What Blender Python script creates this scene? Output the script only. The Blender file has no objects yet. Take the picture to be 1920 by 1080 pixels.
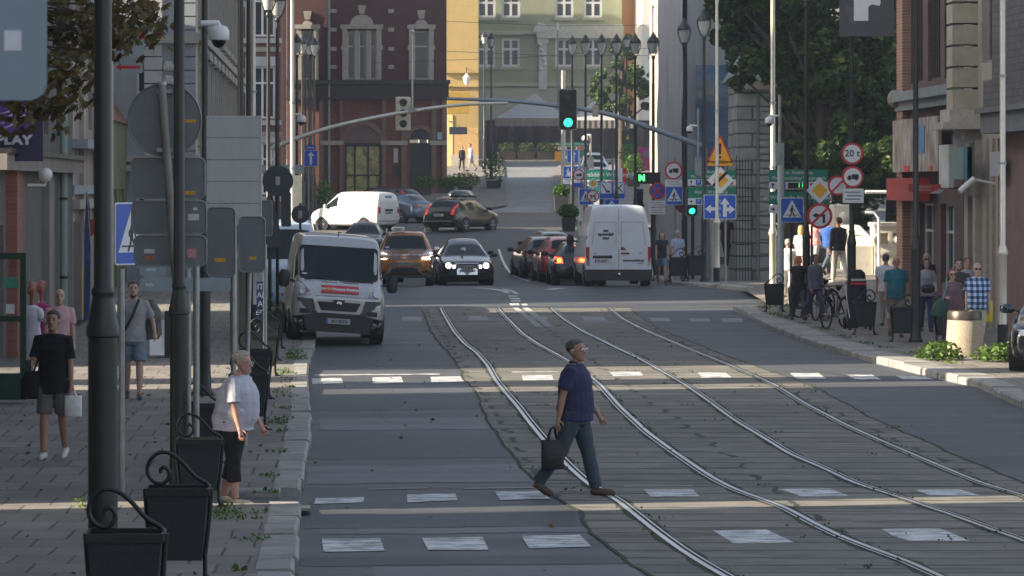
import bpy, bmesh, math, random
import numpy as np
from mathutils import Vector, Matrix
from mathutils.bvhtree import BVHTree
R = math.radians
random.seed(7); rng = np.random.default_rng(7)
SC = bpy.context.scene
COL = SC.collection
# ------------------------------------------------------------------ camera, sun, sky
CAMH, FPX, VPX, HY = 3.46, 6000.0, 640.0, 348.0
cd = bpy.data.cameras.new('camera'); cam = bpy.data.objects.new('camera', cd); COL.objects.link(cam)
cam.location = (0, 0, CAMH); cam.rotation_euler = (R(90), 0, 0)
cd.sensor_width = 36.0; cd.lens = 36.0*FPX/1920; cd.shift_x = 320/1920; cd.shift_y = -192/1920
cd.clip_start = 0.5; cd.clip_end = 2000
cd.dof.use_dof = True; cd.dof.focus_distance = 48.0; cd.dof.aperture_fstop = 11.0
SC.camera = cam
SUN_EL, SUN_AZ = 26.0, 12.0           # light travels toward (+cos az, +sin az)
w = bpy.data.worlds.new('World'); SC.world = w; w.use_nodes = True
nt = w.node_tree; nt.nodes.clear()
sky = nt.nodes.new('ShaderNodeTexSky'); sky.sky_type = 'NISHITA'; sky.sun_disc = False
sky.sun_elevation = R(SUN_EL); sky.sun_rotation = R(270-SUN_AZ)
sky.dust_density = 2.0; sky.air_density = 1.0
bg = nt.nodes.new('ShaderNodeBackground'); bg.inputs[1].default_value = 0.105
wo = nt.nodes.new('ShaderNodeOutputWorld')
hs = nt.nodes.new('ShaderNodeHueSaturation'); hs.inputs['Saturation'].default_value = .6; nt.links.new(sky.outputs[0], hs.inputs['Color']); nt.links.new(hs.outputs[0], bg.inputs[0]); nt.links.new(bg.outputs[0], wo.inputs[0])
sl = bpy.data.lights.new('sun', 'SUN'); sl.energy = 5.0; sl.angle = R(0.5); sl.color = (1.0, .87, .68)
so = bpy.data.objects.new('sun', sl); COL.objects.link(so)
sd = Vector((math.cos(R(SUN_EL))*math.cos(R(SUN_AZ)), math.cos(R(SUN_EL))*math.sin(R(SUN_AZ)), -math.sin(R(SUN_EL))))
so.rotation_euler = sd.to_track_quat('-Z', 'Y').to_euler(); so.location = (-60, 0, 60)
vs = SC.view_settings; vs.view_transform = 'Standard'; vs.look = 'None'; vs.exposure = 1.5; vs.gamma = 1
SC.cycles.max_bounces = 6

# ------------------------------------------------------------------ terrain
_zy = np.array([-60, 8, 18, 24, 30, 36, 60, 84, 88, 92, 96, 98.5, 101, 105, 110, 117, 124, 134, 146, 160, 180, 207, 225, 245, 320, 700.])
_zz = np.array([.6, .55, .45, .3, .08, 0, 0, 0, .02, .15, .31, .35, .30, .17, .11, .08, .28, .72, 1.24, 1.72, 2.75, 4.35, 5.15, 5.5, 6, 6.])
def _pchip(x, y):
    h = np.diff(x); d = np.diff(y)/h; m = np.zeros_like(y)
    for i in range(1, len(x)-1):
        if d[i-1]*d[i] > 0:
            w1 = 2*h[i]+h[i-1]; w2 = h[i]+2*h[i-1]
            m[i] = (w1+w2)/(w1/d[i-1]+w2/d[i])
    def f(t):
        t = np.asarray(t, float); i = np.clip(np.searchsorted(x, t)-1, 0, len(h)-1)
        u = (t-x[i])/h[i]
        return y[i]*(1+2*u)*(1-u)**2 + h[i]*m[i]*u*(1-u)**2 + y[i+1]*u*u*(3-2*u) + h[i]*m[i+1]*u*u*(u-1)
    return f
_zf = _pchip(_zy, _zz)
def zg(Y): return float(_zf(Y))
def gx(px, Y): return (px-VPX)*Y/FPX
def gz(py, Y): return CAMH-(py-HY)*Y/FPX
_ys = np.arange(18, 97.6, .05); _pv = HY+(CAMH-_zf(_ys))/_ys*FPX
def gY(py): return float(np.interp(-py, -_pv, _ys))          # road depth seen at image row py (near the camera)
def poly(pts):                                               # [(px,py)] -> Y sorted arrays (Y, x) on the road
    a = sorted((gY(q), gx(p, gY(q))) for p, q in pts)
    return np.array([t[0] for t in a]), np.array([t[1] for t in a])

# ------------------------------------------------------------------ object helpers
def tag(o, label=None, cat=None, group=None, kind=None):
    if label: o['label'] = label
    if cat: o['category'] = cat
    if group: o['group'] = group
    if kind: o['kind'] = kind
    return o
def thing(name, label, cat, loc=(0, 0, 0), rz=0, group=None):
    o = bpy.data.objects.new(name, None); COL.objects.link(o); o.empty_display_size = .2
    o.location = loc; o.rotation_euler = (0, 0, rz)
    return tag(o, label, cat, group)
def dup(o, parent=None, **kw):
    c = o.copy(); COL.objects.link(c)
    if parent is not None: c.parent = parent
    for ch in [k for k in bpy.data.objects if k.parent == o]: dup(ch, c)
    return c
def link_mesh(name, me, mats, parent=None, smooth=None):
    for m in (mats if isinstance(mats, (list, tuple)) else [mats]): me.materials.append(m)
    o = bpy.data.objects.new(name, me); COL.objects.link(o)
    if parent is not None: o.parent = parent
    if smooth is not None:
        me.polygons.foreach_set('use_smooth', [True]*len(me.polygons))
        if smooth < 180:
            try: me.set_sharp_from_angle(angle=R(smooth))
            except Exception: pass
    return o
def rotz(p, a):
    c, s = math.cos(a), math.sin(a); return (p[0]*c-p[1]*s, p[0]*s+p[1]*c, p[2])

class MB:
    def __init__(s): s.v = []; s.f = []; s.m = []
    def add(s, vs, fs, mi=0):
        b = len(s.v); s.v += [tuple(p) for p in vs]
        for f in fs: s.f.append(tuple(i+b for i in f)); s.m.append(mi)
        return s
    def box(s, c, d, rz=0, mi=0, bev=0):
        x, y, z = d[0]/2, d[1]/2, d[2]/2
        if bev:
            b = min(bev, x*.49, y*.49, z*.49); vs = []
            # chamfered box: 24 verts
            for sx in (-1, 1):
                for sy in (-1, 1):
                    for sz in (-1, 1):
                        vs += [(sx*x, sy*(y-b), sz*(z-b)), (sx*(x-b), sy*y, sz*(z-b)), (sx*(x-b), sy*(y-b), sz*z)]
            vv = [tuple(np.add(rotz(p, rz), c)) for p in vs]
            bm = bmesh.new(); bv = [bm.verts.new(p) for p in vv]
            r = bmesh.ops.convex_hull(bm, input=bv); bm.verts.index_update()
            bmesh.ops.dissolve_limit(bm, angle_limit=.01, verts=bm.verts, edges=bm.edges)
            bm.verts.index_update()
            s.add([v.co[:] for v in bm.verts], [[v.index for v in f.verts] for f in bm.faces], mi); bm.free(); return s
        vs = [(i*x, j*y, k*z) for k in (-1, 1) for j in (-1, 1) for i in (-1, 1)]
        vs = [tuple(np.add(rotz(p, rz), c)) for p in vs]
        return s.add(vs, [(0, 2, 3, 1), (4, 5, 7, 6), (0, 1, 5, 4), (2, 6, 7, 3), (0, 4, 6, 2), (1, 3, 7, 5)], mi)
    def bx(s, x0, x1, y0, y1, z0, z1, mi=0, bev=0):
        return s.box(((x0+x1)/2, (y0+y1)/2, (z0+z1)/2), (abs(x1-x0), abs(y1-y0), abs(z1-z0)), 0, mi, bev)
    def tube(s, pts, rad, n=10, mi=0, cap=True, ell=None):
        P = [Vector(p) for p in pts]; k = len(P)
        if not isinstance(rad, (list, tuple)): rad = [rad]*k
        b = len(s.v); up = None
        for i, p in enumerate(P):
            t = (P[min(i+1, k-1)]-P[max(i-1, 0)])
            if t.length < 1e-9: t = Vector((0, 0, 1))
            t.normalize()
            if up is None:
                a = Vector((1, 0, 0)) if abs(t.x) < .8 else Vector((0, 1, 0)); u = t.cross(a).normalized()
            else:
                u = (up-t*up.dot(t))
                u = u.normalized() if u.length > 1e-6 else t.orthogonal().normalized()
            up = u; w_ = t.cross(u)
            r = rad[i]; ra, rb = (r if isinstance(r, (list, tuple)) else (r, r))
            for j in range(n):
                a = 2*math.pi*j/n; q = p+u*(ra*math.cos(a))+w_*(rb*math.sin(a)); s.v.append(q[:])
        for i in range(k-1):
            for j in range(n):
                s.f.append((b+i*n+j, b+i*n+(j+1) % n, b+(i+1)*n+(j+1) % n, b+(i+1)*n+j)); s.m.append(mi)
        if cap:
            s.f.append(tuple(b+j for j in reversed(range(n)))); s.m.append(mi)
            s.f.append(tuple(b+(k-1)*n+j for j in range(n))); s.m.append(mi)
        return s
    def lathe(s, prof, c=(0, 0, 0), n=16, mi=0, sx=1, sy=1):           # prof [(r,z)]
        b = len(s.v); k = len(prof)
        for r, z in prof:
            for j in range(n):
                a = 2*math.pi*j/n; s.v.append((c[0]+r*sx*math.cos(a), c[1]+r*sy*math.sin(a), c[2]+z))
        for i in range(k-1):
            for j in range(n):
                s.f.append((b+i*n+j, b+i*n+(j+1) % n, b+(i+1)*n+(j+1) % n, b+(i+1)*n+j)); s.m.append(mi)
        s.f.append(tuple(b+j for j in reversed(range(n)))); s.m.append(mi)
        s.f.append(tuple(b+(k-1)*n+j for j in range(n))); s.m.append(mi)
        return s
    def rings(s, R_, n=16, mi=0):                                       # horizontal ellipses [(x,y,z,rx,ry)]
        b = len(s.v); k = len(R_)
        for x, y, z, rx, ry in R_:
            for j in range(n):
                a = 2*math.pi*j/n; s.v.append((x+rx*math.cos(a), y+ry*math.sin(a), z))
        for i in range(k-1):
            for j in range(n):
                s.f.append((b+i*n+j, b+i*n+(j+1) % n, b+(i+1)*n+(j+1) % n, b+(i+1)*n+j)); s.m.append(mi)
        s.f.append(tuple(b+j for j in reversed(range(n)))); s.m.append(mi)
        s.f.append(tuple(b+(k-1)*n+j for j in range(n))); s.m.append(mi)
        return s
    def prism(s, pts, a0, a1, axis='y', mi=0):                          # 2-D outline extruded along an axis; ccw
        k = len(pts); b = len(s.v)
        for a in (a0, a1):
            for p, q in pts:
                s.v.append((p, a, q) if axis == 'y' else (a, p, q) if axis == 'x' else (p, q, a))
        s.f.append(tuple(b+i for i in range(k))); s.f.append(tuple(b+k+i for i in reversed(range(k)))); s.m += [mi, mi]
        for i in range(k):
            j = (i+1) % k; s.f.append((b+i, b+k+i, b+k+j, b+j)); s.m.append(mi)
        return s
    def ball(s, c, r, n=12, m=8, mi=0):
        rx, ry, rz_ = r if isinstance(r, (list, tuple)) else (r, r, r)
        pr = [(c[0], c[1], c[2]-rz_*math.cos(math.pi*(i+.02)/(m+.04)), max(rx*math.sin(math.pi*(i+.02)/(m+.04)), 1e-4), max(ry*math.sin(math.pi*(i+.02)/(m+.04)), 1e-4)) for i in range(m+1)]
        return s.rings(pr, n, mi)
    def wall(s, o, u, W, H, ops, th=.25, mi=0, mr=None, back=True):     # wall in plane (o + u*a + z*h), outward normal n, openings (a0,a1,h0,h1)
        u = Vector(u).normalized(); n = Vector((u.y, -u.x, 0)); o = Vector(o)
        A = sorted(set([0, W]+[t for q in ops for t in q[:2]])); Hs = sorted(set([0, H]+[t for q in ops for t in q[2:4]]))
        pt = lambda a, h, d=0: (o+u*a-n*d+Vector((0, 0, h)))[:]
        for i in range(len(A)-1):
            for j in range(len(Hs)-1):
                a, h = (A[i]+A[i+1])/2, (Hs[j]+Hs[j+1])/2
                if any(q[0] < a < q[1] and q[2] < h < q[3] for q in ops): continue
                s.add([pt(A[i], Hs[j]), pt(A[i+1], Hs[j]), pt(A[i+1], Hs[j+1]), pt(A[i], Hs[j+1])], [(0, 1, 2, 3)], mi)
        for a0, a1, h0, h1 in [q[:4] for q in ops]:
            for p, q in (((a0, h0), (a1, h0)), ((a1, h0), (a1, h1)), ((a1, h1), (a0, h1)), ((a0, h1), (a0, h0))):
                s.add([pt(*p), pt(*q), pt(*q, th), pt(*p, th)], [(0, 3, 2, 1)], mi if mr is None else mr)
        return s
    def mesh(s, name):
        me = bpy.data.meshes.new(name); me.from_pydata(s.v, [], s.f); me.polygons.foreach_set('material_index', s.m); me.update()
        return me
    def build(s, name, mats, parent=None, smooth=None, loc=None, fix=True):
        me = s.mesh(name)
        if fix:
            bm = bmesh.new(); bm.from_mesh(me); bmesh.ops.recalc_face_normals(bm, faces=bm.faces); bm.to_mesh(me); bm.free()
        o = link_mesh(name, me, mats, parent, smooth)
        if loc is not None: o.location = loc
        return o

def circle(cx, cy, r, n=24, a0=0): return [(cx+r*math.cos(a0+2*math.pi*i/n), cy+r*math.sin(a0+2*math.pi*i/n)) for i in range(n)]
def rrect(x0, x1, y0, y1, r, n=4):
    o = []
    for cx, cy, a in ((x1-r, y0+r, -90), (x1-r, y1-r, 0), (x0+r, y1-r, 90), (x0+r, y0+r, 180)):
        o += [(cx+r*math.cos(R(a+90*i/n)), cy+r*math.sin(R(a+90*i/n))) for i in range(n+1)]
    return o
_tc = {}
def text(name, s, size, mat, parent, loc, rz=0, align='CENTER', wscale=1.0, ext=.002, rx=90, bold=0.0):
    cu = bpy.data.curves.new('t', 'FONT'); cu.body = s; cu.size = size; cu.align_x = align; cu.align_y = 'CENTER'; cu.extrude = ext
    cu.offset = bold; cu.resolution_u = 2
    t = bpy.data.objects.new('t', cu); COL.objects.link(t)
    dg = bpy.context.evaluated_depsgraph_get(); me = bpy.data.meshes.new_from_object(t.evaluated_get(dg)); me.name = name
    bpy.data.objects.remove(t); bpy.data.curves.remove(cu); me.materials.clear()
    o = link_mesh(name, me, mat, parent); o.location = loc; o.rotation_euler = (R(rx), 0, rz); o.scale = (wscale, 1, 1)
    return o

# ------------------------------------------------------------------ materials
def mat(name, col, rough=.6, metal=0.0, var=.18, scale=6.0, bump=0.0, bscale=None, spec=.5, emit=None, es=0, coat=0, stretch=None, dirt=None, dscale=2.0, damt=.6, dth=.5):
    m = bpy.data.materials.new(name); m.use_nodes = True; N = m.node_tree.nodes; L = m.node_tree.links
    b = N['Principled BSDF']; b.inputs['Roughness'].default_value = rough; b.inputs['Metallic'].default_value = metal
    b.inputs['Specular IOR Level'].default_value = spec
    if coat: b.inputs['Coat Weight'].default_value = coat; b.inputs['Coat Roughness'].default_value = .06
    tc = N.new('ShaderNodeTexCoord'); src = tc.outputs['Object']
    if stretch:
        mp = N.new('ShaderNodeMapping'); mp.inputs['Scale'].default_value = stretch; L.new(src, mp.inputs[0]); src = mp.outputs[0]
    out = None
    if var > 0:
        nz = N.new('ShaderNodeTexNoise'); nz.inputs['Scale'].default_value = scale; nz.inputs['Detail'].default_value = 6; nz.inputs['Roughness'].default_value = .65
        L.new(src, nz.inputs['Vector'])
        r = N.new('ShaderNodeValToRGB'); r.color_ramp.elements[0].position = .28; r.color_ramp.elements[1].position = .74
        r.color_ramp.elements[0].color = (*[c*(1-var) for c in col], 1); r.color_ramp.elements[1].color = (*[min(1, c*(1+var)) for c in col], 1)
        L.new(nz.outputs['Fac'], r.inputs[0]); out = r.outputs[0]
    if dirt is not None:
        nz2 = N.new('ShaderNodeTexNoise'); nz2.inputs['Scale'].default_value = dscale; nz2.inputs['Detail'].default_value = 8; nz2.inputs['Roughness'].default_value = .7
        L.new(src, nz2.inputs['Vector'])
        r2 = N.new('ShaderNodeValToRGB'); r2.color_ramp.elements[0].position = dth; r2.color_ramp.elements[1].position = dth+.18
        r2.color_ramp.elements[0].color = (0, 0, 0, 1); r2.color_ramp.elements[1].color = (damt, damt, damt, 1)
        L.new(nz2.outputs['Fac'], r2.inputs[0])
        mx = N.new('ShaderNodeMix'); mx.data_type = 'RGBA'; L.new(r2.outputs[0], mx.inputs['Factor'])
        if out: L.new(out, mx.inputs['A'])
        else: mx.inputs['A'].default_value = (*col, 1)
        mx.inputs['B'].default_value = (*dirt, 1); out = mx.outputs['Result']
    if out: L.new(out, b.inputs['Base Color'])
    else: b.inputs['Base Color'].default_value = (*col, 1)
    if bump:
        nb = N.new('ShaderNodeTexNoise'); nb.inputs['Scale'].default_value = bscale or scale*4; nb.inputs['Detail'].default_value = 5; L.new(src, nb.inputs['Vector'])
        bp = N.new('ShaderNodeBump'); bp.inputs['Strength'].default_value = bump; bp.inputs['Distance'].default_value = .02
        L.new(nb.outputs['Fac'], bp.inputs['Height']); L.new(bp.outputs[0], b.inputs['Normal'])
    if emit: b.inputs['Emission Color'].default_value = (*emit, 1); b.inputs['Emission Strength'].default_value = es
    return m
def brickmat(name, c1, c2, mortar, bw, bh, ms=.02, rough=.85, plane='xy', off=.5, var=.35, vscale=1.5, stain=None, bump=.4, squash=1.0, moss=None, mossamt=.5):
    m = bpy.data.materials.new(name); m.use_nodes = True; N = m.node_tree.nodes; L = m.node_tree.links
    b = N['Principled BSDF']; b.inputs['Roughness'].default_value = rough
    tc = N.new('ShaderNodeTexCoord'); sp = N.new('ShaderNodeSeparateXYZ'); cb = N.new('ShaderNodeCombineXYZ'); L.new(tc.outputs['Object'], sp.inputs[0])
    ax = {'x': 'X', 'y': 'Y', 'z': 'Z'}
    L.new(sp.outputs[ax[plane[0]]], cb.inputs['X']); L.new(sp.outputs[ax[plane[1]]], cb.inputs['Y'])
    # small wobble so the courses are not ruler straight
    nw = N.new('ShaderNodeTexNoise'); nw.inputs['Scale'].default_value = 1.3; L.new(cb.outputs[0], nw.inputs['Vector'])
    vm = N.new('ShaderNodeVectorMath'); vm.operation = 'MULTIPLY_ADD'; L.new(nw.outputs['Color'], vm.inputs[0]); vm.inputs[1].default_value = (bw*.10, bh*.22, 0); L.new(cb.outputs[0], vm.inputs[2])
    br = N.new('ShaderNodeTexBrick'); L.new(vm.outputs[0], br.inputs['Vector']); br.inputs['Scale'].default_value = 1; br.inputs['Brick Width'].default_value = bw
    br.inputs['Row Height'].default_value = bh; br.inputs['Mortar Size'].default_value = ms; br.inputs['Mortar Smooth'].default_value = .1; br.offset = off
    br.inputs['Color1'].default_value = (*c1, 1); br.inputs['Color2'].default_value = (*c2, 1); br.inputs['Mortar'].default_value = (*mortar, 1); br.inputs['Bias'].default_value = 0
    nz = N.new('ShaderNodeTexNoise'); nz.inputs['Scale'].default_value = vscale; nz.inputs['Detail'].default_value = 8; nz.inputs['Roughness'].default_value = .7; L.new(cb.outputs[0], nz.inputs['Vector'])
    mr = N.new('ShaderNodeMapRange'); mr.inputs[1].default_value = .25; mr.inputs[2].default_value = .75; mr.inputs[3].default_value = 1-var; mr.inputs[4].default_value = 1+var; L.new(nz.outputs['Fac'], mr.inputs[0])
    ml = N.new('ShaderNodeVectorMath'); ml.operation = 'SCALE'; L.new(br.outputs['Color'], ml.inputs[0]); L.new(mr.outputs[0], ml.inputs['Scale'])
    out = ml.outputs[0]
    if moss:
        n3 = N.new('ShaderNodeTexNoise'); n3.inputs['Scale'].default_value = 2.2; n3.inputs['Detail'].default_value = 9; n3.inputs['Roughness'].default_value = .75
        mp = N.new('ShaderNodeMapping'); mp.inputs['Scale'].default_value = (.6, 1.0, 1); L.new(cb.outputs[0], mp.inputs[0]); L.new(mp.outputs[0], n3.inputs['Vector'])
        rr = N.new('ShaderNodeValToRGB'); rr.color_ramp.elements[0].position = .52; rr.color_ramp.elements[1].position = .62; rr.color_ramp.elements[0].color = (0, 0, 0, 1); rr.color_ramp.elements[1].color = (mossamt,)*3+(1,)
        L.new(n3.outputs['Fac'], rr.inputs[0])
        br2 = N.new('ShaderNodeTexBrick'); L.new(vm.outputs[0], br2.inputs['Vector']); br2.inputs['Scale'].default_value = 1; br2.inputs['Brick Width'].default_value = bw
        br2.inputs['Row Height'].default_value = bh; br2.inputs['Mortar Size'].default_value = ms*3.2; br2.inputs['Mortar Smooth'].default_value = .8; br2.offset = off
        mm = N.new('ShaderNodeMath'); mm.operation = 'MULTIPLY'; L.new(rr.outputs[0], mm.inputs[0]); L.new(br2.outputs['Fac'], mm.inputs[1])
        mx = N.new('ShaderNodeMix'); mx.data_type = 'RGBA'; L.new(mm.outputs[0], mx.inputs['Factor']); L.new(out, mx.inputs['A']); mx.inputs['B'].default_value = (*moss, 1); out = mx.outputs['Result']
    if stain:
        n4 = N.new('ShaderNodeTexNoise'); n4.inputs['Scale'].default_value = .7; n4.inputs['Detail'].default_value = 8; n4.inputs['Roughness'].default_value = .7; L.new(cb.outputs[0], n4.inputs['Vector'])
        r4 = N.new('ShaderNodeValToRGB'); r4.color_ramp.elements[0].position = .5; r4.color_ramp.elements[1].position = .7; r4.color_ramp.elements[0].color = (0, 0, 0, 1); r4.color_ramp.elements[1].color = (.6, .6, .6, 1); L.new(n4.outputs['Fac'], r4.inputs[0])
        m4 = N.new('ShaderNodeMix'); m4.data_type = 'RGBA'; L.new(r4.outputs[0], m4.inputs['Factor']); L.new(out, m4.inputs['A']); m4.inputs['B'].default_value = (*stain, 1); out = m4.outputs['Result']
    L.new(out, b.inputs['Base Color'])
    if bump:
        iv = N.new('ShaderNodeMath'); iv.operation = 'MULTIPLY_ADD'; L.new(br.outputs['Fac'], iv.inputs[0]); iv.inputs[1].default_value = -1; L.new(nz.outputs['Fac'], iv.inputs[2])
        bp = N.new('ShaderNodeBump'); bp.inputs['Strength'].default_value = bump; bp.inputs['Distance'].default_value = .015; L.new(iv.outputs[0], bp.inputs['Height']); L.new(bp.outputs[0], b.inputs['Normal'])
    return m
# ================================================================== GROUND
def sheet(name, Ys, xl, xr, dz, nx, m, kind='structure', base=None):
    vs = []; fs = []; n = len(Ys)
    for i, Y in enumerate(Ys):
        a = xl(Y) if callable(xl) else xl; b = xr(Y) if callable(xr) else xr
        for j in range(nx+1): vs.append((a+(b-a)*j/nx, Y, zg(Y)+dz))
    for i in range(n-1):
        for j in range(nx): k = i*(nx+1)+j; fs.append((k, k+1, k+nx+2, k+nx+1))
    me = bpy.data.meshes.new(name); me.from_pydata(vs, [], fs); me.update()
    o = link_mesh(name, me, m, None, 180); tag(o, kind=kind); return o
ar = lambda a, b, d=.5: list(np.arange(a, b, d))+[b]
def groundmat(name, col, var, stretch, rough, speck, bump, dark, stainamt=.5):
    """worn asphalt: broad patched bands, fine grain, dark stains"""
    m = bpy.data.materials.new(name); m.use_nodes = True; N = m.node_tree.nodes; L = m.node_tree.links; b = N['Principled BSDF']; b.inputs['Roughness'].default_value = rough
    tc = N.new('ShaderNodeTexCoord'); mp = N.new('ShaderNodeMapping'); mp.inputs['Scale'].default_value = stretch; L.new(tc.outputs['Object'], mp.inputs[0])
    def nz(sc, det, src): n = N.new('ShaderNodeTexNoise'); n.inputs['Scale'].default_value = sc; n.inputs['Detail'].default_value = det; n.inputs['Roughness'].default_value = .65; L.new(src, n.inputs['Vector']); return n.outputs['Fac']
    def mr(src, a, c, lo, hi): q = N.new('ShaderNodeMapRange'); q.inputs[1].default_value = a; q.inputs[2].default_value = c; q.inputs[3].default_value = lo; q.inputs[4].default_value = hi; L.new(src, q.inputs[0]); return q.outputs[0]
    def mul(a, c): q = N.new('ShaderNodeMath'); q.operation = 'MULTIPLY'; L.new(a, q.inputs[0]); L.new(c, q.inputs[1]); return q.outputs[0]
    v = mul(mr(nz(.9, 5, mp.outputs[0]), .3, .7, 1-var, 1+var), mr(nz(45, 3, tc.outputs['Object']), .3, .7, 1-speck, 1+speck))
    v = mul(v, mr(nz(.55, 9, tc.outputs['Object']), .56, .72, 1, 1-stainamt))
    sc = N.new('ShaderNodeVectorMath'); sc.operation = 'SCALE'; sc.inputs[0].default_value = col; L.new(v, sc.inputs['Scale']); L.new(sc.outputs[0], b.inputs['Base Color'])
    bp = N.new('ShaderNodeBump'); bp.inputs['Strength'].default_value = bump; bp.inputs['Distance'].default_value = .01; L.new(nz(60, 3, tc.outputs['Object']), bp.inputs['Height']); L.new(bp.outputs[0], b.inputs['Normal'])
    return m
m_asph = groundmat('asphalt', (.064, .069, .076), .55, (.12, 1.0, 1), .62, .28, .5, None)
m_asph2 = groundmat('asphalt_far', (.070, .070, .070), .2, (.2, 1, 1), .7, .2, .3, None, .25)
m_track = brickmat('track_slabs', (.142, .134, .116), (.188, .175, .150), (.03, .032, .024), 5.2, .8, .04, .8, 'xy', .5, .30, .9, stain=(.055, .056, .05), bump=.5, moss=(.022, .034, .014), mossamt=.95)
m_pave = brickmat('paving', (.165, .15, .134), (.22, .20, .178), (.06, .058, .05), .50, .95, .013, .85, 'xy', .5, .22, .8, stain=(.115, .108, .095), bump=.5, moss=(.05, .06, .03), mossamt=.5)
m_cobble = brickmat('setts', (.19, .20, .215), (.25, .255, .265), (.10, .10, .10), .30, .55, .03, .7, 'xy', .5, .2, .5, bump=.6)
m_base = mat('earth', (.10, .10, .09), .95, var=.2, scale=.3)
m_kerb = mat('kerb_granite', (.30, .29, .27), .8, var=.25, scale=3, bump=.5, bscale=40, dirt=(.12, .115, .095), dscale=1.4, damt=.7)
m_paint = mat('road_paint', (.62, .62, .62), .6, var=.12, scale=6, dirt=(.12, .125, .13), dscale=4.0, damt=.95, dth=.43, stretch=(.8, 1.6, 1))
m_paint2 = mat('worn_road_paint', (.20, .205, .21), .6, var=.2, scale=4, dirt=(.09, .09, .095), dscale=2.5, damt=.9)
m_steel = mat('rail_steel', (.50, .50, .53), .36, metal=.9, var=.25, scale=.8, stretch=(1, .3, 1))
m_groove = mat('rail_groove', (.018, .018, .018), .9, var=.3, scale=6)
m_moss = mat('moss', (.030, .040, .018), .95, var=.5, scale=5)

# one base sheet reaching the horizon
Ys = [-400, -60]+ar(0, 330, 6)+[500, 900]
sheet('ground', Ys, -500, 500, -.12, 20, m_base)
sheet('road', ar(-40, 98, .5), -3.0, 13.2, 0, 6, m_asph)
sheet('intersection', ar(98, 167, .5), -48, 48, 0, 8, m_asph2)
sheet('cobbled_street', ar(166.9, 227, 1), -2, 24, .012, 6, m_cobble)
sheet('market_square', ar(226.9, 262, 1), -30, 40, .02, 4, mat('square_paving', (.42, .38, .33), .8, var=.2, scale=2))

# tram track bed
LE = poly([(790, 577), (797, 592), (807, 620), (822, 642), (842, 662), (860, 687), (870, 712), (890, 732), (902, 757), (897+8, 770), (913, 787), (937, 823), (960, 853), (993, 893), (1027, 923), (1057, 942), (1087, 960), (1097, 983), (1127, 1017), (1160, 1040), (1217, 1080), (1290, 1140)])
RE = poly([(1182, 578), (1190, 587), (1237, 618), (1293, 640), (1360, 667), (1440, 695), (1520, 723), (1573, 750), (1640, 787), (1723, 822), (1790, 853), (1873, 888), (1920, 905), (2100, 985), (2330, 1085)])
xle = lambda Y: float(np.interp(Y, *LE)); xre = lambda Y: float(np.interp(Y, *RE))
sheet('tram_trackbed', ar(22, gY(577.5), .4), xle, xre, .004, 8, m_track)
def ribbon(b, Ys, xf, w0, w1, dz, mi=0):
    k = len(b.v)
    for Y in Ys:
        x = xf(Y); b.v += [(x+w0, Y, zg(Y)+dz), (x+w1, Y, zg(Y)+dz)]
    for i in range(len(Ys)-1): b.f.append((k+2*i, k+2*i+1, k+2*i+3, k+2*i+2)); b.m.append(mi)
jit = lambda s, a, f: (lambda Y: a*(math.sin(Y*f+s)+.6*math.sin(Y*f*2.3+s*2)+.4*math.sin(Y*f*5.1+s*3)))
b = MB(); e = jit(1, .016, 1.7)
ribbon(b, ar(22, 88, .25), lambda Y: xle(Y)+e(Y), -.022, .02, .009); ribbon(b, ar(22, 88, .25), lambda Y: xre(Y)-e(Y), -.018, .018, .009)
tag(b.build('joint_moss', m_moss, fix=False), kind='structure')
RAILS = [
 [(827, 577), (837, 597), (852, 622), (872, 645), (895, 662), (915, 685), (930, 712), (948, 735), (970, 760), (995, 793), (1028, 833), (1070, 877), (1107, 910), (1158, 937), (1193, 965), (1243, 1005), (1293, 1040), (1360, 1080), (1460, 1140)],
 [(935, 580), (960, 607), (980, 627), (1010, 647), (1047, 667), (1085, 690), (1127, 725), (1160, 763), (1210, 810), (1260, 847), (1327, 893), (1373, 918), (1440, 941), (1475, 955), (1525, 983), (1575, 1008), (1640, 1032), (1700, 1054), (1750, 1078), (1870, 1130)],
 [(1037, 580), (1060, 600), (1095, 622), (1130, 639), (1160, 654), (1195, 670), (1240, 695), (1287, 722), (1327, 750), (1377, 787), (1440, 825), (1483, 852), (1550, 880), (1607, 908), (1687, 932), (1740, 950), (1807, 973), (1873, 998), (1920, 1013), (2100, 1080), (2250, 1135)],
 [(1145, 580), (1170, 600), (1205, 618), (1243, 634), (1287, 653), (1337, 673), (1390, 695), (1453, 723), (1507, 757), (1583, 797), (1640, 823), (1707, 852), (1773, 880), (1840, 908), (1920, 930), (2100, 1000), (2320, 1080)]]
for i, pts in enumerate(RAILS):
    A = poly(pts); yr_ = np.arange(A[0][0], A[0][-1], .2); K_ = np.hanning(13); K_ /= K_.sum(); xr_ = np.convolve(np.pad(np.interp(yr_, *A), 6, mode='reflect', reflect_type='odd'), K_, 'valid'); A = (yr_, xr_); f = lambda Y, A=A: float(np.interp(Y, *A)); yy = ar(22.5, gY(577.6), .3); s = 1 if i % 2 == 0 else -1
    b = MB(); q = jit(i*2., .02, 2.2)
    ribbon(b, yy, lambda Y: f(Y)+q(Y), -.095, .095, .0076, 1)
    for (a, c, z, mi) in ((-.048, .004, .011, 0), (.004, .040, .009, 2), (.040, .058, .011, 0)):
        ribbon(b, yy, f, min(s*a, s*c), max(s*a, s*c), z, mi)
    tag(b.build('tram_rail', [m_steel, m_moss, m_groove], fix=False), kind='structure')

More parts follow.
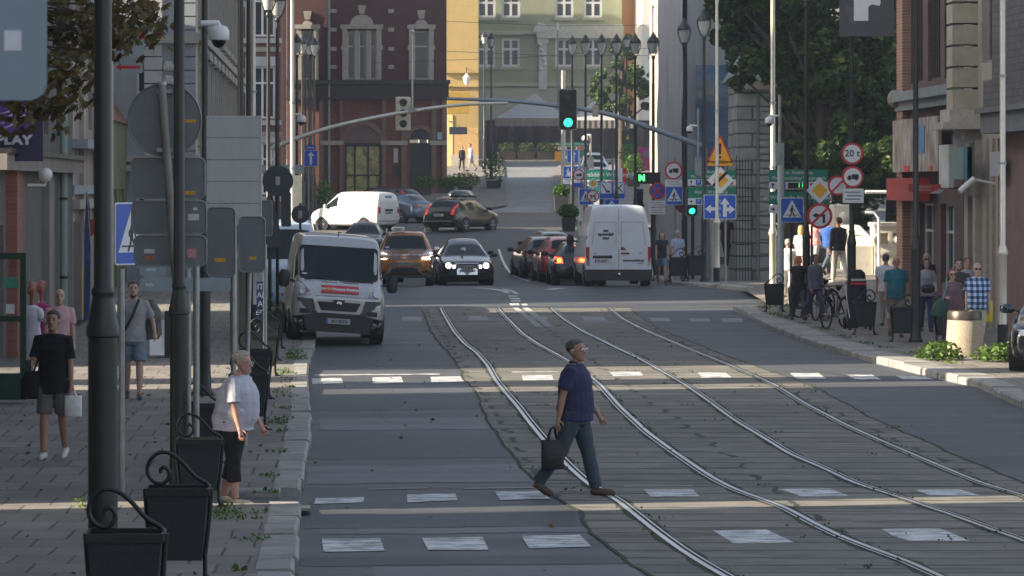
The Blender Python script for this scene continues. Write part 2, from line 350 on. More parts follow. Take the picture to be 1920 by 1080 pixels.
b = MB(); A = sorted([(135, gx(935, 135)), (129, gx(941, 129)), (123, gx(951, 123)), (118, gx(966, 118)), (112, gx(992, 112))]); A = np.array(A)
ribbon(b, ar(112, 135, .5), lambda Y: float(np.interp(Y, A[:, 0], A[:, 1])), -.05, .05, .02); tag(b.build('tram_rail', m_steel, fix=False), kind='structure')
# painted markings
def marks(name, quads, m, dz=.0072):
    b = MB()
    for q in quads:
        vs = []
        for (px, py) in q: Y = gY(py); vs.append((gx(px, Y), Y, zg(Y)+dz))
        b.add(vs, [tuple(reversed(range(len(vs))))])
    o = b.build(name, m, fix=False)
    for p in o.data.polygons:
        if p.normal.z < 0: p.flip()
    return tag(o, kind='structure')
marks('road_marking', [
 [(603, 1011), (660, 1011.5), (713, 1010), (721, 1034), (607, 1036)], [(791, 1010), (905, 1008), (916, 1032), (803, 1033)], [(977, 1006), (1087, 1004), (1109, 1026), (992, 1029)],
 [(1337, 996), (1437, 994), (1462, 1006), (1488, 1018), (1377, 1021)], [(1653, 993), (1763, 992), (1818, 1015), (1704, 1015), (1676, 1007)],
 [(592, 935), (683, 933), (681, 943), (589, 946)], [(763, 928), (854, 926), (858, 939), (764, 943)], [(928, 923), (1012, 921), (1032, 936), (938, 939)],
 [(1207, 919), (1300, 919), (1312, 932), (1220, 932)], [(1463, 918), (1556, 917), (1592, 931), (1503, 932)], [(1712, 919), (1800, 919), (1838, 930), (1745, 930)],
 [(584, 710), (640, 709), (644, 719), (586, 721)], [(698, 708), (752, 707), (757, 718), (699, 720)], [(807, 707), (863, 706), (870, 716), (809, 718)],
 [(978, 704), (1035, 704), (1038, 713), (981, 714)], [(1142, 698), (1200, 697), (1206, 705), (1150, 706)], [(1308, 699), (1360, 699), (1372, 708), (1316, 709)],
 [(1480, 700), (1535, 700), (1550, 711), (1495, 711)], [(1587, 703), (1635, 703), (1652, 712), (1603, 712)], [(1680, 705), (1735, 706), (1752, 712), (1693, 712)],
 [(590, 703), (825, 701), (825, 703), (590, 705)], [(960, 697.5), (1046, 696.5), (1046, 698), (960, 699)]], m_paint)  # the long thin quad by the left kerb is sunlight drawn as paint
marks('road_marking', [
 [(754, 594), (790, 594), (792, 602), (755, 602)], [(878, 593), (912, 593), (917, 601), (880, 601)], [(1091, 594), (1130, 594), (1138, 602), (1096, 602)], [(1217, 596), (1252, 596), (1260, 603), (1223, 603)],
 [(1290, 597), (1328, 597), (1333, 604), (1297, 604)], [(1351, 597), (1390, 597), (1394, 605), (1357, 605)],
 [(970, 584), (981, 584), (1018, 613), (1005, 613)], [(987, 584), (1000, 584), (1038, 613), (1024, 613)], [(985, 594), (1025, 594), (1027, 600), (988, 600)], [(1090, 603), (1153, 604), (1153, 605.5), (1090, 605)],
 [(1170, 911), (1300, 911), (1300, 913), (1170, 913)], [(690, 917), (800, 915), (800, 917), (690, 919)], [(870, 916), (1000, 914), (1000, 916), (870, 918)], [(1275, 950), (1410, 949), (1410, 951), (1275, 952)], [(1020+120, 852), (1156, 852), (1156, 854), (1140, 854)]], m_paint2, .0066)
marks('road_marking', [
 [(961, 577), (971, 577), (980, 583), (969, 583)], [(978, 577), (990, 577), (999, 583), (986, 583)],
 [(955, 569), (973, 569), (974, 573), (957, 573)], [(977, 570), (988, 570), (990, 573), (979, 573)], [(958, 563.5), (976, 563.5), (977, 566), (959, 566)], [(955, 559), (974, 559), (975, 561.5), (956, 561.5)], [(953, 554.5), (970, 554.5), (971, 556.5), (954, 556.5)],
 [(838, 538.3), (900, 539.6), (930, 542), (950, 545), (958, 550), (948, 550), (938, 545.5), (915, 542), (870, 540)], [(940, 541), (960, 544), (974, 551), (966, 551.5), (957, 547), (943, 543)],
 [(1018, 543), (1050, 540.5), (1060, 541), (1036, 543.7)]], m_paint)

def bands(name, quads, m, dz):
    b = MB()
    for y0, y1, px0, px1, ph in quads:                        # a repaired strip of asphalt across the lane, ragged edges
        Ya, Yb = gY(y1), gY(y0); n = 26; k = len(b.v)
        for i in range(n+1):
            u = i/n; wob = .05*math.sin(u*9+ph)+.03*math.sin(u*23+ph*2)+.02*math.sin(u*61+ph); 
            for Y, s_ in ((Ya+wob*.8+.3*u, 0), (Yb+wob*.5*math.cos(ph)+.3*u, 1)):
                x0 = max(gx(px0, Y), lk(Y)+.03); x1 = min(gx(px1, Y), xle(Y)-.03) if px1 < 1300 else gx(px1, Y); b.v.append((x0+(x1-x0)*u, Y, zg(Y)+dz))
        for i in range(n): b.f.append((k+2*i, k+2*i+2, k+2*i+3, k+2*i+1)); b.m.append(0)
    return tag(b.build(name, m, fix=False), kind='structure')
# kerbs: separate uneven granite stones in one kerb line
LK = poly([(592, 630), (592, 660), (583, 673), (580, 703), (578, 737), (580, 777), (585, 800), (583, 830), (573, 867), (568, 920), (563, 950), (566, 980), (558, 1013), (556, 1080), (552, 1140)])
LI = poly([(571, 630), (568, 650), (553, 680), (548, 713), (545, 747), (545, 780), (543, 800), (538, 815), (533, 840), (528, 867), (515, 930), (508, 950), (500, 985), (497, 1007), (483, 1080), (470, 1140)])
RKo = poly([(1392, 589), (1410, 601), (1440, 617), (1507, 643), (1573, 663), (1653, 685), (1707, 697), (1760, 712), (1830, 726), (1873, 747), (1920, 768), (2150, 860), (2500, 1000)])
RKi = poly([(1412, 580), (1425, 592), (1440, 600), (1507, 620), (1573, 645), (1640, 663), (1713, 684), (1770, 697), (1840, 712), (1885, 730), (1935, 752), (2170, 840), (2520, 980)])
fi = lambda A: (lambda Y: float(np.interp(Y, *A)))
lk, li, rk, ri = fi(LK), fi(LI), fi(RKo), fi(RKi)
def kerb(fo, fin, Y0, Y1, step, skip=()):
    b = MB(); Y = Y0
    while Y < Y1:
        d = step*random.uniform(.75, 1.35); Ye = min(Y+d, Y1); g = .025
        if not any(a < (Y+Ye)/2 < c for a, c in skip):
            dz = random.uniform(-.018, .014); dx = random.uniform(-.02, .02); ya, yb = Y+g, Ye-g
            o0, o1, i0, i1 = fo(ya)+dx, fo(yb)+dx, fin(ya), fin(yb); s = 1 if o0 > i0 else -1
            P = []
            for y, o_, i_ in ((ya, o0, i0), (yb, o1, i1)):
                z = zg(y); P += [(o_, y, z-.05), (o_, y, z+.105+dz), (o_-s*.03, y, z+.135+dz), (i_, y, z+.13+dz*.5), (i_, y, z-.05)]
            b.add(P, [(0, 1, 2, 3, 4), (9, 8, 7, 6, 5)]+[(k, k+5, k+6, k+1) for k in range(4)])
        Y = Ye
    return tag(b.build('kerb', m_kerb), kind='structure')
kerb(lk, li, 21, 100, 1.35, skip=[(33.5, 34.9)])
kerb(rk, ri, 40, 88, 1.3)
m_ap1 = groundmat('asphalt_repair_dark', (.042, .045, .050), .30, (.15, 1.2, 1), .62, .28, .5, None); m_ap2 = groundmat('asphalt_repair_light', (.098, .104, .112), .28, (.15, 1.2, 1), .6, .28, .5, None)
bands('asphalt_repair', [(826, 862, 570, 1000, 1.), (962, 992, 560, 1080, 2.5), (742, 770, 575, 900, .3), (660, 688, 590, 860, 3.1), (1046, 1062, 550, 1200, 4.)], m_ap1, .0035)
bands('asphalt_repair', [(786, 808, 600, 930, 1.7), (875, 908, 570, 1030, 3.7), (993, 1003, 600, 1110, .9), (1064, 1090, 700, 1220, 5.)], m_ap2, .0045)
b = MB()
for pts in ([(697, 768), (712, 772), (714, 782), (722, 790), (735, 794), (762, 795)], [(604, 755), (625, 753), (640, 755)], [(730, 744), (780, 741), (815, 740)], [(690, 764), (700, 762), (705, 768)], [(596, 885), (604, 884)], [(620, 660), (690, 655), (770, 650)], [(1490, 690), (1560, 700), (1640, 716)]):
    A = [(gx(p, gY(q)), gY(q)) for p, q in pts]
    for (x0, y0), (x1, y1) in zip(A[:-1], A[1:]): w_ = .05 if abs(x1-x0) > abs(y1-y0)*.3 else .02; k = len(b.v); b.v += [(x0, y0, zg(y0)+.007), (x1, y1, zg(y1)+.007), (x1+.02, y1+w_, zg(y1)+.007), (x0+.02, y0+w_, zg(y0)+.007)]; b.f.append((k, k+1, k+2, k+3)); b.m.append(0)
tag(b.build('road_crack', m_ap1, fix=False), kind='structure')
# mossy cross joints of the track slabs
b = MB(); Yj = 24.0; tuft = []
while Yj < 88.5:
    a, c = xle(Yj), xre(Yj); p = a
    while p < c:
        Ln = random.expovariate(1/1.6)+.25
        if random.random() < .62:
            q = min(p+Ln, c); n = max(2, int((q-p)/.22)); k = len(b.v); w0 = random.uniform(.012, .05)
            for i in range(n+1):
                x = p+(q-p)*i/n; yw = Yj+.05*math.sin(x*1.1+Yj)+random.uniform(-.012, .012); ww = w0*random.uniform(.35, 1.5)*(.35 if i in (0, n) else 1); b.v += [(x, yw-ww/2, zg(yw)+.0058), (x, yw+ww/2, zg(yw)+.0058)]
                if random.random() < .05: tuft.append((x, yw))
            for i in range(n): b.f.append((k+2*i, k+2*i+2, k+2*i+3, k+2*i+1)); b.m.append(0)
        p += Ln+random.uniform(0, .5)
    Yj += random.choice((.35, .45, .55, .7, .9))
tag(b.build('slab_joint', mat('joint_dirt', (.022, .026, .016), .95, var=.5, scale=4), fix=False), kind='structure')
# pavements
px_l = lambda Y: li(Y)+.02
sheet('pavement', ar(-40, 33.4, .5), -9.5, px_l, .125, 6, m_pave); sheet('pavement', ar(33.4, 35.0, .4), -9.5, -1.45, .125, 6, m_pave); sheet('pavement', ar(35.0, 106, .5), -9.5, px_l, .125, 6, m_pave)
sheet('pavement', ar(-40, 88.5, .5), lambda Y: ri(Y)-.02, 17, .125, 4, m_pave)
sheet('driveway', ar(33.35, 35.05, .4), -1.5, lambda Y: lk(Y)+.1, .05, 3, m_asph)
b = MB(); b.bx(-9.4, -1.45, 33.4, 33.62, .1, .142); b.bx(-1.6, -.66, 34.95, 35.25, -.02, .137, bev=.02); b.bx(-1.6, -.75, 33.2, 33.42, -.02, .137, bev=.02); tag(b.build('kerb', m_kerb), kind='structure')
fk2 = lambda Y: float(np.interp(Y, [93.5, 95, 97, 99, 100.5, 103, 125], [13.3, 12.3, 11.5, 10.75, 10.6, 10.9, 11.4]))
kerb(fk2, lambda Y: fk2(Y)+.3, 93.6, 124, 1.2)
sheet('pavement', ar(93.6, 126, .5), lambda Y: fk2(Y)+.28, 26, .125, 4, m_pave)
# raised bridge pavement on the right, climbing away from the street
ss = lambda t: (lambda q: q*q*(3-2*q))(min(1, max(0, t)))
def deckz(x, Y): return zg(Y)+.132+.72*ss((Y-83.5)/7)*ss((x-12.3)/1.3)
b = MB(); Yb = ar(83.2, 95.5, .4); xb = np.linspace(11.9, 26, 40)
for Y in Yb:
    for x in xb: b.v.append((float(x), Y, deckz(x, Y)))
for i in range(len(Yb)-1):
    for j in range(39): k = i*40+j; b.f.append((k, k+1, k+41, k+40)); b.m.append(0)
tag(b.build('bridge_deck', m_pave, None, 180, fix=False), kind='structure')
# far pavements, after the cross street
sheet('pavement', ar(170, 228, 1), -8, lambda Y: float(np.interp(Y, [170, 172, 200, 226], [8.2, 8.9, 10.2, 11.4])), .11, 4, m_pave)
sheet('pavement', ar(150, 228, 1), lambda Y: float(np.interp(Y, [150, 160, 168, 200, 226], [11.8, 11.6, 11.2, 13.2, 15.6])), 26, .11, 4, m_pave)

# weeds growing at the kerb backs
def leaves(name, C, size, m, parent=None, flat=.5, kind='stuff', up=None, asp=.55):
    C = np.asarray(C, float); n = len(C); sz = size*rng.uniform(.6, 1.35, n)
    d = rng.normal(size=(n, 3)); d[:, 2] *= flat; d /= np.linalg.norm(d, axis=1)[:, None]
    t = rng.normal(size=(n, 3)); s_ = np.cross(d, t); s_ /= np.linalg.norm(s_, axis=1)[:, None]+1e-9
    if up is not None: d = d*(1-up)+np.array([0, 0, 1.])*up; d /= np.linalg.norm(d, axis=1)[:, None]; s_ = np.cross(d, t); s_ /= np.linalg.norm(s_, axis=1)[:, None]+1e-9
    nn = np.cross(d, s_)
    a = C-d*sz[:, None]*.5; e_ = C+d*sz[:, None]*.5; l = C+s_*sz[:, None]*asp*.5+nn*sz[:, None]*.08; r = C-s_*sz[:, None]*asp*.5+nn*sz[:, None]*.08
    V = np.stack([a, l, e_, r], 1).reshape(-1, 3)
    me = bpy.data.meshes.new(name); me.vertices.add(4*n); me.vertices.foreach_set('co', V.ravel())
    me.loops.add(4*n); me.loops.foreach_set('vertex_index', np.arange(4*n)); me.polygons.add(n); me.polygons.foreach_set('loop_start', np.arange(n)*4); me.polygons.foreach_set('loop_total', np.full(n, 4)); me.update(); me.validate()
    o = link_mesh(name, me, m, parent)
    if parent is None and kind: tag(o, kind=kind)
    return o
def leafmat(name, c1, c2, c3=None, rough=.55):
    m = bpy.data.materials.new(name); m.use_nodes = True; N = m.node_tree.nodes; L = m.node_tree.links; b = N['Principled BSDF']; b.inputs['Roughness'].default_value = rough; b.inputs['Specular IOR Level'].default_value = .3
    g = N.new('ShaderNodeNewGeometry'); r = N.new('ShaderNodeValToRGB'); L.new(g.outputs['Random Per Island'], r.inputs[0])
    r.color_ramp.elements[0].color = (*c1, 1); r.color_ramp.elements[1].color = (*c2, 1)
    if c3: q = r.color_ramp.elements.new(.9); q.color = (*c2, 1); r.color_ramp.elements[-1].color = (*c3, 1)
    L.new(r.outputs[0], b.inputs['Base Color'])
    tr = N.new('ShaderNodeBsdfTranslucent'); L.new(r.outputs[0], tr.inputs[0]); mx = N.new('ShaderNodeMixShader'); mx.inputs[0].default_value = .28
    L.new(b.outputs[0], mx.inputs[1]); L.new(tr.outputs[0], mx.inputs[2]); L.new(mx.outputs[0], N['Material Output'].inputs[0])
    return m
m_weed = leafmat('weed_leaf', (.05, .11, .02), (.13, .20, .04))
def patch(name, spots, size):
    P = []
    for x, Y, r, h, n in spots:
        for _ in range(n):
            a = random.random()*6.283; q = r*math.sqrt(random.random()); P.append((x+q*math.cos(a)*.7, Y+q*math.sin(a), zg(Y)+.13+h*random.random()**1.5*(1.1-q/r*.6)))
    return leaves(name, P, size, m_weed, up=.45)
sp = [(li(Y)-.12+random.uniform(-.12, .1), Y+random.uniform(-.3, .3), random.uniform(.12, .3), .05, 26) for Y in np.arange(26, 66, .55) if random.random() < .42]
sp += [(-.85-.03*i, 61.3+.2*i, .3, .25, 60) for i in range(3)]+[(-1.25, 31.6+.5*i, (.28), .08, 45) for i in range(3)]+[(-1.6, 38, .3, .08, 40), (-2.6, 33, .25, .1, 40)]
patch('weeds', sp, .05)
C = []
for x, Y in tuft:
    for _ in range(8): C.append((x+rng.normal()*.10, Y+rng.normal()*.03, zg(Y)+.012+abs(rng.normal())*.016))
for A_, s_ in zip(RAILS, (1, -1, 1, -1)):
    pa = poly(A_)
    for Y in np.arange(25, 75, .10):
        if math.sin(Y*.9+pa[1][0])+random.random() > .75: C.append((float(np.interp(Y, *pa))+random.choice((-.1, .1))+rng.normal()*.015, Y, zg(Y)+.014+abs(rng.normal())*.012))
leaves('moss_tufts', C, .035, leafmat('tuft_leaf', (.025, .045, .012), (.06, .09, .025)), up=.3)
sp = [(ri(Y)+.2+random.uniform(-.05, .1), Y, .25, .03, 12) for Y in np.arange(60, 88, .6) if random.random() < .6]
sp += [(ri(87)+.5+i*.35, 87.6, .4, .12, 60) for i in range(6)]
patch('weeds', sp, .07)
for nm, x, Y, n, r, lab in (('bush', 11.45, 61.2, 420, .45, 'low leafy weed bush at the left foot of the concrete bin'), ('bush', 12.35, 60.6, 330, .38, 'low leafy weed bush at the right foot of the concrete bin'), ('bush', 13.0, 62.3, 300, .35, 'low leafy weed bush at the foot of the pale pole')):
    C = []
    for _ in range(n):
        v = rng.normal(size=3); v /= np.linalg.norm(v); q = r*random.random()**.4; C.append((v[0]*q*1.1, v[1]*q, abs(v[2])*q*.75+.03))
    o = leaves(nm, C, .11, m_weed, kind=None, up=.2); o.location = (x, Y, zg(Y)+.13); tag(o, lab, 'bush', 'weed bushes by the concrete bin')
m_fall = leafmat('fallen_leaf', (.10, .05, .025), (.16, .09, .04))
C = []
for _ in range(260):
    Y = random.uniform(25, 70); x = random.uniform(-5.5, -1.0) if random.random() < .75 else random.uniform(-.5, 8); C.append((x, Y, zg(Y)+(.135 if x < -.9 else .02)))
leaves('leaves', C, .075, m_fall, flat=.1)
# ================================================================== BUILDINGS
m_glass = mat('window_glass', (.030, .036, .042), .07, var=.3, scale=.8, spec=.55)
m_glassd = mat('dark_glass', (.012, .014, .016), .12, var=0, spec=.6)
m_white = mat('white_frame', (.72, .72, .70), .5, var=.08)
m_roof = mat('roof_tile', (.20, .08, .05), .8, var=.3, scale=3)
m_dk = mat('dark_metal', (.022, .023, .022), .45, var=.15, scale=4)
class Fac:
    """a facade: wall + windows of a building, in the building's own coordinates"""
    def __init__(s, root, o, u, W, H): s.root, s.o, s.u, s.W, s.H = root, Vector(o), Vector(u).normalized(), W, H; s.n = Vector((s.u.y, -s.u.x, 0))
    def pt(s, a, h, d=0): return (s.o+s.u*a-s.n*d+Vector((0, 0, h)))[:]
    def wall(s, ops, m, name='wall', th=.25): b = MB(); b.wall(s.o, s.u, s.W, s.H, ops, th); return b.build(name, m, s.root, fix=False)
    def ob(s, b, a0, a1, h0, h1, d0, d1, mi=0):
        P = [s.pt(a, h, d) for d in (d0, d1) for h in (h0, h1) for a in (a0, a1)]
        return b.add(P, [(0, 1, 3, 2), (4, 6, 7, 5), (0, 4, 5, 1), (2, 3, 7, 6), (0, 2, 6, 4), (1, 5, 7, 3)], mi)
    def pr(s, b, pts, d0, d1, mi=0):
        k = len(pts); B = len(b.v)
        for d in (d0, d1): b.v += [s.pt(a, h, d) for a, h in pts]
        b.f.append(tuple(B+i for i in range(k))); b.f.append(tuple(B+k+i for i in reversed(range(k)))); b.m += [mi, mi]
        for i in range(k): j = (i+1) % k; b.f.append((B+i, B+k+i, B+k+j, B+j)); b.m.append(mi)
    def win(s, q, mf=None, mg=None, fw=.07, cols=2, bars=(.68,), depth=.14, name='window'):
        a0, a1, h0, h1 = q[:4]; b = MB(); mf = mf or m_white; d0, d1 = depth, depth+.07
        s.ob(b, a0, a0+fw, h0, h1, d0, d1); s.ob(b, a1-fw, a1, h0, h1, d0, d1); s.ob(b, a0+fw, a1-fw, h0, h0+fw, d0, d1); s.ob(b, a0+fw, a1-fw, h1-fw, h1, d0, d1)
        for i in range(1, cols): c = a0+(a1-a0)*i/cols; s.ob(b, c-fw*.55, c+fw*.55, h0+fw, h1-fw, d0+.004, d1)
        for t in bars: c = h0+(h1-h0)*t; s.ob(b, a0+fw, a1-fw, c-fw*.5, c+fw*.5, d0+.008, d1)
        f = b.build(name, mf, s.root)
        g = MB(); s.ob(g, a0, a1, h0, h1, depth+.05, depth+.09); g.build('pane', mg or m_glass, f); return f
    def box(s, name, a0, a1, h0, h1, d0, d1, m, bev=0): b = MB(); s.ob(b, a0, a1, h0, h1, d0, d1); return b.build(name, m, s.root)
def house(label, x0, y0, x1, y1, H, m, base=None, cat='building', name='tenement_house', roof=True, group=None):
    z = (zg(y0) if base is None else base); t = thing(name, label, cat, (x0, y0, z), 0, group)
    t['dims'] = (x1-x0, y1-y0, H); return t
def shell(t, W, D, H, m, faces):          # plain walls of a box building: faces any of 'WENS'
    b = MB()
    if 'S' in faces: b.wall((0, 0, -1), (1, 0, 0), W, H+1, [])
    if 'E' in faces: b.wall((W, 0, -1), (0, 1, 0), D, H+1, [])
    if 'N' in faces: b.wall((W, D, -1), (-1, 0, 0), W, H+1, [])
    if 'W' in faces: b.wall((0, D, -1), (0, -1, 0), D, H+1, [])
    if b.v: b.build('wall', m, t, fix=False)
def flat_roof(t, W, D, H, m=None, over=.3):
    b = MB(); b.add([(-over, -over, H), (W+over, -over, H), (W+over, D+over, H), (-over, D+over, H), (W*.25, D*.2, H+2.4), (W*.75, D*.2, H+2.4), (W*.75, D*.8, H+2.4), (W*.25, D*.8, H+2.4)],
          [(0, 1, 5, 4), (1, 2, 6, 5), (2, 3, 7, 6), (3, 0, 4, 7), (4, 5, 6, 7), (3, 2, 1, 0)]); b.build('roof', m or m_roof, t)
m_grey = mat('grey_render', (.135, .13, .122), .9, var=.25, scale=1.2, bump=.3, dirt=(.10, .098, .09), dscale=.8, damt=.7, stretch=(1, 1, .35))
m_tan = mat('tan_render', (.24, .215, .19), .9, var=.2, scale=1.5, bump=.3, dirt=(.17, .15, .13), dscale=.9, damt=.6, stretch=(1, 1, .4))
m_cream = mat('cream_render', (.40, .37, .31), .9, var=.16, scale=1.5, bump=.25, dirt=(.33, .30, .25), dscale=1.0, damt=.5, stretch=(1, 1, .4))
m_pale = mat('pale_stucco', (.46, .46, .45), .85, var=.12, scale=1.5, bump=.25, dirt=(.36, .36, .36), dscale=1.0, damt=.45, stretch=(1, 1, .4))
m_blgrey = mat('bluegrey_stucco', (.30, .33, .36), .85, var=.14, scale=1.5, bump=.25, dirt=(.26, .29, .32), dscale=1.0, damt=.5, stretch=(1, 1, .4))
m_pink = mat('pink_render', (.26, .165, .15), .9, var=.15, scale=1.5, dirt=(.16, .10, .09), dscale=1.0)
m_olive = mat('olive_wood', (.15, .16, .075), .7, var=.25, scale=3, stretch=(2, 2, .2), dirt=(.07, .08, .05), dscale=2)
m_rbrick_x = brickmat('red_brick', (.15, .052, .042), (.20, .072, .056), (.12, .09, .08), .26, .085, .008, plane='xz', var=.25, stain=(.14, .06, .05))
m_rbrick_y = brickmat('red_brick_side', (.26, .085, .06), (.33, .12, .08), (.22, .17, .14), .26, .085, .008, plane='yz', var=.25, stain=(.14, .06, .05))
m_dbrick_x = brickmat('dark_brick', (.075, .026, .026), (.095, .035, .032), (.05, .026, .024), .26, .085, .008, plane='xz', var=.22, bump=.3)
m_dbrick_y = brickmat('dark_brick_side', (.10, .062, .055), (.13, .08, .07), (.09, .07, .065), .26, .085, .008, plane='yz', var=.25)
m_greybrick_y = brickmat('grey_glazed_brick', (.095, .09, .10), (.15, .145, .15), (.04, .04, .045), .30, .16, .012, plane='yz', var=.2, rough=.4)
m_stone = mat('light_stone', (.37, .345, .30), .85, var=.15, scale=3, bump=.3, dirt=(.22, .205, .175), dscale=2, damt=.5)

# ---- left side: tall tenements nearer than the picture's edge (they shade the street, gaps let the sun strips through)
def near_house(y0, y1, lab, m, x0=-13.5, H=18.5):
    t = house(lab, x0, y0, -6.5, y1, H, m, base=0); W, D = -6.5-x0, y1-y0
    shell(t, W, D, H, m, 'SNW'); f = Fac(t, (W, 0, 0), (0, 1, 0), D, H); ops = []
    for k in range(5):
        for a in np.arange(1.0, D-1.2, 2.6): ops.append((a, a+1.1, 1.0+3.5*k, 3.0+3.5*k))
    f.wall(ops, m)
    for q in ops: f.win(q)
    flat_roof(t, W, D, H)
near_house(-16, 31.25, 'long tan tenement standing nearest the camera', m_tan, -10.0)
near_house(32.7, 51.0, 'grey rendered tenement before the first sunlit gap', m_grey, -10.0)
t = thing('sun_blocker', 'tall narrow brick chimney added to split the sunlit gap', 'blocker', (-7.4, 53.0, 0)); MB().bx(0, .8, 0, 1.45, -.5, 19).build('shaft', m_rbrick_y, t); MB().bx(-.1, .9, -.1, 1.55, 19, 19.4).build('cap', m_stone, t)  # unseen column added to split the sun strip on the road

t = house('tall tan tenement added out of view to shade the junction', -34, 146.6, -20, 165, 20, m_tan, base=1); shell(t, 14, 18.4, 20, m_tan, 'SENW'); flat_roof(t, 14, 18.4, 20); f = Fac(t, (0, 0, 0), (1, 0, 0), 14, 20)  # out of view block added to narrow the sunlit band on the junction
for a in (1.5, 4.5, 7.5, 10.5):
    for h in (1, 5, 9, 13): f.win((a, a+1.3, h, h+2.2), depth=-.06)
# ---- left shop house with the purple sign (62-76 m)
H = 18.5
t = house('grey brown shop house behind the purple shop sign', -13.5, 58.6, -6.5, 76, H, m_grey); W, D = 7, 76-58.6
shell(t, W, D, H, m_grey, 'SN'); f = Fac(t, (W, 0, 0), (0, 1, 0), D, H)
ops = [(1.5, 3.0, .1, 2.7), (5.2, 6.4, .3, 2.6)]+[(a, a+1.2, h, h+2.1) for h in (4.6, 8.2, 11.8) for a in (1.6, 4.8, 8.0, 11.2, 14.4)]
f.wall(ops, m_grey)
for q in ops[2:]: f.win(q)
f.box('door', 1.5, 3.0, .1, 2.7, .15, .22, mat('brown_door', (.10, .05, .035), .6)); f.win(ops[1], m_dk, cols=1)
f.box('pilaster', 3.4, 4.5, 0, 5.6, -.22, .02, m_rbrick_y); f.box('pilaster', 15.5, 17.3, 0, 9, -.12, .02, m_grey); f.box('pilaster', 11.0, 12.2, 0, 3.7, -.15, .02, m_tan)
f.box('cornice', 0, D, 3.75, 4.05, -.38, .02, m_tan); f.box('cornice', 0, D, 4.05, 4.15, -.46, .02, m_dk)
flat_roof(t, W, D, H)
m_pipe = mat('verdigris_pipe', (.28, .36, .32), .6, var=.2, scale=3, dirt=(.12, .14, .12), dscale=3)
t = thing('drainpipe', 'pale green drainpipe on the grey wall above the pedestrians', 'drainpipe', (-6.35, 73.2, .13))
MB().tube([(0, 0, .12), (0, 0, 5.7)], .085, 12).build('pipe', m_pipe, t, 60); MB().tube([(0, 0, .1), (.05, -.05, .3), (.16, -.16, -.1)], .095, 12).build('shoe', m_pipe, t, 60)
bb = MB()
for z in (1.2, 3.0, 4.6): bb.tube([(0, 0, z), (0, 0, z+.06)], .10, 12)
bb.build('bracket', m_dk, t)
# ---- pink cream house with ledges (76-88)
t = house('pale pinkish house with stepped ledges left of the olive gate', -13.5, 76, -6.5, 84.6, H, m_tan); W, D = 7, 8.6
m_pinkc = mat('pinkish_render', (.31, .255, .24), .9, var=.15, scale=2, dirt=(.25, .2, .19), dscale=1.2, stretch=(1, 1, .4)); f = Fac(t, (W, 0, 0), (0, 1, 0), D, H)
ops = [(1.2, 3.0, .3, 2.6), (4.6, 6.6, .2, 2.7)]+[(a, a+1.2, h, h+2.2) for h in (4.9, 8.6, 12.2) for a in (.8, 3.4, 6.2)]
f.wall(ops, m_pinkc)
for q in ops: f.win(q, cols=2)
for h, pr in ((2.9, .30), (3.25, .16), (4.35, .48), (8.0, .35)): f.box('cornice', 0, D, h, h+.22, -pr, .02, m_blgrey if h > 3 else m_stone)
f.box('parapet', .2, 7.5, .25, 2.6, -.32, -.12, m_tan)
for a in (.1, 3.4, 7.6): f.box('pilaster', a, a+.5, 0, 13.5, -.12, .02, m_cream)
shell(t, W, D, H, m_pinkc, 'S'); flat_roof(t, W, D, H)
t = thing('wall_bracket', 'red wall bracket lamp on the pinkish house', 'bracket', (-6.1, 76.8, 2.35)); b = MB(); b.bx(-.02, .55, -.1, .1, .12, .3).prism([(-.02, -.25), (.3, .12), (-.02, .12)], -.05, .05, 'y'); b.build('arm', mat('red_enamel', (.35, .03, .03), .4), t)
t = house('narrow cream house added for shade between the sunlit gap and the olive gate', -13.5, 88.6, -6.55, 92.0, 18.5, m_cream); f = Fac(t, (6.95, 0, 0), (0, 1, 0), 3.4, 18.5); ops = [(1.1, 2.3, h, h+2.2) for h in (.6, 4.6, 8.2, 11.8)]; f.wall(ops, m_cream)  # house added to shade the road just past the sunlit gap
for q in ops: f.win(q)
shell(t, 6.95, 3.4, 18.5, m_cream, 'SN'); flat_roof(t, 6.95, 3.4, 18.5)
# ---- olive gate (88-100) and the protruding ornate house with a sunlit end pilaster (100-150)
t = house('olive painted wooden gate front beside the road signs', -13.5, 92.2, -6.7, 99.9, 5.2, m_olive, name='gate_house'); W = 6.8; D = 7.7; f = Fac(t, (W, 0, 0), (0, 1, 0), D, 5.2)
f.wall([(1.2, 3.4, 0, 3.2), (4.3, 6.4, 0, 3.2)], m_olive)
for a0, a1 in ((1.2, 3.4), (4.3, 6.4)):
    b = MB(); f.ob(b, a0, a1, 0, 3.2, .1, .16); c = (a0+a1)/2; f.ob(b, c-.04, c+.04, 0, 3.2, .05, .1)
    for u0, u1 in ((a0+.1, c-.15), (c+.15, a1-.1)):
        for h0, h1 in ((.2, 1.2), (1.4, 3.0)): f.ob(b, u0, u1, h0, h1, .06, .1)
    b.build('gate_leaf', m_olive, t)
flat_roof(t, W, D, 5.2, over=.1); t = house('grey set back block raised behind the olive gate front to shade the van', -13.5, 92.3, -7.6, 99.6, 9.2, m_blgrey, name='rear_block'); shell(t, 5.9, 7.3, 9.2, m_blgrey, 'SENW'); flat_roof(t, 5.9, 7.3, 9.2, over=.05)  # grey upper mass added, its height set to shade the white van
H = 19
t = house('ornate pale corner house with a sunlit rusticated end pilaster', -13.5, 100, -4.55, 146.4, H, m_pale, base=.2); W, D = 8.95, 46.4
f = Fac(t, (0, 0, -.5), (1, 0, 0), W, H+.5); ops = [(7.0+.1, 7.9, h, h+2.3) for h in (1.2, 5.1, 8.9, 12.9)]+[(2.0, 3.4, h, h+2.2) for h in (5.1, 8.9, 12.9)]
f.wall(ops, m_blgrey)
for q in ops: f.win(q)
b = MB()
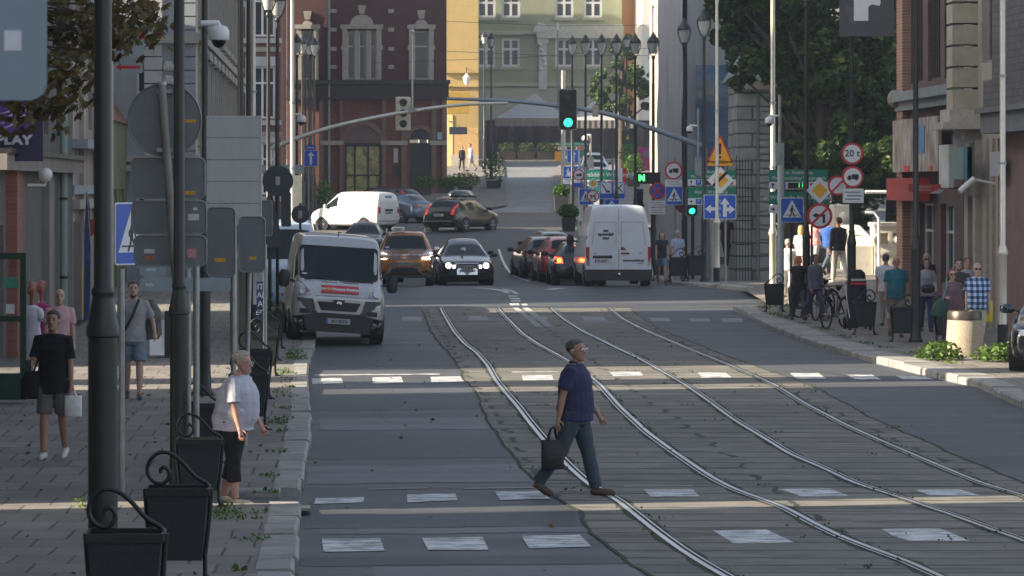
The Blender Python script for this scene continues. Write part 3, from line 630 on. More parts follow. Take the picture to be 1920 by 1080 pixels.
for k in range(46): f.ob(b, 7.35-.05*(k % 2)*0, 7.9+.0, .02+.42*k-.2, .40+.42*k-.2, -.16, .0)
b.build('pilaster', m_pale, t)
b = MB()
for k in range(46): f.ob(b, 8.35, 8.95, .02+.42*k-.2, .40+.42*k-.2, -.12, .0)
b.build('pilaster', m_blgrey, t)
for h, pr in ((4.2, .45), (4.5, .28), (8.2, .3), (12.2, .3)): f.box('cornice', -.2, W+.1, h, h+.2, -pr, .02, m_stone)
b = MB()
for k in range(6):
    for j in range(5): b.ball((*f.pt(8.0+.05*j, 5.4+k*.5, -.05)[:2], f.pt(0, 5.2+k*.45+.08*(j % 2))[2]), (.10, .10, .13), 8, 5)
b.build('ornament', m_pale, t)
f2 = Fac(t, (W, 0, -.5), (0, 1, 0), D, H+.5); ops = [(a, a+1.5, h, h+2.5) for h in (1.0, 5.3, 9.1, 13.0) for a in np.arange(2.0, 44, 3.6)]
f2.wall(ops, m_cream)
for q in ops:
    f2.win(q, bars=(.7,)); b = MB(); f2.ob(b, q[0]-.28, q[0], q[2]-.1, q[3]+.1, -.10, .0); f2.ob(b, q[1], q[1]+.28, q[2]-.1, q[3]+.1, -.10, .0); f2.ob(b, q[0]-.4, q[1]+.4, q[3]+.1, q[3]+.38, -.24, .0); f2.ob(b, q[0]-.35, q[1]+.35, q[2]-.28, q[2]-.1, -.2, .0); b.build('window_surround', m_stone, t)
for h, pr in ((4.4, .4), (8.3, .25), (12.2, .3), (18.3, .7)): f2.box('cornice', 0, D, h, h+.25, -pr, .02, m_stone)
b = MB(); f2.ob(b, 6, 9, 4.7, 4.85, -1.0, 0)
for a in np.arange(6.05, 9, .16): f2.ob(b, a, a+.04, 4.85, 5.75, -.98, -.94)
f2.ob(b, 6, 9, 5.75, 5.82, -1.0, -.9); b.build('balcony', m_dk, t)
flat_roof(t, W, D, H)
# ---- red brick house at the left of the far corner (px 480-535)
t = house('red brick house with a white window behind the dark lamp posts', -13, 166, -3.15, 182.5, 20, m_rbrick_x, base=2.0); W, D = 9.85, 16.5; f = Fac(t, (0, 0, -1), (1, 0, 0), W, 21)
ops = [(a, a+1.3, h, h+2.7) for h in (2.0, 5.95, 10.2, 14.2) for a in (2.0, 5.2, 8.25)]; f.wall(ops, m_rbrick_x)
for q in ops:
    f.win(q, fw=.1); b = MB(); f.ob(b, q[0]-.22, q[0], q[2]-.1, q[3]+.5, -.08, 0); f.ob(b, q[1], q[1]+.22, q[2]-.1, q[3]+.5, -.08, 0); f.ob(b, q[0], q[1], q[3], q[3]+.5, -.08, 0); f.ob(b, q[0]-.35, q[1]+.35, q[2]-.35, q[2]-.1, -.18, 0); b.build('window_surround', m_pale, t)
for h in (5.0, 9.4, 13.6): f.box('cornice', 0, W, h, h+.25, -.12, .02, m_stone)
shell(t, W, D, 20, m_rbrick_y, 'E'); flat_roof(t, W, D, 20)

# ---- dark red corner house across the intersection (front at 183 m)
Y0 = 183.0; s = FPX/Y0; zb = 2.3
t = house('dark brick corner house with stone windows and arched shop front', -3.1, Y0, 6.02, Y0+14, 21, m_dbrick_x, base=zb); W, D, HH = 9.12, 14, 21
A = lambda px: gx(px, Y0)+3.1
Z = lambda py: gz(py, Y0)-zb
f = Fac(t, (0, 0, 0), (1, 0, 0), W, HH)
zc = Z(186)
fl = Fac(t, (0, 0, -1), (1, 0, 0), W, zc+1); fu = Fac(t, (0, 0, zc), (1, 0, 0), W, HH-zc)
arch = [(A(647), A(713), .15, Z(252)), (A(768), A(808), .0, Z(245))]
fl.wall([(a, c, h+1, k+1+.001) for a, c, h, k in arch], m_rbrick_x)
wins = [(A(565), A(588)), (A(651), A(665)), (A(672.5), A(686)), (A(693.5), A(706)), (A(776), A(804))]
upo = []
for a, c in wins: upo.append((a, c, Z(149)-zc, Z(58)-zc))
for a, c in wins: upo.append((a, c, Z(149)-zc+5.6, Z(58)-zc+5.6))
for a, c in wins: upo.append((a, c, Z(149)-zc+10.8, Z(58)-zc+10.6))
fu.wall(upo, m_dbrick_x)
for q in upo: fu.win(q, mat('grey_frame', (.40, .42, .42), .5) if q is upo[0] else bpy.data.materials['grey_frame'], m_glassd if q[1]-q[0] < .6 else m_glass, fw=.08, cols=1 if q[1]-q[0] < .6 else 1, bars=(.68,))
# stone dressings
def dress(a0, a1, zlo, zhi, n=1, arc=True):
    b = MB(); e = .0
    f.ob(b, a0-.28, a0, zlo-.15, zhi+.12, -.14, 0); f.ob(b, a1, a1+.28, zlo-.15, zhi+.12, -.14, 0)
    f.ob(b, a0-.38, a1+.38, zhi+.12, zhi+.36, -.2, 0); f.ob(b, a0-.36, a0-.28, zlo+1.7, zlo+1.95, -.16, 0); f.ob(b, a1+.28, a1+.36, zlo+1.7, zlo+1.95, -.16, 0)
    if arc:
        c = (a0+a1)/2; r = (a1-a0)/2*.8; p = [(c+r*math.cos(R(x)), zhi+.36+min(r, .95)*math.sin(R(x))*.85) for x in range(0, 181, 15)]; f.pr(b, p, -.1, 0)
        k = zhi+.36+min(r, .95)*.85+.05; f.pr(b, [(c-.14, k), (c+.14, k), (c+.24, k+.48), (c-.24, k+.48)], -.16, 0)
    b.build('window_surround', m_stone, t)
for dz in (0, 5.6):
    dress(A(651), A(706), Z(149)+dz, Z(58)+dz); dress(A(776), A(804), Z(149)+dz, Z(58)+dz); dress(A(565), A(588), Z(149)+dz, Z(58)+dz)
    b = MB()
    for p in (668.7, 690): f.ob(b, A(p)-.11, A(p)+.11, Z(150)+dz, Z(57)+dz, -.05, .2)
    b.build('mullion', m_stone, t)
b = MB()
for py in (17, 52, 88, 122, -20, -55):
    for p in (620, 728): f.ob(b, A(p), A(p+11), Z(py+7), Z(py), -.06, 0)
b.build('quoin', m_stone, t)
f.box('cornice', -.05, W+.2, Z(158), Z(150), -.28, .01, mat('dark_cornice', (.05, .04, .035), .8)); f.box('cornice', -.02, W+.12, Z(182), Z(158), -.16, .01, bpy.data.materials['dark_cornice']); f.box('cornice', -.05, W+.2, Z(187), Z(182), -.3, .01, bpy.data.materials['dark_cornice'])
m_col = mat('brown_stone', (.19, .12, .09), .8, var=.2, scale=3)
for p0, p1 in ((598, 606), (637, 643), (716, 724), (752, 762), (809, 818), (829, 838)): f.box('pilaster', A(p0), A(p1), 0, Z(187), -.18, .01, m_col)
for p0, p1 in ((600, 644), (714, 764), (806, 838)): f.box('impost', A(p0), A(p1), Z(272), Z(264), -.22, .01, m_stone)
def archring(c, r, z0, m, tin=.22):
    b = MB(); N_ = 14
    for i in range(N_):
        x0, x1 = R(180*i/N_), R(180*(i+1)/N_); f.pr(b, [(c+r*math.cos(x0), z0+r*math.sin(x0)), (c+(r+tin)*math.cos(x0), z0+(r+tin)*math.sin(x0)), (c+(r+tin)*math.cos(x1), z0+(r+tin)*math.sin(x1)), (c+r*math.cos(x1), z0+r*math.sin(x1))], -.14, .12)
    b.build('arch', m, t)
archring(A(680), (A(713)-A(647))/2, Z(268), m_col, .28); archring(A(788), (A(808)-A(768))/2, Z(262), m_col, .25)
b = MB(); c = A(680); r = (A(713)-A(647))/2; f.pr(b, [(c+r*math.cos(R(x)), Z(268)+r*math.sin(R(x))) for x in range(0, 181, 12)], -.05, .03); b.build('fanlight', mat('brown_fanlight', (.13, .09, .08), .5), t)
b = MB(); c = A(788); r = (A(808)-A(768))/2; f.pr(b, [(c+r*math.cos(R(x)), Z(262)+r*math.sin(R(x))) for x in range(0, 181, 12)], -.05, .03); b.build('fanlight', mat('dark_fanlight', (.035, .03, .035), .4), t)
# shop window with a photo-print of produce behind the glass
m_fruit = mat('print_yellow', (.42, .36, .14), .5, var=.5, scale=8); mp_ = mat('shop_print', (.30, .30, .13), .5, var=.75, scale=2.2); 
sh = f.box('shop_window', A(647), A(713), .15, Z(268), .10, .16, mp_); b = MB()
for p in (647, 664, 689, 711): f.ob(b, A(p), A(p+3), .15, Z(268), .02, .1)
f.ob(b, A(647), A(713), Z(274), Z(268), .0, .1); f.ob(b, A(647), A(713), Z(330), Z(327), .03, .1); b.build('frame', m_dk, sh)
b = MB()
for p, z in ((652, 295), (658, 318), (673, 285), (680, 300), (697, 290), (704, 305), (674, 335), (655, 342), (699, 336)): MB().ball((*f.pt(A(p), 0, .095)[:2], Z(z)), (.20, .02, .26), 10, 6).build('print_fruit', m_fruit, sh)
dr = f.box('door', A(768), A(808), 0, Z(268), .12, .2, mat('door_dark', (.02, .02, .024), .35)); b = MB()
for p in (768, 778, 787, 797, 806): f.ob(b, A(p), A(p)+.07, 0, Z(268), .06, .12)
for z in (280, 300, 320, 340): f.ob(b, A(768), A(808), Z(z)-.03, Z(z)+.03, .07, .12)
b.build('frame', mat('door_frame', (.035, .03, .032), .5), dr)
f.box('notice_case', A(738), A(746), Z(305), Z(278), -.08, .01, m_pale); f.box('notice_case', A(740), A(748), Z(330), Z(312), -.08, .01, m_dk); f.box('plate', A(820), A(831), Z(262), Z(248), -.05, .01, mat('blue_plate', (.35, .5, .62), .4))
MB().tube([f.pt(A(617), -1, -.12), f.pt(A(617), 19, -.12)], .075, 8).build('downpipe', mat('steel_pipe', (.19, .24, .26), .4, metal=.3), t, 60)
for p0, p1, z0, z1, mm in ((837, 842, 345, 190, m_col),): pass
shell(t, W, D, HH, m_dbrick_x, 'EW'); flat_roof(t, W, D, HH)

# ---- yellow house
Y1 = 213.0; zb = 4.5; A1 = lambda px: gx(px, Y1)-gx(830, Y1); Z1 = lambda py: gz(py, Y1)-zb
t = house('yellow rendered house behind the couple in the alley', gx(830, Y1), Y1, gx(897, Y1), Y1+12, 20, None, base=zb, name='town_house'); W = A1(897)
f = Fac(t, (0, 0, -1), (1, 0, 0), W, 21); f.wall([], mat('yellow_render', (.46, .33, .13), .85, var=.07, scale=1.5, bump=.4)); f = Fac(t, (0, 0, 0), (1, 0, 0), W, 21)
f.box('plinth', A1(846), W, 0, Z1(290), -.06, .01, mat('tan_plinth', (.48, .42, .33), .9)); f.box('wall_band', A1(850), W, Z1(290), Z1(240), -.03, .01, mat('ochre_band', (.60, .38, .16), .85, var=.1)); f.box('pilaster', A1(838), A1(849), 0, Z1(215), -.05, .01, mat('pale_yellow', (.8, .66, .30), .85))
f.box('cornice', 0, W, Z1(137), Z1(129), -.2, .01, bpy.data.materials['yellow_render']); f.box('cornice', 0, W, Z1(163), Z1(160), -.12, .01, bpy.data.materials['yellow_render'])
shell(t, W, 12, 20, bpy.data.materials['yellow_render'], 'EW'); flat_roof(t, W, 12, 20)
def hang_sign(lab, px0, px1, py0, py1, Y, m, arm=True):
    t = thing('hanging_sign', lab, 'shop sign', (gx(px0, Y), Y, gz(py1, Y))); w_, h_ = (px1-px0)*Y/FPX, (py1-py0)*Y/FPX
    MB().box((w_/2, 0, h_/2), (w_, .08, h_), bev=.02).build('board', m, t); MB().tube([(w_*.3, 0, h_), (w_*.3, .3, h_+.35), (0, 1.2, h_+.4)], .03, 6).build('arm', m_dk, t)
hang_sign('dark hanging shop sign on the yellow house', 842, 876, 238, 252, 211.8, mat('sign_dark', (.03, .035, .05), .4))
hang_sign('ochre hanging shop sign above the dark one', 838, 879, 172, 213, 212.2, mat('sign_ochre', (.42, .26, .04), .5))
t = thing('wall_lantern', 'white lantern hanging on the yellow house', 'lantern', (gx(875, 212), 212, gz(158, 212))); MB().lathe([(.02, .75), (.16, .55), (.26, .45), (.14, 0), (.03, -.05)], n=8).build('glass', mat('lantern_glass', (.8, .78, .7), .3), t); MB().tube([(0, 0, .7), (0, .4, 1.1), (0, 1, 1.1)], .03, 6).build('arm', m_dk, t)

# ---- green house, orange house and bright side house on the square (250 m)
Y2 = 250.0; zb = 5.5; X0 = gx(885, Y2); A2 = lambda px: gx(px, Y2)-X0; Z2 = lambda py: gz(py, Y2)-zb
m_grn = mat('green_render', (.27, .285, .19), .85, var=.10, scale=1.2, bump=.3); m_grn2 = mat('light_green_band', (.36, .36, .28), .85, var=.08)
m_wf = mat('bright_frame', (.58, .58, .57), .5, var=.03)
t = house('pale green town house with white windows and pilasters', X0, Y2, gx(1166, Y2), Y2+12, 22, None, base=zb, name='town_house'); W = A2(1166)
ops = []
for p in (912, 958, 1058, 1112):
    for y1, y0, in ((125, 72), (33, -12), (-50, -100)): ops.append((A2(p-17), A2(p+17), Z2(y1)+1, Z2(y0)+1))
f = Fac(t, (0, 0, -1), (1, 0, 0), W, 23); f.wall(ops, m_grn)
for q in ops:
    f.win(q, m_wf, m_glass, fw=.17, cols=2, bars=(.62,), depth=.08); b = MB(); f.ob(b, q[0]-.15, q[1]+.15, q[2]-.22, q[2]-.02, -.15, 0); f.ob(b, q[0]-.25, q[1]+.25, q[3]+.25, q[3]+.45, -.3, 0); b.build('window_surround', m_grn2, t)
f = Fac(t, (0, 0, 0), (1, 0, 0), W, 22)
f.box('cornice', 0, A2(1010), Z2(64), Z2(58), -.35, .01, m_grn2); f.box('cornice', A2(1006), W+.1, Z2(72), Z2(46), -.45, .01, mat('pale_band', (.42, .42, .37), .85)); f.box('cornice', 0, W, Z2(162), Z2(155), -.2, .01, m_grn2); f.box('plinth', 0, W, 0, Z2(165), -.08, .01, m_grn2)
for p in (1010, 1148):
    b = MB(); f.ob(b, A2(p), A2(p+15), Z2(168), Z2(82), -.25, 0); f.ob(b, A2(p-3), A2(p+18), Z2(82), Z2(72), -.35, 0)
    for k in range(6): b.ball((*f.pt(A2(p+3+2*(k % 5)), 0, -.3)[:2], Z2(85+9*k)), .16, 7, 5)
    b.build('pilaster', m_pale, t)
b = MB(); f.pr(b, [(A2(1000), Z2(60)), (A2(1026), Z2(60)), (A2(1022), Z2(46)), (A2(1010), Z2(42)), (A2(1002), Z2(50))], -.5, 0); b.build('volute', m_pale, t)
flat_roof(t, W, 12, 22)
t = house('orange town house between the green house and the bright wall', gx(1166, 252), 252, gx(1206, 252), 264, 20, None, base=zb, name='town_house'); W = gx(1206, 252)-gx(1166, 252); f = Fac(t, (0, 0, -1), (1, 0, 0), W, 21); q = (.95, 1.6, gz(8, 252)-zb+1, gz(-45, 252)-zb+1); f.wall([q], mat('orange_render', (.42, .21, .09), .85, var=.08)); f.win(q, m_wf)
f = Fac(t, (0, 0, 0), (1, 0, 0), W, 20); f.box('shutter', 1.15, 1.75, gz(55, 252)-zb, gz(14, 252)-zb, -.1, .0, m_white); flat_roof(t, W, 12, 20)
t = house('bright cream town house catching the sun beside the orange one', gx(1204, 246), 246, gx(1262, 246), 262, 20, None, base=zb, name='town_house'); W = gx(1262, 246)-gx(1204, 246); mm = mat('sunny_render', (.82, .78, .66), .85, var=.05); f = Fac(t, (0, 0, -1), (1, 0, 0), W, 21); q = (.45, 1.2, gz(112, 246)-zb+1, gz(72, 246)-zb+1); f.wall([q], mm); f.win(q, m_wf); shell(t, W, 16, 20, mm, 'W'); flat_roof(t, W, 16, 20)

t = house('tall grey town house added unseen behind the yellow one to shade the square', -12, 228.6, 8.2, 247, 18, None, base=5.2, name='town_house'); shell(t, 20.2, 18.4, 18, m_grey, 'SENW'); flat_roof(t, 20.2, 18.4, 18); f = Fac(t, (0, 0, 0), (1, 0, 0), 20.2, 18)  # hidden house added to cast shade over the tents and the square
for a in (2, 6, 10, 14, 17.5):
    for h in (1, 5, 9, 13): f.win((a, a+1.3, h, h+2.2), depth=-.06)
for px0, py0, px1, py1 in ((838, 40, 1250, 47), (838, 96, 1250, 104), (700, 118, 1250, 88)):
    t = thing('overhead_wire', 'thin overhead span wire %s the street before the yellow house' % {40: 'high across', 96: 'low across', 118: 'slanting over'}[py0], 'wire', (gx(px0, 180), 180, gz(py0, 180))); MB().tube([(0, 0, 0), ((gx(px1, 180)-gx(px0, 180))*.5, 0, (py0-(py0+py1)/2-5)*.03), (gx(px1, 180)-gx(px0, 180), 0, (py0-py1)*.03)], .014, 5).build('strand', m_dk, t)
# ---- right far side: quoined beige house, netted scaffold house, stone gatehouse
Y3 = 150.0; zb = 1.6
t = house('beige quoined house with a round dark sign behind the lamps', gx(1225, 166), 160, 26, 168, 12.2, None, base=zb, name='corner_house'); W, D = 26-gx(1225, 166), 8
mm = m_cream; f = Fac(t, (0, 0, -1), (1, 0, 0), W, 13.2); f.wall([], mm); f = Fac(t, (0, 0, 0), (1, 0, 0), W, 12.2); b = MB()
for k in range(24): f.ob(b, 0, .75 if k % 2 else .5, .5*k, .5*k+.44, -.1, 0)
b.build('quoin', m_tan, t); fw_ = Fac(t, (0, D, -1), (0, -1, 0), D, 13.2); q = [(a, a+1.5, h, h+2.2) for h in (2, 6, 10) for a in (1, 4.5)]; fw_.wall(q, mm)
for o in q: fw_.win(o, m_wf)
flat_roof(t, W, D, 12.2, over=.6)
m_net = mat('scaffold_net', (.36, .36, .37), .9, var=.16, scale=1.5, stretch=(3, 3, .15), bump=.6, bscale=2.5, dirt=(.25, .26, .28), dscale=1.2)
m_netb = mat('printed_net', (.10, .165, .27), .9, var=.5, scale=.55, bump=.5, bscale=2.0, dirt=(.34, .32, .28), dscale=.6, damt=.9, stretch=(1, 1, 2.2))
Yt = 124.0; x0 = gx(1288, Yt); t = house('tall house wrapped in pale scaffold netting with a faded blue print', x0, Yt, gx(1392, Yt), 133.5, 17, None, base=.5, name='scaffolded_house'); W, D = gx(1392, Yt)-x0, 9.5
def cloth(o, u, Wd, Hh, m, amp, n1=40, n2=24, root=None, nm='netting', ph=0):
    o = Vector(o); u = Vector(u); n = Vector((u.y, -u.x, 0)); b = MB()
    for j in range(n2+1):
        for i in range(n1+1):
            a, h = i/n1, j/n2; d = amp*(math.sin(a*Wd*2.6+ph+.6*math.sin(h*9))+.6*math.sin(a*Wd*5.3+h*4+ph)+.5*math.sin(h*Hh*1.5+a*7))*(.4+.6*math.sin(h*math.pi*3.999) ** 2)
            b.v.append((o+u*(a*Wd)+n*(d+amp)+Vector((0, 0, h*Hh)))[:])
    for j in range(n2):
        for i in range(n1): k = j*(n1+1)+i; b.f.append((k, k+1, k+n1+2, k+n1+1)); b.m.append(0)
    return b.build(nm, m, root, 180, fix=False)
shell(t, W, D, 17, m_grey, 'SW'); cloth((0, -.1, .2), (1, 0, 0), W, 16.6, m_net, .05, root=t, ph=2); cloth((.3, -.26, gz(345, Yt)-.5), (1, 0, 0), 1.45, 4.6, m_netb, .04, 24, 16, t, 'printed_sheet'); cloth((-.12, D, .2), (0, -1, 0), D, 16.6, m_net, .06, 60, 24, t)
flat_roof(t, W, D, 17)
m_rust = brickmat('rusticated_stone', (.26, .28, .265), (.33, .345, .32), (.10, .105, .10), 1.15, .46, .035, plane='xz', var=.25, bump=.9, rough=.9, stain=(.17, .18, .165)); m_rusty = brickmat('rusticated_stone_side', (.26, .28, .265), (.33, .345, .32), (.10, .105, .10), 1.15, .46, .035, plane='yz', var=.25, bump=.9, rough=.9)
Yg = 108.0; x0 = gx(1382, Yg); t = house('grey rusticated stone gatehouse beside the park trees', x0, Yg, gx(1447, Yg), 110.5, 8.3, None, base=.2, name='gatehouse'); W = gx(1447, Yg)-x0
f = Fac(t, (0, 0, -.5), (1, 0, 0), W, 7.3); f.wall([], m_rust); shell(t, W, 2.5, 6.8, m_rusty, 'EW'); f = Fac(t, (0, 0, 0), (1, 0, 0), W, 7)
b = MB()
for k in range(14): f.ob(b, W-.42, W+.05, .48*k+.02, .48*k+.45, -.09-.02*(k % 2), .0)
b.build('quoin', m_rust, t); f.box('cornice', -.1, W+.15, 6.5, 6.8, -.25, .05, m_stone); f.box('downpipe', W-.52, W-.44, 0, 6.4, -.12, -.03, mat('green_pipe', (.14, .19, .17), .5))
b = MB(); b.add([(-.2, -.3, 6.8), (W+.2, -.3, 6.8), (W+.2, 2.8, 6.8), (-.2, 2.8, 6.8), (W*.3, 1.2, 7.9), (W*.7, 1.4, 7.9)], [(0, 1, 5, 4), (1, 2, 5), (2, 3, 4, 5), (3, 0, 4)]); b.build('roof', mat('zinc_roof', (.16, .18, .19), .5, var=.1), t)
fe = thing('iron_fence', 'grey iron bar fence in front of the gatehouse', 'fence', (gx(1378, 107), 107, zg(107)+.13)); b = MB()
for k in range(6): b.tube([(.05+.1*k, 0, 0), (.05+.1*k, 0, 4.2-.03*k)], .014, 6)
b.build('bars', m_dk, fe); b = MB()
for z in (.4, 1.2, 2.0, 2.8, 3.7): b.bx(0, .6, -.02, .02, z, z+.04)
b.build('rail', m_dk, fe)

# ---- right near side: brick corner house (72-88 m, facade at x=15.4)
XR = 15.4
t = house('dark brick corner house with barred upper windows', XR, 79.2, 24, 87.6, 13.5, None, base=0, name='corner_house'); D = 8.4; f = Fac(t, (0, D, -.2), (0, -1, 0), D, 13.7)
ZR = lambda py, Y=83: gz(py, Y)
ops = [(1.1, 2.9, ZR(150)+.2, ZR(-60)+.2), (3.6, 5.4, ZR(150)+.2, ZR(-60)+.2), (5.9, 7.6, ZR(150)+.2, ZR(-60)+.2), (2.4, 4.4, .3, 3.2), (5.4, 7.2, .3, 3.2)]
f.wall(ops, m_dbrick_y); f = Fac(t, (0, D, 0), (0, -1, 0), D, 13.5)
for q in ops[:3]:
    q = (q[0], q[1], q[2]-.2, q[3]-.2); wv = f.win(q, mat('bronze_frame', (.05, .04, .035), .5), m_glassd, cols=6, bars=(), depth=.1)
for q in ops[3:]: f.win((q[0], q[1], q[2]-.2, q[3]-.2), m_pale, m_glass, cols=2, bars=(.75,))
m_lit = brickmat('sunlit_brick_side', (.26, .14, .09), (.32, .18, .12), (.40, .32, .25), .26, .085, .008, plane='yz', var=.2)  # lighter copy of the dark brick, sunlit tone put into its colour
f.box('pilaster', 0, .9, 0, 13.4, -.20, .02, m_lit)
b = MB(); f.ob(b, 0, D, ZR(188, 85), ZR(170, 85), -.42, .02); f.ob(b, 0, D, ZR(205, 85), ZR(188, 85), -.25, .02); b.build('cornice', mat('green_grey_ledge', (.20, .23, .22), .8, var=.2), t)
MB().ball(f.pt(.35, ZR(185, 87), -.3), (.22, .22, .25), 10, 6).build('ornament', m_tan, t)
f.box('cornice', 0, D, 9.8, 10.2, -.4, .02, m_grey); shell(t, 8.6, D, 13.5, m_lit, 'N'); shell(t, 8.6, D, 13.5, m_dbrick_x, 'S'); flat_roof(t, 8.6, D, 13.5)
def panel(name, lab, cat, Y0_, Y1_, z0, z1, d, m, th=.08, x=XR, extra=None):
    p = thing(name, lab, cat, (x-d, Y0_, z0)); b = MB(); b.bx(-th/2, th/2, 0, Y1_-Y0_, 0, z1-z0); b.build('panel', m, p)
    if extra: extra(p, Y1_-Y0_, z1-z0)
    return p
m_ad = mat('collage_print', (.33, .27, .22), .35, var=.9, scale=2.4, dirt=(.62, .60, .58), dscale=1.6, damt=.9, stretch=(1, 1.5, .5))
def adx(p, w_, h_):
    b = MB(); b.bx(-.06, -.045, w_*.28, w_*.40, h_*.35, h_*.85); b.build('blue_stripe', mat('print_blue', (.10, .27, .45), .35), p)
    b = MB(); b.bx(-.06, -.045, w_*.12, w_*.18, 0, h_*.10); b.bx(-.06, -.046, w_*.62, w_*.72, .0, h_*.12); b.build('red_patch', mat('print_red', (.55, .05, .04), .35), p)
panel('billboard', 'faded collage billboard above the red shop band', 'billboard', 80.6, 87.3, ZR(322, 84), ZR(222, 84), .32, m_ad, extra=adx)
panel('shop_fascia', 'bright red shop fascia on the brick corner house', 'shop sign', 82.6, 87.4, ZR(376, 85), ZR(334, 85), .36, mat('red_fascia', (.38, .02, .018), .35, var=.15, scale=2), .3)
panel('display_case', 'pale green glossy display case beside the drain wires', 'display case', 77.9, 79.2, ZR(352, 79), ZR(272, 79), .55, mat('pale_case', (.62, .66, .62), .3, var=.25, scale=2), .12)
panel('meter_cabinet', 'grey meter cabinet beside the pale display case', 'cabinet', 77.2, 77.75, ZR(308, 78), ZR(262, 78), .45, mat('cab_grey', (.33, .33, .32), .5, var=.1), .2)
# beige house with the rusticated pier, ledge and iron balcony
t = house('beige stucco house with a rusticated pier and balcony ledge', XR, 66, 24, 79.15, 13.5, None, base=0, name='corner_house'); D = 13.15; f = Fac(t, (0, D, -.2), (0, -1, 0), D, 13.7)
ops = [(.5, 1.5, .3, 3.4), (5.5, 6.6, .3, 3.2), (8, 10.5, .3, 3.2), (2.2, 3.6, 6.6, 9.6), (4.6, 6.0, 5.8, 9.0), (8, 9.5, 5.8, 9.0)]
m_beige = mat('beige_stucco', (.38, .345, .285), .9, var=.18, scale=1.5, bump=.3, dirt=(.22, .19, .16), dscale=1, damt=.6, stretch=(1, 1, .4)); f.wall(ops, m_beige); f = Fac(t, (0, D, 0), (0, -1, 0), D, 13.5)
for q in ops: f.win((q[0], q[1], q[2]-.2, q[3]-.2), mat('old_frame', (.3, .29, .27), .6), m_glassd)
b = MB(); k = 0
for z in np.arange(ZR(205, 78), 12.5, .52): f.ob(b, 1.0, 1.75, z, z+.46, -.62, 0); k += 1
b.build('pier', mat('sandstone_blocks', (.42, .38, .29), .9, var=.18, scale=3, bump=.4), t)
b = MB(); f.ob(b, .5, 2.3, ZR(243, 77.6), ZR(230, 77.6), -.95, 0); f.ob(b, .8, 2.0, ZR(230, 77.6), ZR(205, 77.6), -.74, 0); f.ob(b, .9, 1.9, ZR(268, 77.6), ZR(243, 77.6), -.45, 0); b.build('console', mat('pale_ledge', (.45, .42, .36), .9, var=.2), t)
b = MB(); f.ob(b, 5.0, 13, ZR(250, 73.5), ZR(212, 73.5), -.6, 0); f.ob(b, 4.9, 13, ZR(212, 73.5), ZR(202, 73.5), -.72, 0); b.build('balcony', mat('grey_balcony', (.17, .175, .18), .8, var=.2), t)
b = MB(); f.ob(b, 5.1, 13, ZR(202, 73.5), ZR(150, 73.5), -.55, -.45); b.build('balcony_parapet', m_greybrick_y, t)
f.box('oriel', 4.1, 13, ZR(202, 74), 13.4, -.14, 0, m_greybrick_y)
for a in (1.9, 3.2, 3.9, 4.6): f.box('pilaster', a, a+.28, 0, ZR(262, 77), -.16, .01, mat('tan_trim', (.40, .35, .28), .85) if a < 2 else bpy.data.materials['tan_trim'])
f.box('wall_band', 4.9, 13, 0, ZR(252, 75), -.10, .01, m_pink)
shell(t, 8.6, D, 13.5, m_beige, 'NS'); flat_roof(t, 8.6, D, 13.5)
def teal(p, w_, h_): b = MB(); b.bx(-.065, .05, 0, w_*.22, -.002, h_+.002); b.build('edge', mat('teal_edge', (.03, .17, .24), .4), p)
panel('light_box', 'teal light box sign with a darker edge on the beige house', 'shop sign', 75.25, 77.35, ZR(336, 76), ZR(276, 76), .62, mat('teal_box', (.17, .26, .25), .35, var=.1), .1, extra=teal)
panel('notice_board', 'small pale notice board on the pink wall', 'notice board', 73.0, 74.1, ZR(330, 74), ZR(285, 74), .35, mat('notice', (.45, .45, .47), .5, var=.2), .06)
p = thing('projecting_sign', 'red projecting sign board with small white lettering by the brick house', 'shop sign', (14.0, 79.0, gz(363, 79)))
MB().prism([(0, .05), (.78, 0), (1.0, .22), (.2, .24), (0, .24)], -.04, .04).build('board', mat('sign_red2', (.40, .045, .04), .4), p); MB().prism([(.5, 0), (.78, .0), (1.02, .22)], -.055, -.042).build('corner', m_pale, p)
MB().bx(1.0, 1.4, -.02, .02, .12, .16).build('arm', m_dk, p); text('lettering', 'PRZEWOZY', .075, m_pale, p, (.36, -.05, .16)); text('lettering', 'UBEZPIECZENIA', .05, m_pale, p, (.36, -.05, .09))
p = thing('wall_camera', 'white tube security camera under the teal sign', 'camera', (14.75, 74.5, gz(345, 74.5))); MB().tube([(-.35, 0, -.18), (.0, .05, .12)], .075, 12).build('body', m_white, p, 40); MB().tube([(0, .05, .1), (.5, .1, .0)], .03, 8).build('arm', m_white, p)
# bridge parapet with stone balls
p = thing('bridge_parapet', 'sunlit white stone bridge parapet with balls in square niches', 'parapet', (14.5, 90.3, .0)); m_par = mat('parapet_stone', (.62, .58, .48), .9, var=.14, scale=2.5, bump=.35, dirt=(.45, .40, .30), dscale=1.2, damt=.6)
b = MB(); b.wall((.55, 0, .1), (1, 0, 0), .85, 2.2, [(.16, .38, 1.72, 2.02), (.52, .74, 1.72, 2.02)], .14); b.bx(.553, 1.397, .145, .8, .1, 2.297); b.add([(.55, 0, .1), (.55, .8, .1), (.55, .8, 2.3), (.55, 0, 2.3), (1.4, 0, 2.3), (1.4, .8, 2.3)], [(0, 3, 2, 1), (3, 4, 5, 2)]); b.build('pier', m_par, p, fix=False)
b = MB(); b.bx(.5, 1.45, -.06, .86, 2.3, 2.42, bev=.02); b.bx(.53, 1.42, -.04, .0, 1.5, 1.6); b.build('cap', m_par, p)
for x in (.60, 1.18): MB().ball((x, -.02, 1.93), .135, 14, 10).build('stone_ball', m_par, p, 180)
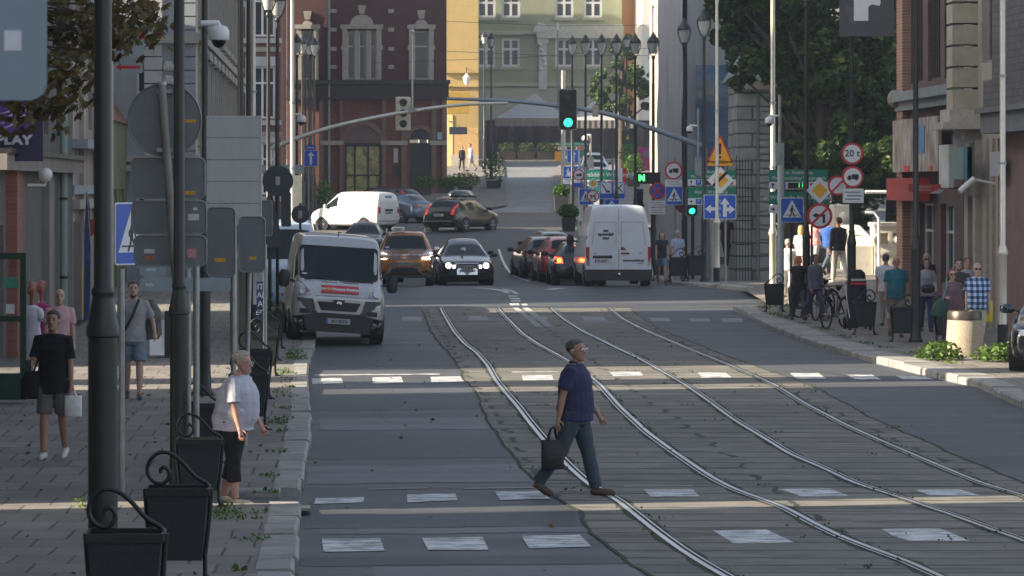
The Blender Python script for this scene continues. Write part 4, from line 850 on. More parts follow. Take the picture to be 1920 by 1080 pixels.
b = MB(); b.prism([(.1, .15), (4.2, .9), (4.2, 2.35), (2.4, 2.3), (.8, 2.05), (.1, 1.75)], 0.02, .52, 'x'); b.build('wing_wall', m_par, p)
b = MB(); b.bx(-.05, .5, 3.6, 4.5, .8, 2.9, bev=.03); b.ball((.25, 3.55, 2.55), .15, 12, 8); b.build('pier', m_par, p)
# ================================================================== TREES
m_bark = mat('bark', (.07, .055, .042), .95, var=.35, scale=5, bump=.8, stretch=(1, 1, .3))
m_dleaf = leafmat('dark_leaf', (.026, .058, .015), (.070, .118, .025), (.16, .16, .03))
m_mleaf = leafmat('mid_leaf', (.035, .07, .018), (.085, .13, .035))
m_aleaf = leafmat('autumn_leaf', (.06, .055, .018), (.16, .095, .030), (.15, .23, .05))
m_pleaf = leafmat('planter_leaf', (.04, .10, .015), (.10, .19, .03))
def tree(lab, x, Y, h, lobes, n, size, m, group=None, trunk=.3, base=None, asp=.6):
    z = zg(Y) if base is None else base; t = thing('tree', lab, 'tree', (x, Y, z), 0, group)
    b = MB(); c0 = Vector((0, 0, h*.45)); b.tube([(0, 0, -.2), (.05, 0, h*.2), c0[:], (0, .1, h*.8)], [trunk, trunk*.8, trunk*.6, trunk*.15], 10)
    for l in lobes:
        L = Vector(l[:3]); s0 = Vector((0, 0, min(h*.6, max(h*.22, L.z*.55)))); mid = s0.lerp(L, .5)+Vector((0, 0, .3)); b.tube([s0[:], mid[:], L[:]], [trunk*.38, trunk*.22, trunk*.08], 6)
    b.build('trunk', m_bark, t, 60)
    C = []
    tot = sum(l[3]**2 for l in lobes)
    for l in lobes:
        L = np.array(l[:3]); r = l[3]; k = int(n*r*r/tot); sub = max(6, int(r*r*7)); V = rng.normal(size=(sub, 3)); V /= np.linalg.norm(V, axis=1)[:, None]
        cen = L+V*r*rng.uniform(.35, 1.0, (sub, 1))*np.array([1, 1, .8]); rr = r*rng.uniform(.18, .38, sub)
        ids = rng.integers(0, sub, k); W = rng.normal(size=(k, 3)); W /= np.linalg.norm(W, axis=1)[:, None]
        C.append(cen[ids]+W*(rr[ids]*rng.uniform(.3, 1.05, k)**.7)[:, None])
    leaves('crown', np.concatenate(C), size, m, t, kind=None, up=.15, asp=asp); return t
# the park trees on the right
G = 'park trees behind the bridge'
tree('big dark tree overhanging the lamp and white mast', 15.9, 106, 14, [(-.7, 0, 10.4, 2.0), (1.2, .6, 8.8, 2.1), (.6, -.6, 6.6, 1.2), (-2.4, .3, 9.0, 1.3), (-1.9, -.2, 7.5, 1.0), (2.0, .4, 10.6, 1.8), (1.9, 0, 5.9, 1.2), (.4, -1.0, 4.9, 1.2), (1.6, -.9, 4.2, 1.1), (.2, -.8, 3.6, .8), (-3.3, .3, 10.0, .95), (.6, .2, 7.6, 1.6), (-3.3, 0, 8.2, .5), (-1.0, -.3, 6.3, .75), (-2.6, 0, 6.9, .5), (-2.2, .4, 10.6, 1.4), (-3.0, .5, 9.2, 1.0)], 46000, .26, m_dleaf, G)
tree('dense dark tree behind the round truck sign', 19.6, 114, 15, [(0, 0, 11.5, 2.5), (0, 0, 8.2, 2.4), (-.6, 0, 5.2, 2.1), (2.0, 0, 6.5, 2.2), (2.2, 0, 10, 2.3), (-2, -.5, 7.4, 1.6), (1, 0, 3.4, 1.5), (-1.6, -1.6, 4.2, 2.0), (1.2, -1.6, 4.6, 2.0), (0, -1.8, 7, 2.0), (-2.4, -1.4, 5.8, 1.4)], 52000, .27, m_dleaf, G)
tree('dense dark tree filling the gap above the gatehouse', 16.4, 117, 14, [(0, 0, 9, 2.6), (-1.8, 0, 11.5, 2.0), (1.8, 0, 6.4, 2.4), (.4, 0, 4, 1.6), (-1.2, 0, 8.4, 1.4)], 26000, .28, m_dleaf, G)
tree('tall dark tree behind the brick corner house', 23.8, 118, 16, [(0, 0, 12, 2.8), (0, 0, 8.5, 2.7), (-1.2, 0, 5.2, 2.4), (1.5, 0, 6, 2.4), (-2, 0, 10, 2)], 24000, .24, m_dleaf, G)
tree('shadowy tree deep in the park behind the lit parapet', 20.5, 128, 12, [(0, 0, 7, 3.4), (-3, 0, 4, 2.6), (3.2, 0, 4.2, 2.8), (-1, 0, 2.4, 2.2)], 16000, .28, m_dleaf, G)
# small tree in the far square
tree('small light green tree at the market square', gx(1165, 205), 205, 9.4, [(.1, 0, 8.3, .8), (0, 0, 6.4, 1.5), (-1.2, 0, 5.4, 1.1), (1.4, 0, 5.6, 1.2), (.2, 0, 7.6, .9), (.3, 0, 4.6, 1.1), (-.9, 0, 4.4, .8), (1.8, 0, 4.5, .8)], 7000, .25, m_mleaf)
# autumn horse-chestnut whose branches hang into the picture at the top left
t = thing('tree', 'rusty brown chestnut branches hanging behind the nearest lamp post', 'tree', (-6.2, 37.0, .13)); b = MB()
b.tube([(0, 0, -.1), (.05, 0, 2.5), (0, .1, 5), (.1, 0, 8)], [.22, .18, .14, .06], 10)
ends = []
Yt = 36.6
for (px, py) in [(120, 20), (150, 55), (175, 95), (110, 100), (125, 140), (60, 205), (100, 190), (20, 200), (140, 190), (230, 25), (255, 55), (270, 40), (225, 70), (195, 30), (100, 60), (90, 20), (245, 10), (205, 75), (160, 20), (130, 80), (270, 15), (40, 195), (190, 60), (98, 125), (215, 45)]:
    ends.append((gx(px, Yt)+6.2, random.uniform(-.6, .6), gz(py, Yt)-.13))
for e_ in ends:
    s0 = Vector((.05, 0, random.uniform(4.2, 6.0))); E = Vector(e_); b.tube([s0[:], (s0.lerp(E, .55)+Vector((0, 0, .35)))[:], E[:]], [.05, .025, .008], 5)
b.build('trunk', m_bark, t, 60)
V = []; F = []
for e_ in ends:
    for _ in range(26):
        c = Vector(e_)+Vector((rng.normal()*.17, rng.normal()*.25, rng.normal()*.13)); fz = Vector((rng.normal(), rng.normal()*.8-.4, -.5)).normalized()
        side = fz.orthogonal().normalized()
        for k in range(5):                                      # five-fingered leaf
            a = (k-2)*.55; d = (fz*math.cos(a)+side*math.sin(a)); d.z -= .35; d.normalize(); s_ = d.cross(fz.cross(side)).normalized()*.022; Ln = random.uniform(.08, .13)
            i0 = len(V); V += [c[:], (c+d*Ln*.55+s_)[:], (c+d*Ln)[:], (c+d*Ln*.55-s_)[:]]; F.append((i0, i0+1, i0+2, i0+3))
me = bpy.data.meshes.new('crown'); me.from_pydata(V, [], F); link_mesh('crown', me, m_aleaf, t)
C = [(rng.normal()*1.3-.9, rng.normal()*1.3+.8, 7.2+rng.normal()*.8) for _ in range(1500)]; leaves('crown', C, .12, m_aleaf, t, kind=None)
# ================================================================== STREET FURNITURE
m_pole = mat('painted_iron', (.030, .031, .028), .42, metal=.2, var=.25, scale=2, bump=.15)
m_pole2 = mat('brown_grey_iron', (.075, .068, .055), .45, metal=.2, var=.2, scale=2, bump=.15)
m_galv = mat('galvanised_steel', (.34, .36, .36), .45, metal=.55, var=.18, scale=4, dirt=(.20, .17, .13), dscale=3)
m_silver = mat('silver_pole', (.62, .60, .52), .4, metal=.45, var=.12, scale=3)
m_sback = mat('sign_back_grey', (.165, .175, .185), .5, metal=.3, var=.10, scale=3, dirt=(.12, .12, .12), dscale=2, damt=.5)
m_wht = mat('sign_white', (.74, .76, .78), .4, var=.03); m_blue = mat('sign_blue', (.02, .10, .52), .35, var=.05); m_red = mat('sign_red', (.55, .02, .03), .35, var=.05)
m_blk = mat('sign_black', (.012, .012, .014), .45, var=0); m_grn = mat('sign_green', (.01, .21, .13), .4, var=.06); m_yel = mat('sign_yellow', (.80, .42, .02), .4, var=.04); m_org = mat('sign_orange', (.85, .36, .01), .4, var=.04)
m_lampg = mat('lantern_pane', (.42, .44, .42), .15, var=.1, spec=.8)
PROTO = {}
def lamp(lab, x, Y, big=1.0, m=None, lantern=True):
    z = zg(Y)+.12
    if lantern in PROTO and m is None:
        t = dup(PROTO[lantern]); t.location = (x, Y, z); t['label'] = lab; t.scale = (big, big, 1); return t
    t = thing('street_lamp', lab, 'street lamp', (x, Y, z), 0, 'black lantern street lamps along the pavements'); m = m or m_pole
    MB().lathe([(.15, 0), (.15, .06), (.115, .10), (.10, .5), (.10, 1.95), (.112, 1.96), (.112, 2.02), (.10, 2.05), (.075, 2.2), (.070, 2.22), (.078, 2.24), (.078, 2.27), (.062, 2.29), (.058, 5), (.045, 8.0)], n=20).build('pole', m, t, 40)
    h = 8.0; b = MB()
    b.lathe([(.05, h-.05), (.075, h), (.075, h+.05), (.045, h+.1)], n=14)
    for k in (0, 1):
        s_ = 1 if k else -1; b.tube([(0, 0, h+.03), (.10*s_, 0, h+.12), (.205*s_, 0, h+.40), (.225*s_, 0, h+.62)], .018, 6)
    b.build('bracket', m, t, 40)
    MB().lathe([(.10, h+.16), (.13, h+.24), (.20, h+.58), (.20, h+.60)], n=14).build('lantern_glass', m_lampg, t, 50)
    MB().lathe([(.235, h+.59), (.24, h+.63), (.20, h+.72), (.145, h+.80), (.10, h+.84), (.09, h+.90), (.04, h+.93), (.03, h+.99)], n=16).build('lantern_cap', m, t, 50)
    PROTO[lantern] = t; return t
first = lamp('nearest thick black lamp post at the left edge of the view', gx(193, 21.4), 21.4, 1.0)
for lab, px, s_, k in [('black lamp post rising behind the second litter bin on the left', 336, 175, 1.0), ('black lamp post behind the round sign back', 383, 118, 1.0), ('brown black lamp post behind the tall white light box', 451, 100, 1.0), ('black lamp post between the white box and the brick window', 466, 83, 1.0), ('thin black lamp post left of the white mast arm', 503, 68, 1.0), ('black lamp post at the foot of the curved white mast arm', 520, 62, 1.15)]:
    Y = FPX/s_; lamp(lab, gx(px, Y), Y, k)
for i, (lab, px, s_) in enumerate([('lantern lamp nearest of the far left cluster', 557, 44.5), ('tallest lantern in the far left cluster before the brick house', 567, 40.0), ('far left cluster lantern under the tallest one', 573, 36.3), ('far left cluster lantern beside the blue arrow sign', 580, 36.5), ('right hand lantern of the far left cluster', 589, 39.0), ('far left lantern lowest in the cluster', 583, 34.5)]):
    Y = FPX/s_; lamp(lab, gx(px, Y), Y)
for lab, px, s_ in [('black lamp post beside the shirt man and litter bins on the right', 1717, 88, ), ('black lamp post carrying the weight limit and truck signs', 1597, 80), ('black lamp post beside the parked bicycles', 1512, 72), ('tall lantern lamp right of the netted house', 1320, 57), ('lantern lamp in front of the netted house', 1283, 54.4), ('lantern lamp before the beige quoined house', 1225, 49), ('lantern lamp above the no parking sign', 1191, 46.2), ('lantern lamp in front of the small tree', 1156, 43.5), ('lantern lamp left of the small tree', 1128, 42.5), ('lantern lamp behind the green traffic light board', 1098, 41.5), ('thin far lantern lamp behind the hanging traffic light', 1073, 40), ('lantern lamp far up the street before the orange house', 1175, 31)]:
    Y = FPX/s_; lamp(lab, gx(px, Y), Y)
for lab, px, Y in [('lantern lamp before the yellow house in the far street', 921, 196), ('slim lantern lamp just left of the one by the far planter', 908, 208)]:
    lamp(lab, gx(px, Y), Y)
# pale tubular masts
def mast(lab, px, pyb, Y, r0=.11, r1=.06, h=9, m=None, collar=1.9, bent=None, lampball=False):
    t = thing('mast', lab, 'pole', (gx(px, Y), Y, zg(Y)+.1), 0); m = m or m_silver
    MB().lathe([(r0*1.15, 0), (r0*1.15, .45), (r0, .5), (r0, collar), (r0*1.25, collar+.03), (r0*1.25, collar+.1), (r1*1.15, collar+.25), (r1, h)], n=18).build('pole', m, t, 40)
    b = MB(); b.lathe([(r0*1.06, .0), (r0*1.2, .0), (r0*1.2, .5), (r0*1.06, .5)], n=16); b.build('base', m_pole, t, 40); b = MB()
    for z in (3.8, 5.6): b.lathe([(r1*1.05, z), (r1*1.5, z), (r1*1.5, z+.05), (r1*1.05, z+.05)], n=14)
    b.build('band', m_galv, t)
    if bent: MB().tube([(0, 0, h-.2), (bent*.3, 0, h+.5), (bent, 0, h+1.1)], [.05, .04, .03], 8).build('arm', m, t, 60)
    return t
mast('pale gold lit pole beside the man in the plaid shirt', 1880, 665, 66.0, .09, .055, 9.5)
mast('pale lit pole crossing the warning triangle', 1344, 528, 104.5, .095, .05, 9.3, bent=.6)
mast('pale pole rising behind the green parking board', 1449, 560, 89.5, .095, .06, 9.3, bent=.5)
mast('tall pale pole with a lamp by the white mast arm', 548, 500, 88, .10, .05, 8.6, bent=.5)
mast('pale half lit pole beside the black lamp post', 475, 560, 77, .10, .055, 9)
# litter bins with scroll handles
m_bin = mat('bin_iron', (.020, .024, .024), .45, metal=.3, var=.25, scale=3, bump=.1); m_bing = mat('bin_mesh', (.022, .026, .028), .6, var=.2, scale=25, bump=.25, bscale=120)
def scroll(k=1):
    p = [(.235*k, .0, .735), (.215*k, 0, .765), (.13*k, 0, .815), (.03*k, 0, .925), (-.06*k, 0, .99), (-.15*k, 0, .995), (-.22*k, 0, .93), (-.235*k, 0, .845), (-.19*k, 0, .775), (-.12*k, 0, .76), (-.075*k, 0, .80), (-.07*k, 0, .85), (-.105*k, 0, .885), (-.135*k, 0, .865), (-.13*k, 0, .84)]
    q = [Vector(a) for a in p]; o = []
    for i in range(len(q)-1):
        p0, p1, p2, p3 = q[max(i-1, 0)], q[i], q[i+1], q[min(i+2, len(q)-1)]
        for j in range(4): u = j/4; o.append(tuple(.5*((2*p1)+(p2-p0)*u+(2*p0-5*p1+4*p2-p3)*u*u+(3*p1-3*p2+p3-p0)*u**3)))
    return o+[p[-1]]
def litter_bin(lab, px, Y, flip=1, rz=0, sc=1.0):
    x = gx(px, Y); z = zg(Y)+.13; key = 'bin%d' % flip
    if key in PROTO: t = dup(PROTO[key]); t.location = (x, Y, z); t.rotation_euler = (0, 0, rz); t['label'] = lab; t.scale = (sc,)*3; return t
    t = thing('litter_bin', lab, 'litter bin', (x, Y, z), rz, 'iron litter bins with scroll handles'); t.scale = (sc,)*3
    b = MB(); W0, W1 = .185, .235
    b.add([(-W0, -.12, .18), (W0, -.12, .18), (W0, .12, .18), (-W0, .12, .18), (-W1, -.17, .70), (W1, -.17, .70), (W1, .17, .70), (-W1, .17, .70), (-W1+.02, -.15, .70), (W1-.02, -.15, .70), (W1-.02, .15, .70), (-W1+.02, .15, .70), (-W0, -.1, .3), (W0, -.1, .3), (W0, .1, .3), (-W0, .1, .3)],
          [(0, 1, 5, 4), (1, 2, 6, 5), (2, 3, 7, 6), (3, 0, 4, 7), (3, 2, 1, 0), (4, 5, 9, 8), (5, 6, 10, 9), (6, 7, 11, 10), (7, 4, 8, 11), (8, 9, 13, 12), (9, 10, 14, 13), (10, 11, 15, 14), (11, 8, 12, 15), (12, 13, 14, 15)])
    b.build('basket', m_bing, t, fix=False)
    b = MB()
    for s1 in (-1, 1): b.bx(-.245, .245, s1*.178-.008, s1*.178+.008, .68, .735); b.bx(s1*.24-.008, s1*.24+.008, -.17, .17, .68, .735)
    b.build('rim', m_bin, t)
    for s1 in (-1, 1):
        b = MB(); b.tube([(s1*.255, 0, .72), (s1*.235, 0, .45), (s1*.205, 0, .2), (s1*.21, 0, .06), (s1*.25, 0, .0)], [.018, .018, .018, .020, .03], 8); b.bx(s1*.25-.05, s1*.25+.05, -.05, .05, -.01, .015); b.build('leg', m_bin, t, 60)
    MB().tube(scroll(flip), [.014]*60+[.018] if False else .0155, 8).build('handle', m_bin, t, 60)
    PROTO[key] = t; return t
for lab, px, Y, sc in [('nearest litter bin cut by the bottom edge', 236, 20.3, 1.0), ('second litter bin in front of the lamp post on the left', 334, 24.6, 1.0), ('third litter bin partly behind the thin sign post', 374, 33.0, .95), ('litter bin mostly hidden behind the posts left of the grey haired woman', 379, 38.5, .95), ('dark litter bin just behind the grey haired woman', 467, 43.7, 1.05), ('litter bin right behind the one at the grey haired woman', 478, 50, 1.05), ('litter bin with a light edge by the postal van', 494, 56, 1.0), ('litter bin in shade at the left front of the postal van', 500, 61, 1.0), ('last litter bin on the left beside the postal van', 509, 65.5, 1.0)]:
    litter_bin(lab, px, Y, 1, 0, sc)
for lab, px, Y, fl, sc in [('litter bin standing before the black lamp post on the right', 1692, 68.3, -1, 1.0), ('litter bin below the stroller on the right', 1621, 71.5, -1, 1.0), ('tall grey green litter bin behind the concrete bin', 1780, 66.2, -1, 1.3), ('litter bin between the green board post and the bicycles', 1497, 81.5, -1, 1.0), ('litter bin under the green parking board', 1452, 84.5, -1, 1.0), ('litter bin right of the tall van by the mast', 1305, 103, -1, 1.15), ('litter bin beside the man in the blue and white shirt', 1270, 105, -1, 1.1), ('litter bin hidden behind the tall white van corner', 1238, 108, -1, 1.0)]:
    litter_bin(lab, px, Y, fl, 0, sc)
t = thing('concrete_bin', 'round tapered exposed aggregate bin with a dark metal lid', 'litter bin', (gx(1808, 62.5), 62.5, zg(62)+.12))
MB().lathe([(.36, 0), (.37, .05), (.33, .72), (.32, .735)], n=28).build('body', mat('aggregate', (.40, .34, .25), .9, var=.35, scale=30, bump=1.0, bscale=60), t, 40)
MB().lathe([(.335, .72), (.335, .86), (.31, .90), (.22, .90), (.2, .84)], n=28).build('lid', mat('lid_metal', (.09, .075, .06), .35, metal=.6, var=.2), t, 40)

# ------------------------------------------------------------------ traffic signs
RX = (0, 0, 0)
def pathb(b, pts, wd, y0, y1, mi=0):          # a stroke of even width in the sign plane
    for i in range(len(pts)-1):
        p, q = Vector((*pts[i], 0)), Vector((*pts[i+1], 0)); d = (q-p).normalized(); n = Vector((-d.y, d.x, 0))*wd/2; e = d*wd*.3
        b.prism([tuple((p-e+n)[:2]), tuple((p-e-n)[:2]), tuple((q+e-n)[:2]), tuple((q+e+n)[:2])], y0, y1, 'y', mi)
def arrow(b, p0, p1, wd, y0, y1, mi=0, hd=2.4):
    p, q = Vector((*p0, 0)), Vector((*p1, 0)); d = (q-p).normalized(); n = Vector((-d.y, d.x, 0)); h = q-d*wd*1.7
    P = [p+n*wd/2, p-n*wd/2, h-n*wd/2, h-n*wd*hd/2, q, h+n*wd*hd/2, h+n*wd/2]; b.prism([tuple(v[:2]) for v in P], y0, y1, 'y', mi)
def walker(b, s, y0, y1, cx=0, cz=0, mi=0):
    L = lambda *a: [(cx+u*s, cz+v*s) for u, v in a]
    b.prism(circle(cx+.02*s, cz+.40*s, .075*s, 12), y0, y1, 'y', mi); pathb(b, L((.0, .28), (-.02, .0)), .15*s, y0, y1, mi); pathb(b, L((-.02, .0), (.12, -.2), (.17, -.42)), .085*s, y0, y1, mi); pathb(b, L((-.03, .0), (-.08, -.22), (-.2, -.42)), .085*s, y0, y1, mi)
    pathb(b, L((.03, .28), (.17, .1), (.2, .02)), .06*s, y0, y1, mi); pathb(b, L((-.03, .28), (-.16, .14), (-.15, .02)), .06*s, y0, y1, mi)
def truck(b, s, y0, y1, cx=0, cz=0, mi=0):
    B = lambda u0, u1, v0, v1: b.prism([(cx+u0*s, cz+v0*s), (cx+u1*s, cz+v0*s), (cx+u1*s, cz+v1*s), (cx+u0*s, cz+v1*s)], y0, y1, 'y', mi)
    B(-.05, .33, -.08, .16); b.prism([(cx-.33*s, cz-.08*s), (cx-.08*s, cz-.08*s), (cx-.08*s, cz+.1*s), (cx-.2*s, cz+.1*s), (cx-.3*s, cz+.02*s)], y0, y1, 'y', mi); B(-.33, .33, -.12, -.08)
    for u in (-.2, .2): b.prism(circle(cx+u*s, cz-.13*s, .065*s, 12), y0-.001, y1, 'y', mi)
def signroot(name, lab, px, py, Y, rz=0, cat='road sign'): return thing(name, lab, cat, (gx(px, Y), Y, gz(py, Y)), rz)
def rnd(lab, px, py, Y, dpx, sym, rz=0, ring=m_red, face=m_wht):
    r = dpx/2*Y/FPX; t = signroot('road_sign', lab, px, py, Y, rz)
    MB().prism(circle(0, 0, r, 28), 0, .015).build('plate', ring, t); MB().prism(circle(0, 0, r*.80, 28), -.004, .0).build('face', face, t)
    if sym: b = MB(); mm = sym(b, r); b.build('symbol', mm or m_blk, t)
    return t
def sq(lab, px, py, Y, wpx, hpx, m, parts, rz=0, rim=True, name='road_sign', cat='road sign'):
    w_, h_ = wpx*Y/FPX, hpx*Y/FPX; t = signroot(name, lab, px, py, Y, rz, cat)
    MB().prism(rrect(-w_/2, w_/2, -h_/2, h_/2, min(w_, h_)*.06), 0, .02).build('plate', m_wht if rim else m, t)
    if rim: e = min(w_, h_)*.025; MB().prism(rrect(-w_/2+e, w_/2-e, -h_/2+e, h_/2-e, min(w_, h_)*.05), -.004, 0).build('face', m, t)
    for fn, mm in parts: b = MB(); fn(b, w_, h_); b.build('symbol', mm, t)
    return t
def crossing(lab, px, py, Y, wpx, hpx, rz=0):
    return sq(lab, px, py, Y, wpx, hpx, m_blue, [(lambda b, w, h: b.prism([(-w*.42, -h*.30), (w*.42, -h*.30), (0, h*.42)], -.008, -.004), m_wht), (lambda b, w, h: (walker(b, h*.52, -.012, -.008, 0, -h*.05), pathb(b, [(-w*.30, -h*.20), (w*.30, -h*.20)], h*.025, -.011, -.008)), m_blk)], rz)
def diamond(lab, px, py, Y, dpx, end=False):
    r = dpx/2*Y/FPX; t = signroot('road_sign', lab, px, py, Y); D = lambda k: [(k*r, 0), (0, k*r), (-k*r, 0), (0, -k*r)]
    MB().prism(D(1), 0, .02).build('plate', m_wht, t); MB().prism(D(.60), -.004, 0).build('face', m_yel, t)
    if end: b = MB(); pathb(b, [(-r*.5, -r*.38), (r*.45, r*.57)], r*.22, -.008, -.004); b.build('symbol', m_blk, t)
    return t
def post(lab, px, Y, h, r=.035, m=None, lean=0, name='sign_post', z0=None):
    t = thing(name, lab, 'post', (gx(px, Y), Y, zg(Y)+.1 if z0 is None else z0)); MB().tube([(0, 0, 0), (lean, 0, h)], r, 10).build('pole', m or m_galv, t, 60); return t
# right pavement signs
rnd('round 20 t weight limit sign on the black lamp post', 1598, 288, 74.6, 41, lambda b, r: None); 
t20 = [o for o in bpy.data.objects if o.get('label', '').startswith('round 20 t')][0]; text('lettering', '20 t', .22, m_blk, t20, (0, -.006, 0), bold=.004)
rnd('round no trucks sign under the weight limit sign', 1599, 332, 74.6, 41, lambda b, r: truck(b, r*1.6, -.01, -.004))
def noturn(b, r): pathb(b, [(r*.32, -r*.5), (r*.32, r*.05), (-r*.05, r*.05)], r*.2, -.008, -.004); arrow(b, (0, r*.05), (-r*.58, r*.05), r*.2, -.0085, -.004, hd=2.2)
def slash(t, r, m=m_red): b = MB(); pathb(b, [(-r*.52, -r*.52), (r*.52, r*.52)], r*.17, -.013, -.0086); b.build('slash', m, t)
t = rnd('round no right turn sign half hidden behind the truck sign', 1571, 348, 75.4, 38, lambda b, r: (pathb(b, [(-r*.3, -r*.5), (-r*.3, r*.1)], r*.18, -.008, -.004), arrow(b, (-r*.3, r*.1), (r*.5, r*.1), r*.18, -.0085, -.004))); slash(t, .24)
def lines(n, x0=-.4, x1=.4): return lambda b, w, h: [b.prism([(w*x0+.1*w*(k % 2), h*(.36-.72*(k+.5)/n)-h*.05), (w*x1-.08*w*((k+1) % 2), h*(.36-.72*(k+.5)/n)-h*.05), (w*x1-.08*w*((k+1) % 2), h*(.36-.72*(k+.5)/n)+h*.05), (w*x0+.1*w*(k % 2), h*(.36-.72*(k+.5)/n)+h*.05)], -.006, 0) for k in range(n)]
m_gtx = mat('grey_print', (.25, .26, .28), .5, var=0)
sq('white supplementary plate below the two round truck signs', 1600, 367, 74.6, 39, 27, m_wht, [(lines(3), m_gtx)], rim=False)
t = rnd('round no left turn sign beside the bicycles lamp post', 1537, 405, 82.6, 48, noturn); slash(t, .33)
diamond('yellow and white priority diamond above the no left turn sign', 1537, 357, 82.6, 50)
crossing('blue pedestrian crossing sign on the silver post', 1485, 394, 84.2, 43, 46)
post('thick silver post carrying the green parking board', 1464, 84.8, 3.9, .09, mat('pale_post', (.42, .47, .46), .5, var=.1)); post('thin dark post under the crossing sign', 1483, 84.4, 2.6, .03, m_pole); post('thin grey post beside the bicycles', 1522, 83.6, 3.0, .03, m_pole)
m_led = mat('led_green', (.02, .3, .02), .4, var=0, emit=(.05, 1, .12), es=.5); m_ledb = mat('led_panel', (.02, .015, .015), .4, var=0)
def gboard(lab, px, py, Y, wpx, hpx, l1, l2, rows=2, led=True):
    w_, h_ = wpx*Y/FPX, hpx*Y/FPX; t = signroot('information_board', lab, px, py, Y, 0, 'information board')
    MB().bx(-w_/2, w_/2, 0, .06, h_*.05, h_/2).bx(-w_/2, w_/2, 0, .06, -h_*.30, h_*.02-h_*.02).build('plate', m_grn, t)
    b = MB(); b.bx(-w_/2, w_/2, -.002, .05, h_*.05, h_*.22).bx(-w_/2, w_*.1, .002, .05, -h_*.5, -h_*.31).build('strip', m_wht, t)
    b = MB(); z1, z2 = h_*.135, -h_*.405
    arrow(b, (-w_*.435, z1-h_*.06), (-w_*.435, z1+h_*.065), h_*.03, -.006, -.002, hd=3.4); arrow(b, (-w_*.465, z2), (-w_*.40, z2), h_*.03, -.006, -.002, hd=3.4); b.build('arrow', m_blk, t)
    b = MB()
    for z in (z1, z2): b.bx(-w_*.34, -w_*.22, -.006, -.002, z-h_*.07, z+h_*.07)
    b.build('parking_mark', m_blue, t)
    for z in (z1, z2): text('lettering', 'P', h_*.14, m_wht, t, (-w_*.28, -.008, z))
    MB().bx(-w_*.18, w_*.14, -.006, -.002, z1-h_*.07, z1+h_*.07).build('display', m_ledb, t); MB().bx(w_*.2, w_*.44, -.006, -.002, z1-h_*.06, z1+h_*.06).build('pictogram', m_red if led else m_blk, t)
    if led: text('led_digits', '11', h_*.15, m_led, t, (.04*w_, -.009, z1))
    ts = h_*.125
    if rows == 2: text('lettering', l1[0], ts*.9, m_wht, t, (.02, -.004, h_*.435)); text('lettering', l1[1], ts*.9, m_wht, t, (.02, -.004, h_*.305))
    else: text('lettering', l1[0], ts*1.4, m_wht, t, (.02, -.004, h_*.37))
    text('lettering', l2, ts*1.05, m_wht, t, (-.02, -.004, -h_*.14)); return t
gboard('large green parking guidance board on the right pavement', 1497, 359, 85.1, 110, 82, ('ul. Studzienna', 'Plac Inwalidów Wojennych'), 'ul. Wybrzeże Armii Krajowej')
gboard('green parking guidance board behind the end of priority diamond', 1335, 351, 107, 90, 66, ('ul. Studzienna', 'Plac Inwalidów Wojennych'), 'Rynek Warzywny')
gboard('far green parking board left of the white van roof', 1126, 352, 150, 62, 66, ('Plac Inwalidów Wojennych',), 'Rynek', 1)
gboard('far green board under the hanging green signal', 1072, 282, 172, 52, 32, ('Plac Inwalidów Wojennych',), 'Rynek', 1)
# overhead cameras
def dome(lab, px, py, Y, arm, dpx=24, side=-1, pole=None):
    r = dpx/2*Y/FPX; t = thing('dome_camera', lab, 'camera', (gx(px, Y), Y, gz(py, Y)))
    MB().lathe([(r*.9, -.02), (r, 0), (r, r*.75), (r*.75, r*1.15), (r*.3, r*1.3)], n=18).build('housing', m_white, t, 40); MB().ball((0, 0, -r*.1), (r*.7, r*.7, r*.75), 14, 8).build('dome', m_glassd, t, 180)
    MB().tube([(0, 0, r*1.25), (0, 0, r*1.5), (arm, 0, r*1.45)], r*.28, 10).build('arm', m_white, t, 60)
    if pole: MB().tube([(arm, 0, pole[0]), (arm, 0, pole[1])], r*.35, 10).build('pole', m_galv, t, 60); MB().bx(arm-r*.9, arm+r*.9, -.1, .1, pole[0], pole[0]+.6).build('cabinet', m_galv, t)
    return t
dome('white dome camera hanging from the lamp post on the left', 410, 73, 47, -.26, 40)
dome('white dome camera on a pale post beside the warning triangle', 1293, 245, 107, .28, 13, pole=(-.9-.6, .75)); dome('white dome camera on a pale post above the green board', 1443, 230, 86, .27, 17, pole=(-1.15, .75)); dome('small white dome camera on the far left row', 565, 228, 128, -.3, 18); dome('far white dome camera on a grey post above the van', 1097, 262, 165, .28, 12, pole=(-1.5, .3))
# triangle warning and lane sign
Yq = 104.9
t = signroot('road_sign', 'orange warning triangle with an exclamation mark', 1350, 283, Yq); s = Yq/FPX
MB().prism([(-25*s, -22*s), (25*s, -22*s), (0, 32*s)], 0, .02).build('plate', m_red, t); MB().prism([(-21*s, -19.5*s), (21*s, -19.5*s), (0, 26*s)], -.004, 0).build('face', m_org, t)
b = MB(); b.prism([(-1.6*s, -6*s), (1.6*s, -6*s), (2.6*s, 14*s), (-2.6*s, 14*s)], -.008, -.004); b.prism(circle(0, -12*s, 2.4*s, 10), -.008, -.004); b.build('symbol', m_blk, t)
t = sq('orange worded plate under the warning triangle', 1350, 303, Yq, 46, 16, m_org, [], rim=False); text('lettering', 'UWAGA', .075, m_blk, t, (0, -.003, .05)); text('lettering', 'zmiana organizacji ruchu', .052, m_blk, t, (0, -.003, -.06))
diamond('white and yellow end of priority diamond with a black stripe', 1351, 338, Yq, 50, True)
